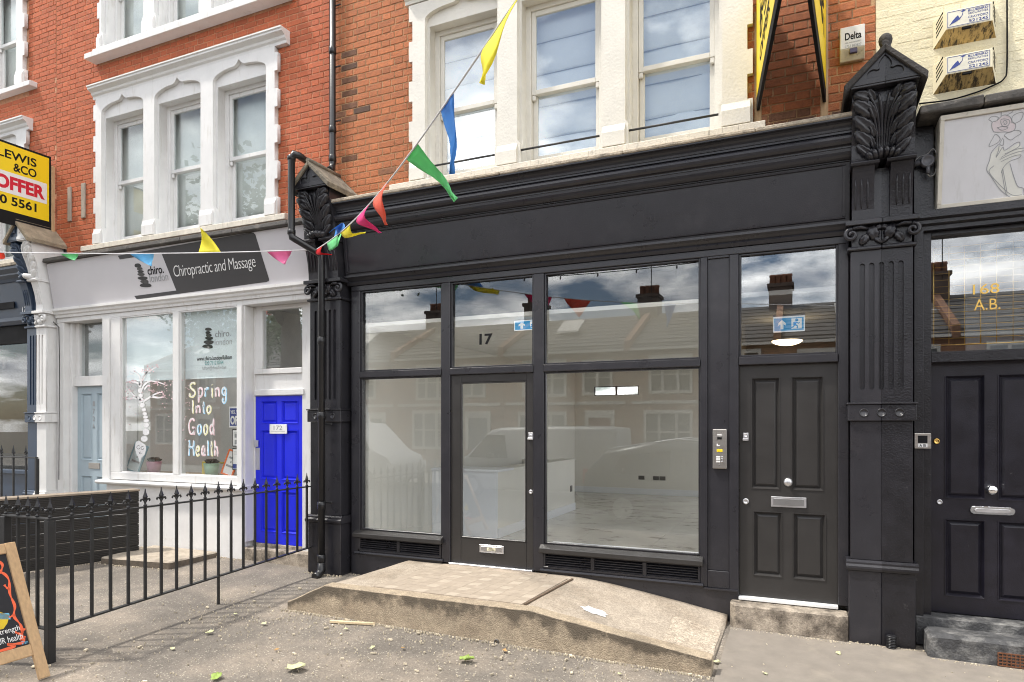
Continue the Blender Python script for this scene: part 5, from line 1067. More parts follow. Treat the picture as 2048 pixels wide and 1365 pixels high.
# estate agents' boards ---------------------------------------------------------
def board_y(label, xw, ya, yb, z0, z1, dxa=0, texts=(), band=None, face=1, foot=.13, grp=None):
    """a board standing out from the wall; face +1 shows its right-hand side"""
    t = thing('agent_board', label, 'sign', (xw, ya, z0), grp); L = yb-ya
    xf = lambda y: xw+dxa*(y-yb)/L*-1
    def slab(nm, m, y0, y1, a, b, off, th):
        s = face; P = [(xf(y0)+s*off, y0, a), (xf(y1)+s*off, y1, a), (xf(y1)+s*(off+th), y1, a), (xf(y0)+s*(off+th), y0, a)]
        return MB().hexa(P, [(x, y, b) for x, y, _ in P]).build(nm, m, t)
    slab('panel', INKBLK, ya, yb, z0, z1, -.012, .024)
    slab('yellow_face', YELLOW, ya+.03, yb-.03, z0+foot, z1-.03, .0125, .002)
    if band: slab('white_band', PRINTW, ya+.03, yb-.06, band[0], band[1], .015, .002)
    for s, m, u0, u1, v0, v1, bo in texts:
        def xfm(p):
            y = p.x; return Vector((xf(y)+face*(.018 if m == INKRED else .0155)+face*(-p.y), y, p.z))
        text('lettering', t, m, s, u0, u1, v0, v1, 0, bo, .001, xform=xfm)
    part('post', t, WOODL, (xf(yb)-.03, xf(yb)+.03, yb+.002, yb+.05, z0-.12, z1-.13), bev=.004)
    return t
xw = X(101, .04); zz0, zz1 = Z(101, 470, .04), Z(101, 315, .04); hh = zz1-zz0
board_y('yellow agent board lettered LEWIS & CO, OFFER and 5561 at the left edge', xw, -1.15, .04, zz0, zz1, 0,
        (('LEWIS', INKBLK, -.66, -.16, zz0+.80*hh, zz0+.905*hh, .02), ('&CO', INKBLK, -.46, -.16, zz0+.665*hh, zz0+.77*hh, .02), ('OFFER', INKRED, -.69, -.05, zz0+.42*hh, zz0+.59*hh, .045), ('0 5561', INKBLK, -.63, -.16, zz0+.235*hh, zz0+.345*hh, .025)), (zz0+.375*hh, zz0+.635*hh), 1, .16*hh, 'estate agent boards')
vz = 4.462
board_y('left half of the yellow V-shaped agent board above the cornice', -.365, -1.62, .10, vz, vz+1.0, .25, (('LEWIS', INKBLK, -.25, -1.35, vz+.72, vz+.90, .03), ('&CO', INKBLK, -.25, -.8, vz+.52, vz+.68, .03), ('0 5561', INKBLK, -.25, -1.4, vz+.40, vz+.55, .02), ('OFFER', INKBLK, -.25, -1.0, vz+.22, vz+.34, .02)), None, -1, .10, 'V-shaped agent boards')
board_y('right half of the yellow V-shaped agent board above the cornice', .158, -1.62, .10, vz-.03, vz+.97, -.14, (('LEWIS', INKBLK, -1.35, -.25, vz+.72, vz+.90, .03), ('&CO', INKBLK, -.8, -.25, vz+.52, vz+.68, .03), ('0 5561', INKBLK, -1.4, -.2, vz+.35, vz+.52, .02)), None, 1, .10, 'V-shaped agent boards')

# rainwater pipes -----------------------------------------------------------------
t = thing('downpipe', 'black rainwater pipe running down the brick joint above the left gable', 'pipe', (-4.92, .05, 4.6)); px0 = X(665, .05)
MB().tube([(px0, .05, 8.8), (px0, .05, 4.70), (px0+.01, .03, 4.64), (px0+.03, -.04, 4.60)], .036, 14).build('pipe', PIPEB, t)
for z in (4.72, 5.05, 5.95, 6.6): MB().lathe([(.036, 0), (.043, .005), (.043, .075), (.036, .08)], (px0, .05, z), 16).build('socket', PIPEB, t)
for z in (5.18, 5.80, 6.5): part('bracket', t, IRON, (px0+.02, px0+.10, .06, .075, z, z+.015))
t = thing('downpipe', 'black rainwater pipe looping round the left gable and down the pilaster', 'pipe', (-4.9, -.25, .06))
pa = [(X(612, -.34), -.34, Z(612, 322, -.34)), (X(598, -.44), -.44, Z(598, 312, -.44)), (X(589, -.47), -.47, Z(589, 309, -.47)), (X(583, -.475), -.475, Z(583, 318, -.475)), (X(583, -.475), -.475, Z(583, 466, -.475)), (X(585, -.475), -.475, Z(585, 476, -.475)), (X(592, -.46), -.46, Z(592, 480, -.46)), (X(636, -.27), -.27, Z(636, 506, -.27)), (X(642, -.255), -.255, Z(642, 512, -.255)), (X(643, -.25), -.25, Z(643, 525, -.25)), (X(643, -.245), -.245, .19)]
MB().tube(pa, .036, 14).build('pipe', PIPEB, t); xb_ = X(643, -.245)
MB().tube([(xb_, -.245, .22), (xb_, -.245, .13), (xb_-.005, -.30, .085), (xb_-.01, -.35, .08)], .041, 14).build('shoe', PIPEB, t)
for z in (1.78, .22, .80, 2.6): MB().lathe([(.036, 0), (.044, .006), (.044, .08), (.036, .086)], (xb_, -.245, z), 16).build('socket', PIPEB, t)
for q, r in ((Z(583, 470, -.475), 0), (Z(583, 322, -.475), 0)): MB().lathe([(.036, 0), (.043, .004), (.043, .05), (.036, .054)], (X(583, -.475), -.475, q), 16).build('socket', PIPEB, t)
for z in (1.72, .86): part('bracket', t, IRON, (xb_-.05, xb_+.10, -.20, -.185, z, z+.02))

# bunting -----------------------------------------------------------------------------
bn = thing('bunting', 'string of brightly coloured pennants tied to the downpipe', 'bunting', (-4.9, -.3, 3.55))
CORD = mat('white_cord', (.72, .72, .74), .7)
A0 = Vector((X(632, -.30), -.30, Z(632, 500, -.30)))
L_end = ray(-60, 504, 7.05); rl = []
for i in range(31): f = i/30; p = A0.lerp(L_end, f); p.z -= .03*sin(pi*f); rl.append(p)
MB().tube(rl, .0055, 6).build('cord', CORD, bn)
E1 = ray(1045, -18, 2.6); E2 = E1+(E1-A0).normalized()*4+Vector((0, 0, .3)); ru = []
for i in range(41): f = i/40; p = A0.lerp(E1, f); p.z -= .16*sin(pi*f)*1.0; ru.append(p)
MB().tube(ru+[E2], .0055, 6).build('cord', CORD, bn)
FC = {k: mat('pennant_'+k, c, .6, .06, 12) for k, c in (('yellow', (.90, .82, .06)), ('blue', (.07, .30, .74)), ('green', (.22, .74, .32)), ('orange', (.90, .17, .10)), ('pink', (.85, .05, .28)), ('red', (.72, .01, .02)), ('sky', (.20, .58, .88)), ('rose', (.86, .22, .45)), ('lime', (.80, .82, .10)))}
for k, m in FC.items():
    n_, l_ = m.node_tree.nodes, m.node_tree.links; b_ = n_['Principled BSDF']; b_.inputs['Transmission Weight'].default_value = 0
    tl = n_.new('ShaderNodeBsdfTranslucent'); mx = n_.new('ShaderNodeMixShader'); mx.inputs[0].default_value = .35; src = b_.inputs['Base Color'].links[0].from_socket
    l_.new(src, tl.inputs[0]); o_ = n_['Material Output']; l_.new(b_.outputs[0], mx.inputs[1]); l_.new(tl.outputs[0], mx.inputs[2]); l_.new(mx.outputs[0], o_.inputs[0])
def flag(col, a, b, tip, curl, lab=None):
    """cloth pennant between two points of the cord, blown towards tip; curl bends it out of plane"""
    a, b, tip = Vector(a), Vector(b), Vector(tip); n = 9; mb = MB(); nrm = (b-a).cross(tip-a).normalized(); mid = (a+b)/2
    for i in range(n+1):
        f = i/n; w = (1-f)*.97+.03; c = mid.lerp(tip, f)+nrm*curl*sin(f*pi*1.3)+nrm.cross((tip-mid).normalized())*curl*.5*sin(f*pi)
        for j in range(5): s_ = (j/4-.5)*w; mb.v.append(tuple(c+(b-a)*s_+nrm*.014*sin(j*1.7+f*7)*(f+.15)*((tip-mid).length/.3)))
    for i in range(n):
        for j in range(4): q = i*5+j; mb.f.append([q, q+1, q+6, q+5]); mb.sm.add(len(mb.f)-1)
    me = mb.mesh('pennant', fix=False); me.materials.append(FC[col]); o = link('pennant', me, bn)
    sdm = o.modifiers.new('cloth', 'SOLIDIFY'); sdm.thickness = .0015
    if lab: o['label'] = lab
def on(poly, px):                 # nearest point of a cord to a photo column
    best = min(range(len(poly)*8), key=lambda i: abs(pxof(poly, i/8)-px)); return at_(poly, best/8)
def at_(poly, t_):
    i = min(int(t_), len(poly)-2); return poly[i].lerp(poly[i+1], t_-i)
def pxof(poly, t_):
    p = at_(poly, t_); s_ = (p.y+CD)*CT-p.x*ST; return 1024+FPX*(p.x*CT+(p.y+CD)*ST)/s_
def sof(p): return (p.y+CD)*CT-p.x*ST
def fl2(col, poly, pa, pb, tx, ty, curl, ds=0, lab=None):
    a, b = on(poly, pa), on(poly, pb); s_ = (sof(a)+sof(b))/2+ds; flag(col, a, b, ray(tx, ty, s_), curl, lab)
fl2('green', rl, 118, 156, 150, 522, .015, 0, 'green pennant folded over the cord'); fl2('sky', rl, 257, 308, 303, 533, .015, 0, 'sky blue pennant over the pale fascia'); fl2('yellow', rl, 396, 443, 403, 458, -.02, 0, 'yellow pennant blown upwards'); fl2('rose', rl, 534, 584, 570, 530, .02, 0, 'pink pennant beside the downpipe'); fl2('orange', rl, -30, 8, 4, 520, .05)
fl2('yellow', ru, 1044, 966, 962, 166, .008, .05, 'long yellow pennant nearest the camera'); fl2('blue', ru, 907, 882, 908, 348, -.012, .1, 'deep blue pennant in front of the sash window'); fl2('green', ru, 834, 812, 914, 398, -.012, .1, 'large green pennant over the cornice'); fl2('orange', ru, 776, 748, 766, 450, .03, 0); fl2('pink', ru, 738, 716, 750, 470, .06, 0); fl2('yellow', ru, 700, 681, 727, 474, .05, 0); fl2('blue', ru, 690, 668, 664, 458, .05, 0); fl2('green', ru, 676, 654, 684, 480, .10, 0); fl2('red', ru, 645, 630, 658, 515, .05, 0)

# ------------------------------------------------------------------ concrete platform with ramp
pf = thing('entrance_ramp', 'concrete entrance platform with a ramp sloping down to the right', 'ramp', (-2.3, -.65, 0))
def topz(x, y=-1.2):
    if x < -1.95: return .282
    t = (x+1.95)/1.34; return .282-.262*t**1.15+.06*t*sm((y+.30)/.27)
def ktz(x): return .282 if x < -1.95 else .282-(x+1.95)/1.37*.185
def bxl(y): return -3.84-.10*(-y)/1.29        # left side of the deck runs slightly skew
RAMP = mat('gritty_concrete', (.39, .33, .262), .93, .15, 9, .35, 160, stain=((.27, .22, .165), 2.3, .46, .70), grain=(110, .24))
mb = MB(); NX, NY = 64, 18
for j in range(NY+1):
    y = -.03-(1.14)*j/NY
    for i in range(NX+1):
        xl = bxl(y); xr = -.605; x = xl+(xr-xl)*i/NX; mb.v.append((x, y, topz(x, y)-.004*(-y)+.0035*mnoise.noise((x*4, y*4, 1))))
for j in range(NY):
    for i in range(NX): a = j*(NX+1)+i; mb.f.append([a, a+NX+1, a+NX+2, a+1]); mb.sm.add(len(mb.f)-1)
n0 = len(mb.v); per = [i for i in range(NX+1)]+[(j*(NX+1)+NX) for j in range(1, NY+1)]+[NY*(NX+1)+i for i in range(NX-1, -1, -1)]+[j*(NX+1) for j in range(NY-1, 0, -1)]
for i in per: v = mb.v[i]; mb.v.append((v[0], v[1], -.12))
for k in range(len(per)): a, b = per[k], per[(k+1) % len(per)]; mb.f.append([a, b, n0+(k+1) % len(per), n0+k])
dk = mb.build('deck', RAMP, pf)
# kerb wall along the front
KW = mat('stained_concrete_kerb', (.37, .30, .215), .92, .2, 10, .9, 100, stain=((.28, .22, .155), 3, .45, .7), grain=(110, .2))
def kerb_mat():
    n, l = KW.node_tree.nodes, KW.node_tree.links; b = n['Principled BSDF']; src = b.inputs['Base Color'].links[0].from_socket
    at = n.new('ShaderNodeAttribute'); at.attribute_name = 'grime'
    g = n.new('ShaderNodeNewGeometry'); no = n.new('ShaderNodeTexNoise'); no.inputs['Scale'].default_value = 5.5; no.inputs['Detail'].default_value = 9; no.inputs['Roughness'].default_value = .7; l.new(g.outputs['Position'], no.inputs['Vector'])
    ad = n.new('ShaderNodeMath'); ad.operation = 'ADD'; l.new(at.outputs['Fac'], ad.inputs[0]); l.new(no.outputs[0], ad.inputs[1])
    mr = n.new('ShaderNodeMapRange'); mr.inputs[1].default_value = .90; mr.inputs[2].default_value = 1.06; mr.inputs[4].default_value = .9; l.new(ad.outputs[0], mr.inputs[0])
    mx = n.new('ShaderNodeMix'); mx.data_type = 'RGBA'; mx.inputs[7].default_value = (.105, .085, .062, 1); l.new(src, mx.inputs[6]); l.new(mr.outputs[0], mx.inputs[0]); l.new(mx.outputs[2], b.inputs['Base Color'])
kerb_mat()
mb = MB(); N = 110; gr_ = []; xs = [-4.34+(-.585+4.34)*i/N for i in range(N+1)]
def ktop(x): return ktz(x)+.014-.006 if x > -3.93 else .290-.185*min(1, (-3.93-x)/.40)
for i, x in enumerate(xs):
    zt = ktop(x)+.004*mnoise.noise((x*6, 0, 0)); zb = gz(x, -1.3)-.06; yf = -1.29-.012*mnoise.noise((x*2, 1, 0))-.02*(1-zt/.3)
    for yy, zz, g_ in ((yf-.006, zb, 0), (yf, zb+.35*(zt-zb), .22), (yf, zb+.62*(zt-zb), .42), (yf, zt-.012, .62), (yf+.012, zt, .10), (yf+.11, zt+.001, 0), (yf+.125, zt-.05, 0), (yf+.125, zb, 0)):
        mb.v.append((x, yy, zz)); gr_.append(g_)
for i in range(N):
    for k in range(8): a = i*8+k; b = i*8+(k+1) % 8; mb.f.append([a, b, b+8, a+8])
mb.f.append(list(range(8))[::-1]); mb.f.append([N*8+k for k in range(8)])
kw = mb.build('kerb_wall', KW, pf); at = kw.data.attributes.new('grime', 'FLOAT', 'POINT')
for i, v in enumerate(gr_): at.data[i].value = v
# paving units set in the deck in front of the door
TILE = [mat('paving_tile_%d' % k, c, .9, .1, 20, .4, 140) for k, c in enumerate(((.355, .295, .23), (.375, .312, .245), (.345, .287, .224)))]
TILEL = mat('paving_tile_pale', (.425, .36, .285), .9, .1, 20, .4, 140)
rnd = random.Random(12); tx0, tx1, ty0, ty1 = -3.46, -2.02, -1.13, -.17; nx_, ny_ = 14, 10
for i in range(nx_):
    for j in range(ny_):
        a = tx0+(tx1-tx0)*i/nx_; b = ty0+(ty1-ty0)*j/ny_; dx = (tx1-tx0)/nx_; dy = (ty1-ty0)/ny_
        sk = lambda y: -.10*(y-ty1)
        q = [(a+.0008-.0, b+.0008), (a+dx-.0008, b+.0008), (a+dx-.0008, b+dy-.0008), (a+.0008, b+dy-.0008)]
        pm = TILEL if (i % 3 == 1 and j % 2 == 0 and rnd.random() < .75) else rnd.choice(TILE); h = rnd.uniform(-.0008, .0008)
        MB().hexa([(x-sk(y)*.6, y, .26) for x, y in q], [(x-sk(y)*.6, y, .2885+h-.004*(-y)) for x, y in q]).build('paving_tile', pm, pf)
MB().hexa([(-1.985+.0, -.16, .2), (-1.965, -.16, .2), (-2.04, -1.14, .2), (-2.06, -1.14, .2)][::-1], [(-1.985, -.16, .293), (-1.965, -.16, .293), (-2.04, -1.14, .291), (-2.06, -1.14, .291)][::-1]).build('edging_strip', mat('rusty_strip', (.13, .09, .06), .8, .3, 20), pf)
part('threshold_strip', pf, CONC, (-3.40, -2.25, -.16, -.061, .2, .2895), bev=.004)
o = []; rnd = random.Random(3); c0 = (X(1187, -.9), -.86)
for k in range(18): a = 2*pi*k/18; r = rnd.uniform(.7, 1.15); u, v = .115*cos(a)*r, .075*sin(a)*r; o.append((c0[0]+u+.25*v, c0[1]+v-.28*u))
MB().add([(x, y, topz(x)-.004*(-y)+.0042) for x, y in o]+[(c0[0], c0[1], topz(c0[0])-.004*(-c0[1])+.006)], [(k, (k+1) % 18, 18) for k in range(18)]).build('white_spill', PRINTW, pf, fix=False)
rnd = random.Random(5); PPATCH = []; PPF = []
for j in range(9):
    for i in range(9): u, v = i/8, j/8; e_ = .03*mnoise.noise((u*3, v*3, 2)) if i in (0, 8) or j in (0, 8) else 0; PPATCH.append((-1.0+.375*u+.03*v+e_*.5-.015*u*v, -.36-.76*v+e_*.5))
for j in range(8):
    for i in range(8): a = j*9+i; PPF.append((a, a+9, a+10, a+1))
MB().add([(x, y, topz(x)-.004*(-y)+.0065) for x, y in PPATCH], PPF).build('pale_patch', mat('pale_concrete_patch', (.47, .40, .315), .95, .25, 30, .9, 70, stain=((.36, .295, .225), 5, .42, .60), grain=(95, .3)), pf, fix=True)
MB().lathe([(.020, 0), (.020, .03), (.014, .03), (.014, .005), (.001, .005)], (X(993, -1.3), -1.28, Z(993, 1287, -1.3)+.012), 12, 'y').build('drain_spout', mat('lead_pipe', (.10, .09, .08), .6), pf)
# concrete step under the side door
st_ = [(-.578, -.02), (-.578, -.10), (-.535, -.205), (.275, -.205), (.325, -.165), (.325, -.02)]
sp = thing('door_step', 'concrete step with cut corners under the charcoal side door', 'step', (-.13, -.1, 0)); MB().prismz(st_, -.06, .215).build('step_block', STEPC, sp, .010); part('inner_step', sp, STEPC, (-.513, .257, -.0195, .05, .0, .2215))
# low strip of old asphalt left of the deck is part of the pavement; pale fresh pavement patch on the right
pt = MB().add([(x, y, gz(x, y)+.0105) for x, y in ((-.56, -.21), (.84, -.21), (2.6, -.35), (2.6, -3.2), (-.35, -3.2), (-.56, -1.35))], [(5, 4, 3, 2, 1, 0)]).build('pavement_patch', mat('smooth_asphalt_patch', (.225, .198, .168), .92, .12, 6, .35, 220, stain=((.28, .245, .20), 2, .5, .7)), None); struct(pt)
pt = MB().add([(x, y, gz(x, y)+.0105) for x, y in ((-1.75, -1.98), (-.6, -1.62), (-.4, -1.9), (-.4, -2.6), (-1.75, -2.6))], [(4, 3, 2, 1, 0)]).build('pavement_patch', mat('smooth_asphalt_patch', (.275, .245, .21)), None); struct(pt)

# ------------------------------------------------------------------ spear-topped railing
def finial_mesh():
    mb = MB(); s = 1
    mb.lathe([(.0, .150), (.003, .146), (.006, .12), (.016, .085), (.019, .078), (.010, .060), (.006, .052)], (0, 0, 0), 4, smooth=False)
    mb.lathe([(.008, 0), (.013, .004), (.013, .012), (.008, .016), (.007, .03), (.011, .036), (.011, .044), (.006, .052)], (0, 0, 0), 10)
    for d in (-1, 1): mb.tube([(d*.004, 0, .040), (d*.016, 0, .062), (d*.026, 0, .062), (d*.032, 0, .048), (d*.028, 0, .040)], [.005, .007, .007, .006, .003], 6)
    me = mb.mesh('finial'); me.materials.append(IRON); return me
FIN = finial_mesh()
rail = thing('railing', 'black iron railing with spear finials standing out from the shop front', 'railing', (-5.06, -2.97, 0))
RX = -5.05; ztop = 1.035; zlow = lambda y: .23+.125*(y+2.97)/2.75
part('corner_post', rail, IRON, (RX-.028, RX+.028, -2.998, -2.942, -.05, ztop-.006), bev=.004)
part('top_rail', rail, IRON, (RX-.02, RX+.02, -2.998, -.175, ztop-.005, ztop+.008), bev=.002)
MB().hexa([(RX-.02, -2.925, zlow(-2.925)-.006), (RX+.02, -2.925, zlow(-2.925)-.006), (RX+.02, -.175, zlow(-.175)-.006), (RX-.02, -.175, zlow(-.175)-.006)], [(RX-.02, -2.925, zlow(-2.925)+.006), (RX+.02, -2.925, zlow(-2.925)+.006), (RX+.02, -.175, zlow(-.175)+.006), (RX-.02, -.175, zlow(-.175)+.006)]).build('bottom_rail', IRON, rail)
def ypx(px): # depth of the railing line at a photo column
    a = (px-1024)/FPX; return RX*(CT+a*ST)/(a*CT-ST)-CD
bars = [144, 184, 221, 257, 290.6, 323, 353, 382, 410, 437, 463, 487, 510, 532, 554, 574, 594, 613.5, 632]
ys = [ypx(b) for b in bars]; y0_ = ys[0]; step = (ys[-1]-ys[0])/(len(ys)-1)
bm = MB().box(-.0095, .0095, -.0095, .0095, 0, 1).mesh('bar'); bm.materials.append(IRON)
def bar(x, y, z0, z1, ry=0):
    o = link('bar', bm, rail); o.location = (x, y, z0); o.scale = (1, 1, z1-z0)
    f = link('finial', FIN, rail); f.location = (x, y, ztop+.008); f.rotation_euler = (0, 0, ry); f.scale = (1.2, 1, 1)
for i in range(len(bars)): y = y0_+i*step; bar(RX, y, zlow(y)+.007, ztop-.006, pi/2-.2)
o = link('bar', bm, rail); o.location = (RX, y0_+9*step, gz(RX, -1.5)-.03); o.scale = (1, 1, zlow(y0_+9*step)-gz(RX, -1.5)+.02)
f = link('finial', FIN, rail); f.location = (RX, -2.97, ztop+.009); f.rotation_euler = (0, 0, pi/2)
rx2 = X(12, -2.97)
part('top_rail', rail, IRON, (rx2-.02, RX-.0285, -2.992, -2.948, ztop-.005, ztop+.008), bev=.002); part('bottom_rail', rail, IRON, (rx2, RX-.0285, -2.99, -2.95, .224, .236), bev=.001); part('end_post', rail, IRON, (rx2-.028, rx2+.028, -2.998, -2.942, -.05, ztop-.006), bev=.004)
for px in (75, 56, 36): bar(X(px, -2.97), -2.97, .2365, ztop-.006, pi/2)
f = link('finial', FIN, rail); f.location = (rx2, -2.97, ztop+.009); f.rotation_euler = (0, 0, pi/2)

# slatted dark timber bin store wall
pw = thing('timber_screen', 'low dark grooved timber screen with a weathered capping board', 'fence', (-8.1, -1.5, .1))
PA, PB = Vector((-7.62, -.34, 0)), Vector((-8.42, -2.95, 0)); dv = (PB-PA); dn = Vector((-dv.y, dv.x, 0)).normalized()*-1
if dn.x < 0: dn = -dn
zt0 = Z(264, 979, -.35)
for k in range(6):
    z1 = zt0-.02-k*.136; z0 = z1-.131
    q = [PA+dn*.02, PB+dn*.02, PB-dn*.005, PA-dn*.005]; MB().hexa([(p.x, p.y, z0) for p in q], [(p.x, p.y, z1) for p in q]).build('board', DECK, pw, .004)
    for g_ in range(6):
        zz = z0+.012+g_*.020; q2 = [PA+dn*.0205, PB+dn*.0205, PB+dn*.026, PA+dn*.026]; MB().hexa([(p.x, p.y, zz) for p in q2], [(p.x, p.y, zz+.011) for p in q2]).build('ridge', DECK, pw, .002)
q = [PA+dn*.03+dv.normalized()*-.01, PB+dn*.03, PB-dn*.26, PA-dn*.16]; MB().hexa([(p.x, p.y, zt0-.018) for p in q], [(p.x, p.y, zt0+.006) for p in q]).build('capping_board', DECKTOP, pw, .003)
for s_ in (.02, .5, .98): c = PA+dv*s_-dn*.05; part('post', pw, DECK, (c.x-.04, c.x+.04, c.y-.04, c.y+.04, 0, zt0-.019))
q = [PA-dn*.006, PA-dn*.15, PA-dn*.15+dv.normalized()*.03, PA-dn*.006+dv.normalized()*.03]
for k in range(6): z1 = zt0-.02-k*.136; MB().hexa([(p.x, p.y, z1-.131) for p in q], [(p.x, p.y, z1) for p in q]).build('end_board', DECK, pw, .003)
# short railing panel in front of the blue shop
r2 = thing('railing', 'short piece of spear-topped railing in front of the navy shop', 'railing', (-10.5, -.45, .1))
for k, px in enumerate((-22, 3, 27, 52)):
    x = X(px, -.6); o = link('bar', bm, r2); o.location = (x, -.6, .2); o.scale = (1, 1, 1.08); f = link('finial', FIN, r2); f.location = (x, -.6, 1.30)
part('top_rail', r2, IRON, (X(-60, -.6), X(74, -.6), -.62, -.58, 1.281, 1.299)); part('bottom_rail', r2, IRON, (X(-60, -.6), X(74, -.6), -.62, -.58, .30, .32)); part('end_post', r2, IRON, (X(74, -.6)-.02, X(74, -.6)+.02, -.62, -.58, .05, 1.28))

# ------------------------------------------------------------------ chalkboard
FW = Vector((-ST, CT, 0)); RT = Vector((CT, ST, 0)); hd = (RT*-.40+FW*-.917); nd = (RT*.917+FW*-.40)
ab = thing('pavement_sign', 'wooden A-frame chalkboard with orange flame border and chalk writing', 'sign', (-5.0, -3.3, 0))
B0 = ray(97, 1352, 4.60); B0.z = gz(B0.x, B0.y)
upv = (Vector((0, 0, .90))-nd*.40); UL = upv.length; un = upv.normalized(); fn = un.cross(hd).normalized()
if fn.dot(nd) < 0: fn = -fn
def AB(u, v, w=0): return B0+hd*u+un*v+fn*w
def abox(nm, m, u0, u1, v0, v1, w0, w1, bev=.004):
    pts = [AB(u, v, w) for v in (v0, v1) for u, w in ((u0, w0), (u1, w0), (u1, w1), (u0, w1))]; return MB().hexa(pts[:4], pts[4:]).build(nm, m, ab, bev)
abox('frame_leg', WOODL, 0, .07, 0, UL, 0, .03); abox('frame_leg', WOODL, .60, .67, 0, UL, 0, .03); abox('frame_rail', WOODL, .071, .599, UL-.075, UL-.002, .001, .029); abox('frame_rail', WOODL, .071, .599, .17, .25, .001, .029); abox('board', CHALKB, .0715, .5985, .2505, UL-.0755, .006, .014, 0)
for u in (0, .60):
    a, b = AB(u+.01, UL-.02, -.012), AB(u+.06, UL-.02, -.012); c = B0+hd*(u+.06)-nd*.75; d_ = B0+hd*(u+.01)-nd*.75; c.z = d_.z = gz(c.x, c.y); MB().hexa([d_, c, c+nd*.03, d_+nd*.03], [a, b, b-fn*-.0, a] if False else [a, b, b+fn*.008, a+fn*.008]).build('rear_leg', WOODL, ab, 0)
def chalk(nm, m, pts, w):
    b = bez(pts, 7); mb = MB(); n = len(b); ws = w if isinstance(w, list) else [w*(.5+.8*abs(sin(i*.37))) for i in range(n)]; L, R = [], []
    for i, (u, v) in enumerate(b):
        p, q = b[max(i-1, 0)], b[min(i+1, n-1)]; dx, dz = q[0]-p[0], q[1]-p[1]; g_ = math.hypot(dx, dz) or 1; L.append(AB(u-dz/g_*ws[i]/2, v+dx/g_*ws[i]/2, .0152)); R.append(AB(u+dz/g_*ws[i]/2, v-dx/g_*ws[i]/2, .0152))
    mb.add(L+R, [(i, i+1, n+i+1, n+i) for i in range(n-1)]); mb.build(nm, m, ab, fix=False)
T = UL-.09
chalk('flame_border', CHALKO, [(.20, T-.04), (.14, T-.02), (.11, T-.06), (.14, T-.11), (.20, T-.12), (.13, T-.11), (.095, T-.17), (.11, T-.27), (.10, T-.36), (.12, T-.43), (.095, T-.50), (.10, T-.57), (.115, T-.60), (.09, .31), (.115, .275), (.20, .29), (.16, .265), (.30, .262)], .015)
for q in ([(.105, T-.24), (.13, T-.20)], [(.11, T-.42), (.15, T-.43)], [(.10, T-.56), (.075, T-.53)], [(.10, .33), (.14, .36)]): chalk('flame_lick', CHALKO, [q[0], ((q[0][0]+q[1][0])/2+.004, (q[0][1]+q[1][1])/2), q[1]], .012)
MB().add([AB(u, v, .0150) for u, v in ((.145, T-.40), (.30, T-.36), (.30, T-.40), (.145, T-.445))], [(0, 1, 2, 3)]).build('blue_chalk_bar', CHALKC, ab, fix=False); MB().add([AB(u, v, .0150) for u, v in ((.145, .48), (.20, .52), (.30, .53), (.30, .40), (.20, .40), (.17, .43))], [(0, 1, 2, 3, 4, 5)]).build('yellow_chalk_shape', CHALKY, ab, fix=False)
text('chalk_writing', ab, CHALKW, 'strength', -.245, -.105, .352, .400, 0, 0, .0006, xform=lambda p: AB(-p.x, p.z, .0155-p.y)); text('chalk_writing', ab, CHALKW, 'YOUR health', -.315, -.100, .300, .342, 0, 0, .0006, xform=lambda p: AB(-p.x, p.z, .0155-p.y)); text('chalk_writing', ab, CHALKC, 'Dan', -.115, -.078, .262, .285, 0, 0, .0006, xform=lambda p: AB(-p.x, p.z, .0155-p.y))

# ------------------------------------------------------------------ litter on the ground
def leaf(label, px, py, size, m, seed, yaw):
    rnd = random.Random(seed); a_ = (px-1024)/FPX; b_ = (849-py)/FPX; rx_, ry_ = a_*CT-ST, CT+a_*ST; k_ = (.015-.03*CD-CH)/(b_+.012*rx_-.03*ry_); cx_, cy_ = rx_*k_, -CD+ry_*k_
    o = []; N = 20
    for k in range(N): t_ = 2*pi*k/N; r = (1+.15*cos(5*t_))*(.72+.28*abs(cos(t_/2)))*rnd.uniform(.88, 1.1); o.append((r*cos(t_)*size, r*sin(t_)*size*.72))
    mb = MB(); c, s_ = cos(yaw), sin(yaw); vs = [(0, 0)]+[(u*.5, v*.5) for u, v in o]+o
    for u, v in vs: x, y = cx_+u*c-v*s_, cy_+u*s_+v*c; mb.v.append((x, y, gz(x, y)+.013+.5*size*abs(mnoise.noise((u*22, v*22, seed)))+.45*abs(v)+.25*max(0, u)))
    mb.f += [[0, 1+k, 1+(k+1) % N] for k in range(N)]+[[1+k, 1+N+k, 1+N+(k+1) % N, 1+(k+1) % N] for k in range(N)]
    mb.sm = set(range(len(mb.f))); me = mb.mesh('fallen_leaf', fix=False); me.materials.append(m); ob = link('fallen_leaf', me); sdm = ob.modifiers.new('leaf', 'SOLIDIFY'); sdm.thickness = .0015; tag(ob, label, 'leaf', 'fallen leaves on the pavement')
LG = mat('green_leaf', (.26, .36, .08), .6, .2, 40, .4, 60); LP = mat('pale_dry_leaf', (.52, .52, .30), .7, .2, 40, .4, 60); LB = mat('brown_leaf', (.40, .24, .10), .8, .2, 40)
leaf('curled pale green leaf at the bottom left of the pavement', 588, 1343, .075, LP, 1, .5); leaf('bright green leaf lying in front of the ramp', 930, 1325, .058, LG, 2, .3); leaf('yellow-brown leaf at the foot of the right pilaster', 1756, 1283, .05, LG, 3, 1.0); leaf('small yellow leaf at the right end of the ramp', 1433, 1329, .03, LP, 4, 0); leaf('green leaf cut by the bottom edge of the photo', 432, 1361, .05, LG, 5, 2); leaf('small brown leaf near the black step', 1905, 1317, .03, LB, 6, 1); leaf('small dry leaf in front of the concrete step', 1677, 1312, .025, LP, 7, 2); leaf('dry leaf near the railing support', 418, 1270, .035, LP, 8, 1)
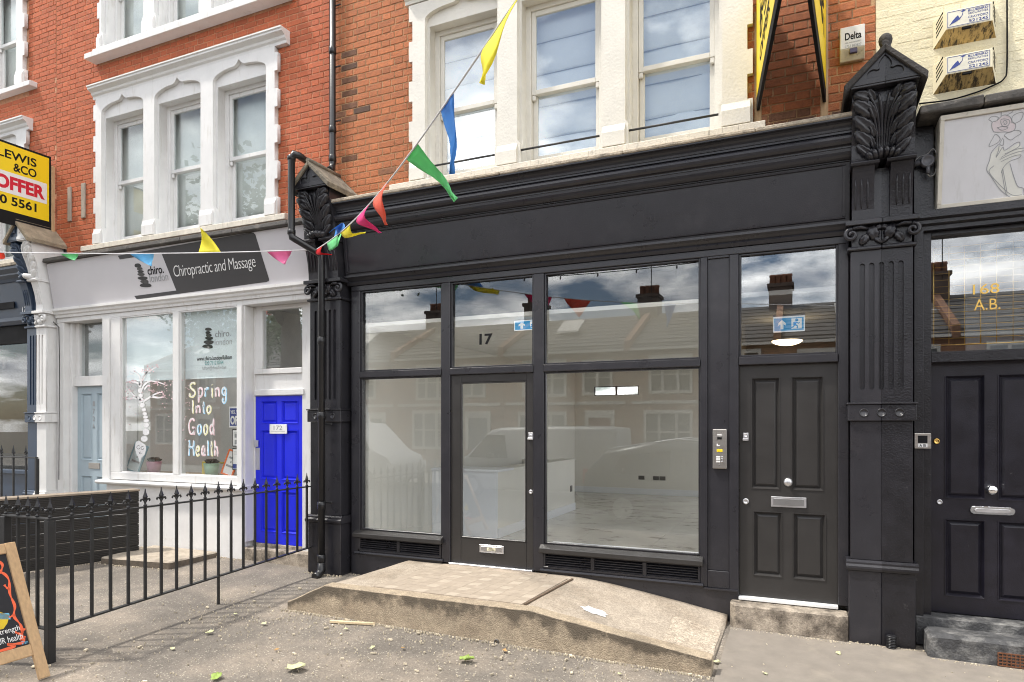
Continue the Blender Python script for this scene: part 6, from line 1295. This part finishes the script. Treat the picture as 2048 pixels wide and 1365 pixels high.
for i_, (u_, v_, sz_, lb_) in enumerate(((527, 1252, .026, 'pale leaf scrap just left of the foot of the ramp wall'), (553, 1304, .022, 'brown leaf scrap below the left end of the ramp'), (345, 1302, .024, 'pale leaf scrap in the shadow of the railing'), (693, 1262, .02, 'pale leaf scrap under the wood splinter'), (806, 1300, .02, 'brown leaf scrap between the green leaf and the ramp wall'), (470, 1232, .02, 'pale leaf scrap right of the railing support bar'), (745, 1300, .024, 'pale leaf scrap in front of the wood splinter'), (1010, 1306, .024, 'brown leaf scrap beside the drain spout of the ramp'), (1240, 1352, .018, 'pale leaf scrap at the bottom edge near the right end of the ramp'), (1530, 1352, .02, 'pale leaf scrap on the smooth pavement before the concrete step'))): leaf(lb_, u_, v_, sz_, (LP, LB, LP)[i_ % 3], 20+i_, i_*1.3)
w0, w1 = Vector((X(665, -1.42), -1.45, 0)), Vector((X(752, -1.34), -1.36, 0)); dd_ = (w1-w0).normalized(); nn = Vector((-dd_.y, dd_.x, 0))
q = [w0-nn*.014, w0+dd_*.2-nn*.017, w1, w1+nn*.006, w0+dd_*.2+nn*.012, w0+nn*.014]; mb = MB(); mb.prismz([(p.x, p.y) for p in q], .022, .042); tag(mb.build('wood_splinter', mat('fresh_wood', (.68, .54, .34), .8, .1, 20), None, .002), 'pale splinter of wood lying against the ramp wall', 'wood')
cdx = X(1782, -.2); mb = MB()
for k in range(9): mb.lathe([(.030, k*.012), (.036, k*.012+.004), (.036, k*.012+.008), (.030, k*.012+.012)], (cdx, -.215, .0), 14)
tag(mb.build('conduit_stub', PIPEB), 'short stub of black ribbed conduit at the foot of the right pilaster', 'pipe')
rnd = random.Random(21); mb = MB()
for k in range(1500):
    if k % 3: x = rnd.uniform(-5.2, -.6); y = min(-1.34, rnd.gauss(-1.55, .35)) if rnd.random() < .55 else rnd.uniform(-3.4, -1.35)
    else: x = rnd.uniform(-8, 2.4); y = rnd.uniform(-3.4, -.3)
    if -4.4 < x < -.55 and y > -1.33: continue
    if -.6 < x < .35 and y > -.23: continue
    a = rnd.uniform(0, pi); L = rnd.uniform(.002, .007) if rnd.random() < .94 else rnd.uniform(.008, .024); w_ = L*rnd.uniform(.2, .6); h = rnd.uniform(.002, .005); z = gz(x, y)+.012
    c, s_ = cos(a), sin(a); b = [(x+u*c-v*s_, y+u*s_+v*c) for u, v in ((-L, -w_), (L, -w_*.6), (L*.8, w_), (-L*.7, w_*.8))]; mb.hexa([(p, q_, z-.008) for p, q_ in b], [(p, q_, z+h) for p, q_ in b])
for (xa, ya), (xb, yb), n_ in (((-4.36, -1.325), (-.58, -1.325), 420), ((-.56, -.225), (.33, -.225), 110), ((.33, -.185), (.84, -.185), 60), ((.85, -.33), (2.3, -.33), 120), ((-5.1, -.18), (-4.6, -.18), 70), ((-4.6, -.05), (-3.9, -.05), 60), ((-7.55, -.42), (-8.4, -3.0), 160), ((-8.6, -.03), (-6.2, -.03), 120), ((-7.6, -.86), (-6.6, -.72), 60)):
    for k in range(n_):
        f_ = rnd.random(); x, y = xa+(xb-xa)*f_, ya+(yb-ya)*f_-abs(rnd.gauss(0, .025)); r_ = rnd.uniform(.002, .007); z = gz(x, y)+.012
        b = [(x+r_*cos(q_)*rnd.uniform(.7, 1.4), y+r_*sin(q_)*rnd.uniform(.5, 1)) for q_ in (3.9, 5.5, .8, 2.3)]; mb.hexa([(p, q_, z-.01) for p, q_ in b], [(p, q_, z+r_*.5) for p, q_ in b])
ob = mb.build('litter_flakes', mat('wood_chips', (.55, .48, .36), .9, .2, 60, island=.45), None, fix=False); struct(ob, 'stuff')

# ------------------------------------------------------------------ the other side of the street (seen in the glass)
OB = mat('buff_brick', (.24, .125, .075), .9, .25, 3, .3, 40)
n_, l_ = OB.node_tree.nodes, OB.node_tree.links; b_ = n_['Principled BSDF']; src_ = b_.inputs['Base Color'].links[0].from_socket; g_ = n_.new('ShaderNodeNewGeometry'); mp_ = n_.new('ShaderNodeMapping'); mp_.inputs['Rotation'].default_value = (pi/2, 0, 0); l_.new(g_.outputs['Position'], mp_.inputs[0])
bt_ = n_.new('ShaderNodeTexBrick'); bt_.inputs['Scale'].default_value = 1; bt_.inputs['Brick Width'].default_value = .225; bt_.inputs['Row Height'].default_value = .075; bt_.inputs['Mortar Size'].default_value = .008; bt_.inputs['Color1'].default_value = (1.25, 1.2, 1.2, 1); bt_.inputs['Color2'].default_value = (.7, .7, .7, 1); bt_.inputs['Mortar'].default_value = (1.3, 1.5, 1.6, 1); l_.new(mp_.outputs[0], bt_.inputs['Vector']); mu_ = n_.new('ShaderNodeVectorMath'); mu_.operation = 'MULTIPLY'; l_.new(src_, mu_.inputs[0]); l_.new(bt_.outputs[0], mu_.inputs[1]); l_.new(mu_.outputs[0], b_.inputs['Base Color'])
OW = mat('far_white_trim', (.52, .50, .46), .6, .05); OR = mat('far_roof_slate', (.085, .078, .072), .8, .3, 4, .4, 20); OG = mat('far_window_glass', (.05, .055, .06), .12, .2, 2); OCH = mat('far_chimney', (.10, .07, .055), .9, .3, 4); POTM = mat('terracotta_pot', (.22, .10, .06), .9)
FY = -20.5
def far_house(k, x0):
    w = 5.6; h = thing('terraced_house', '%s brick house from the left across the street, seen only as a reflection' % ('first second third fourth fifth sixth seventh eighth ninth'.split()[k]), 'house', (x0+w/2, FY-4, -.3), 'houses reflected in the shop windows'); ze, zr = 4.85, 6.75
    part('wall', h, OB, (x0, x0+w-.01, FY-8, FY, -.3, ze), bev=0)
    MB().extr([(FY+.25, ze), (FY-4, zr), (FY-8.2, ze), (FY-8.2, ze-.1), (FY-4, zr-.12), (FY+.25, ze-.12)], x0+.13, x0+w-.14).build('roof', OR, h)
    for j in range(9):
        f = (j+.5)/9.2; MB().extr([(FY+.25-4.25*f, ze+(zr-ze)*f+.01), (FY+.25-4.25*(f+.1), ze+(zr-ze)*(f+.1)+.01), (FY+.25-4.25*(f+.1), ze+(zr-ze)*(f+.1)+.03), (FY+.25-4.25*f, ze+(zr-ze)*f+.05)], x0+.14, x0+w-.15).build('tile_course', OR, h)
    MB().extr([(FY+.32, ze-.2), (FY+.32, ze+.25), (FY-4, zr+.28), (FY-8, ze+.25), (FY-8, ze-.2)], x0-.12, x0+.12).build('party_wall', OB, h)
    ch_ = part('chimney', h, OCH, (x0-.45, x0+.45, FY-4.5, FY-3.4, zr-.4, zr+.75), (x0-.52, x0+.52, FY-4.57, FY-3.33, zr+.751, zr+.9), bev=0)
    for q in range(4): MB().lathe([(.13, 0), (.11, .35), (.14, .38), (.12, .45)], (x0-.33+q*.22, FY-3.9, zr+.9), 10).build('chimney_pot', POTM, ch_)
    if k % 2:
        MB().tube([(x0+.2, FY-3.4, zr+.6), (x0+.2, FY-3.4, zr+2.6)], .02, 6).tube([(x0-.4, FY-3.4, zr+2.5), (x0+.8, FY-3.4, zr+2.55)], .012, 6).tube([(x0-.2, FY-3.4, zr+2.35), (x0-.2, FY-3.4, zr+2.7)], .01, 6).tube([(x0+.5, FY-3.4, zr+2.35), (x0+.5, FY-3.4, zr+2.7)], .01, 6).build('aerial', IRON, ch_)
    else: MB().extr([(FY-1.3, ze+.95), (FY-2.3, ze+1.56), (FY-2.32, ze+1.64), (FY-1.32, ze+1.03)], x0+2, x0+3).build('rooflight', OW, h)
    part('string_course', h, OW, (x0+.13, x0+w-.14, FY+.001, FY+.08, 2.55, 2.68), bev=0); part('gutter', h, OW, (x0+.13, x0+w-.14, FY+.26, FY+.36, ze-.16, ze-.06), bev=0)
    rk = random.Random(k*7+1); va = rk.uniform(-.25, .25)
    for bx, wd, z0, z1 in ((x0+1.0+va, rk.choice((1.5, 1.8, 2.1)), 3.0+rk.uniform(-.08, .08), 4.35), (x0+3.75-va, rk.choice((.85, 1.1)), 3.05, 4.35+rk.uniform(-.1, .1)), (x0+.8+va, rk.choice((1.7, 2.0, 2.3)), .7, 2.1+rk.uniform(-.1, .2))):
        wn_ = part('window', h, OW, (bx-.1, bx+wd+.1, FY+.001, FY+.10, z0-.12, z0), (bx-.1, bx+wd+.1, FY+.001, FY+.10, z1, z1+.15), (bx-.1, bx, FY+.001, FY+.09, z0, z1), (bx+wd, bx+wd+.1, FY+.001, FY+.09, z0, z1), (bx, bx+wd, FY+.001, FY+.06, (z0+z1)/2-.03, (z0+z1)/2+.03), *[(bx+wd*f-.05, bx+wd*f+.05, FY+.001, FY+.08, z0, z1) for f in ((.3, .7) if wd > 1.2 else (.5,))], bev=0); part('pane', wn_, OG, (bx, bx+wd, FY+.0005, FY+.012, z0, z1), bev=0)
    dx_ = x0+3.9; dr = part('front_door', h, mat('far_door_%d' % (k % 3), ((.05, .07, .10), (.16, .03, .03), (.05, .10, .06))[k % 3], .5), (dx_, dx_+.95, FY+.001, FY+.05, -.1, 2.0), bev=0); part('door_surround', h, OW, (dx_-.15, dx_-.001, FY+.001, FY+.12, -.1, 2.3), (dx_+.951, dx_+1.1, FY+.001, FY+.12, -.1, 2.3), (dx_, dx_+.95, FY+.001, FY+.12, 2.001, 2.3), bev=0)
    part('front_wall', h, OB, (x0+.1, x0+w-1.6, -16.6, -16.35, -.3, .75), bev=0)
for k in range(9): far_house(k, -34.5+k*5.6)

# parked vehicles ------------------------------------------------------------------
CARG = mat('dark_car_glass', (.02, .022, .025), .05, .1, 2, spec=.8); TYRE = mat('tyre_rubber', (.02, .02, .02), .8); RIMM = mat('alloy_rim', (.45, .45, .47), .3, metal=.9); LENSR = mat('red_lens', (.4, .01, .01), .2); LENSW = mat('clear_lens', (.7, .7, .7), .15)
def loft(name, m, parent, secs):   # cross sections along the vehicle: (x, [(y, z)...])
    mb = MB(); n = len(secs[0][1])
    for x, ring in secs: mb.v += [(x, y, z) for y, z in ring]
    for i in range(len(secs)-1):
        for k in range(n): k2 = (k+1) % n; mb.f.append([i*n+k, i*n+k2, (i+1)*n+k2, (i+1)*n+k]); mb.sm.add(len(mb.f)-1)
    mb.f.append(list(range(n))[::-1]); mb.f.append([(len(secs)-1)*n+k for k in range(n)])
    return mb.build(name, m, parent)
def vehicle(name, label, cat, x0, yc, zg, L, Wd, prof, belt, glassx, paint, d, wheels, roofrail=False):
    """prof: list of (fraction along, underside, top); d = +1 nose towards +x"""
    t = thing(name, label, cat, (x0+L/2, yc, zg)); X_ = lambda f: x0+(f if d > 0 else 1-f)*L; secs = []
    for f, lo, hi, ww in prof:
        hw = Wd/2*ww; zb_ = min(belt, hi-.02); tw = hw*(1-.22*max(0, hi-belt)/1.0)
        secs.append((X_(f), [(yc-hw*.94, zg+lo), (yc+hw*.94, zg+lo), (yc+hw, zg+lo+.15), (yc+hw, zg+zb_), (yc+tw, zg+hi-.10 if hi-.10 > zb_ else zg+zb_+.005), (yc+tw*.86, zg+hi), (yc-tw*.86, zg+hi), (yc-tw, zg+hi-.10 if hi-.10 > zb_ else zg+zb_+.005), (yc-hw, zg+zb_), (yc-hw, zg+lo+.15)]))
    loft('body', paint, t, secs)
    for g0, g1, s0, s1 in glassx:
        for s in (-1, 1):
            def py_(f, z):
                pr = min(prof, key=lambda p: abs(p[0]-f)); hi = pr[2]; hw = Wd/2*pr[3]; tw = hw*(1-.22*max(0, hi-belt)); return yc+s*(hw+(tw-hw)*min(1, max(0, (z-belt)/max(.05, hi-.10-belt)))+.006)
            P = [(X_(f), py_(f, z), zg+z) for f, z in ((g0, belt+.03), (g1, belt+.03), (s1[0], s1[1]), (s0[0], s0[1]))]; MB().add(P+[(x, y-s*.02, z) for x, y, z in P], [(0, 1, 2, 3), (7, 6, 5, 4), (0, 4, 5, 1), (1, 5, 6, 2), (2, 6, 7, 3), (3, 7, 4, 0)]).build('side_window', CARG, t)
    for f in wheels:
        for s in (-1, 1):
            wh = MB(); cx_, cz_ = X_(f), zg+.33; yo = yc+s*(Wd/2-.10); rg = []
            for r, h in ((.20, -.1), (.30, -.1), (.33, -.07), (.33, .07), (.30, .1), (.20, .1)): rg.append((r, h))
            mbw = MB(); mbw.lathe(rg, (cx_, yo, cz_), 24, 'y'); tw_ = mbw.build('wheel', TYRE, t); MB().lathe([(.21, -.104), (.21, .104), (.05, .106)], (cx_, yo, cz_), 20, 'y').build('rim', RIMM, tw_)
    for s in (-1, 1):
        part('headlight', t, LENSW, (*sorted((X_(.97), X_(1.002))), yc+s*Wd*.42-.12, yc+s*Wd*.42+.10, zg+.68, zg+.86), bev=.01); part('tail_light', t, LENSR, (*sorted((X_(-.003), X_(.015))), yc+s*Wd*.44-.07, yc+s*Wd*.44+.06, zg+.8, zg+1.1), bev=.01)
        if roofrail: MB().tube([(X_(.12), yc+s*Wd*.33, zg+prof[2][2]+.03), (X_(.40), yc+s*Wd*.34, zg+prof[3][2]+.05), (X_(.60), yc+s*Wd*.34, zg+prof[4][2]+.02)], .02, 8).build('roof_rail', SATIN, t)
        MB().box(*sorted((X_(.68), X_(.71))), yc+s*(Wd/2)-.01 if s > 0 else yc-Wd/2-.16, yc+Wd/2+.16 if s > 0 else yc-Wd/2+.01, zg+belt+.02, zg+belt+.17).build('door_mirror', INKBLK, t, .02)
        part('door_line', t, INKBLK, (X_(.47)-.004, X_(.47)+.004, yc+s*(Wd/2+.001)-.003, yc+s*(Wd/2+.001)+.003, zg+.35, zg+belt), bev=0)
    return t
vehicle('parked_van', 'silver-white panel van parked across the road, seen only reflected in the glass door', 'van', -9.4, -11.4, -.30, 5.0, 1.95, [(0, .45, .9, .95), (.004, .3, 1.93, .98), (.1, .28, 1.97, 1), (.40, .25, 1.97, 1), (.66, .25, 1.93, 1), (.72, .25, 1.86, 1), (.86, .25, 1.15, 1), (.96, .28, .98, .97), (1, .4, .80, .9)], 1.08, [(.60, .84, (.63, 1.72), (.735, 1.74))], mat('van_silver_paint', (.30, .30, .30), .4, .04, 3), -1, (.17, .82))
vehicle('parked_car', 'dark grey estate car parked at the kerb behind the camera, seen only in reflection', 'car', -4.2, -8.0, -.30, 4.7, 1.85, [(0, .4, .75, .92), (.01, .3, 1.05, .97), (.10, .25, 1.50, 1), (.30, .22, 1.68, 1), (.52, .22, 1.64, 1), (.60, .22, 1.52, 1), (.74, .22, 1.08, 1), (.95, .25, .90, .96), (1, .35, .65, .88)], 1.0, [(.13, .38, (.17, 1.40), (.38, 1.50)), (.40, .70, (.40, 1.50), (.56, 1.46))], mat('car_grey_paint', (.025, .025, .027), .35, .04, 3), 1, (.18, .81), True)
vehicle('parked_car', 'white box van parked further up the road, faint in the left shop pane', 'van', -17.5, -11.6, -.30, 6.2, 2.1, [(0, .45, 2.6, .98), (.004, .3, 2.75, 1), (.3, .28, 2.78, 1), (.66, .25, 2.78, 1), (.68, .25, 2.1, .95), (.78, .25, 2.05, .95), (.90, .25, 1.25, .95), (.97, .28, 1.05, .93), (1, .4, .8, .88)], 1.2, [(.72, .88, (.72, 1.9), (.80, 1.88))], mat('box_van_white', (.45, .45, .45), .5, .04, 3), 1, (.2, .85))

# street tree seen in the left-hand panes ---------------------------------------------
BARK = mat('plane_tree_bark', (.16, .14, .11), .9, .35, 6, .8, 20); LEAFM = mat('tree_leaf', (.060, .11, .022), .6, .25, 3, island=.35)
def street_tree(label, x, y, h, cr, seed):
    rnd = random.Random(seed); t = thing('street_tree', label, 'tree', (x, y, -.1), 'street trees'); tips = []
    tk = MB(); tk.tube([(x, y, -.2), (x+.02, y, .5), (x-.04, y+.02, 2), (x+.05, y, 3.6), (x, y+.05, 5)], [.42, .33, .29, .26, .20], 12); tk.build('trunk', BARK, t)
    for k in range(9):
        a = k*2.4+rnd.random(); e = rnd.uniform(.35, 1.2); L = rnd.uniform(1.8, 3.2); p0 = Vector((x, y, rnd.uniform(3.6, 5))); d_ = Vector((cos(a)*cos(e), sin(a)*cos(e), sin(e))); p1 = p0+d_*L*.5+Vector((0, 0, .2)); p2 = p0+d_*L; MB().tube([p0, p1, p2], [.11, .07, .025], 7).build('limb', BARK, t); tips += [p1, p2]
        for q in range(3): tips.append(p2+Vector((rnd.gauss(0, .6), rnd.gauss(0, .6), rnd.gauss(0, .5))))
    mb = MB()
    for p in tips:
        for k in range(130):
            c = p+Vector((rnd.gauss(0, .42), rnd.gauss(0, .42), rnd.gauss(0, .38))); s_ = rnd.uniform(.05, .10); u = Vector((rnd.gauss(0, 1), rnd.gauss(0, 1), rnd.gauss(0, .6))).normalized(); v = u.cross(Vector((rnd.gauss(0, 1), rnd.gauss(0, 1), rnd.gauss(0, 1)))).normalized(); mb.add([c-u*s_, c-v*s_*.8, c+u*s_, c+v*s_*.8], [(0, 1, 2, 3)])
    cr_ = mb.build('crown', LEAFM, t, fix=False); struct(cr_, 'stuff')
street_tree('plane tree on the kerb, seen only as a reflection in the left windows', -11.6, -6.4, 8, 3, 3)
street_tree('plane tree further along the far kerb, seen only as a reflection', -21, -13.6, 8, 3, 4)
# festoon wire across the street
fw = []
for i in range(41): f = i/40; fw.append((-9+14*f, -5.0-.5*sin(f*3), 4.75+.45*f-.5*sin(pi*f)))
fz = thing('festoon_wire', 'sagging festoon light wire over the pavement, seen only as a reflection', 'wire', (-2, -5.2, 4.4)); MB().tube(fw, .008, 6).build('wire', INKBLK, fz)
for i in range(2, 40, 2): p = fw[i]; MB().lathe([(.006, 0), (.014, -.02), (.016, -.05), (.004, -.07)], p, 8).build('bulb', INKBLK, fz)
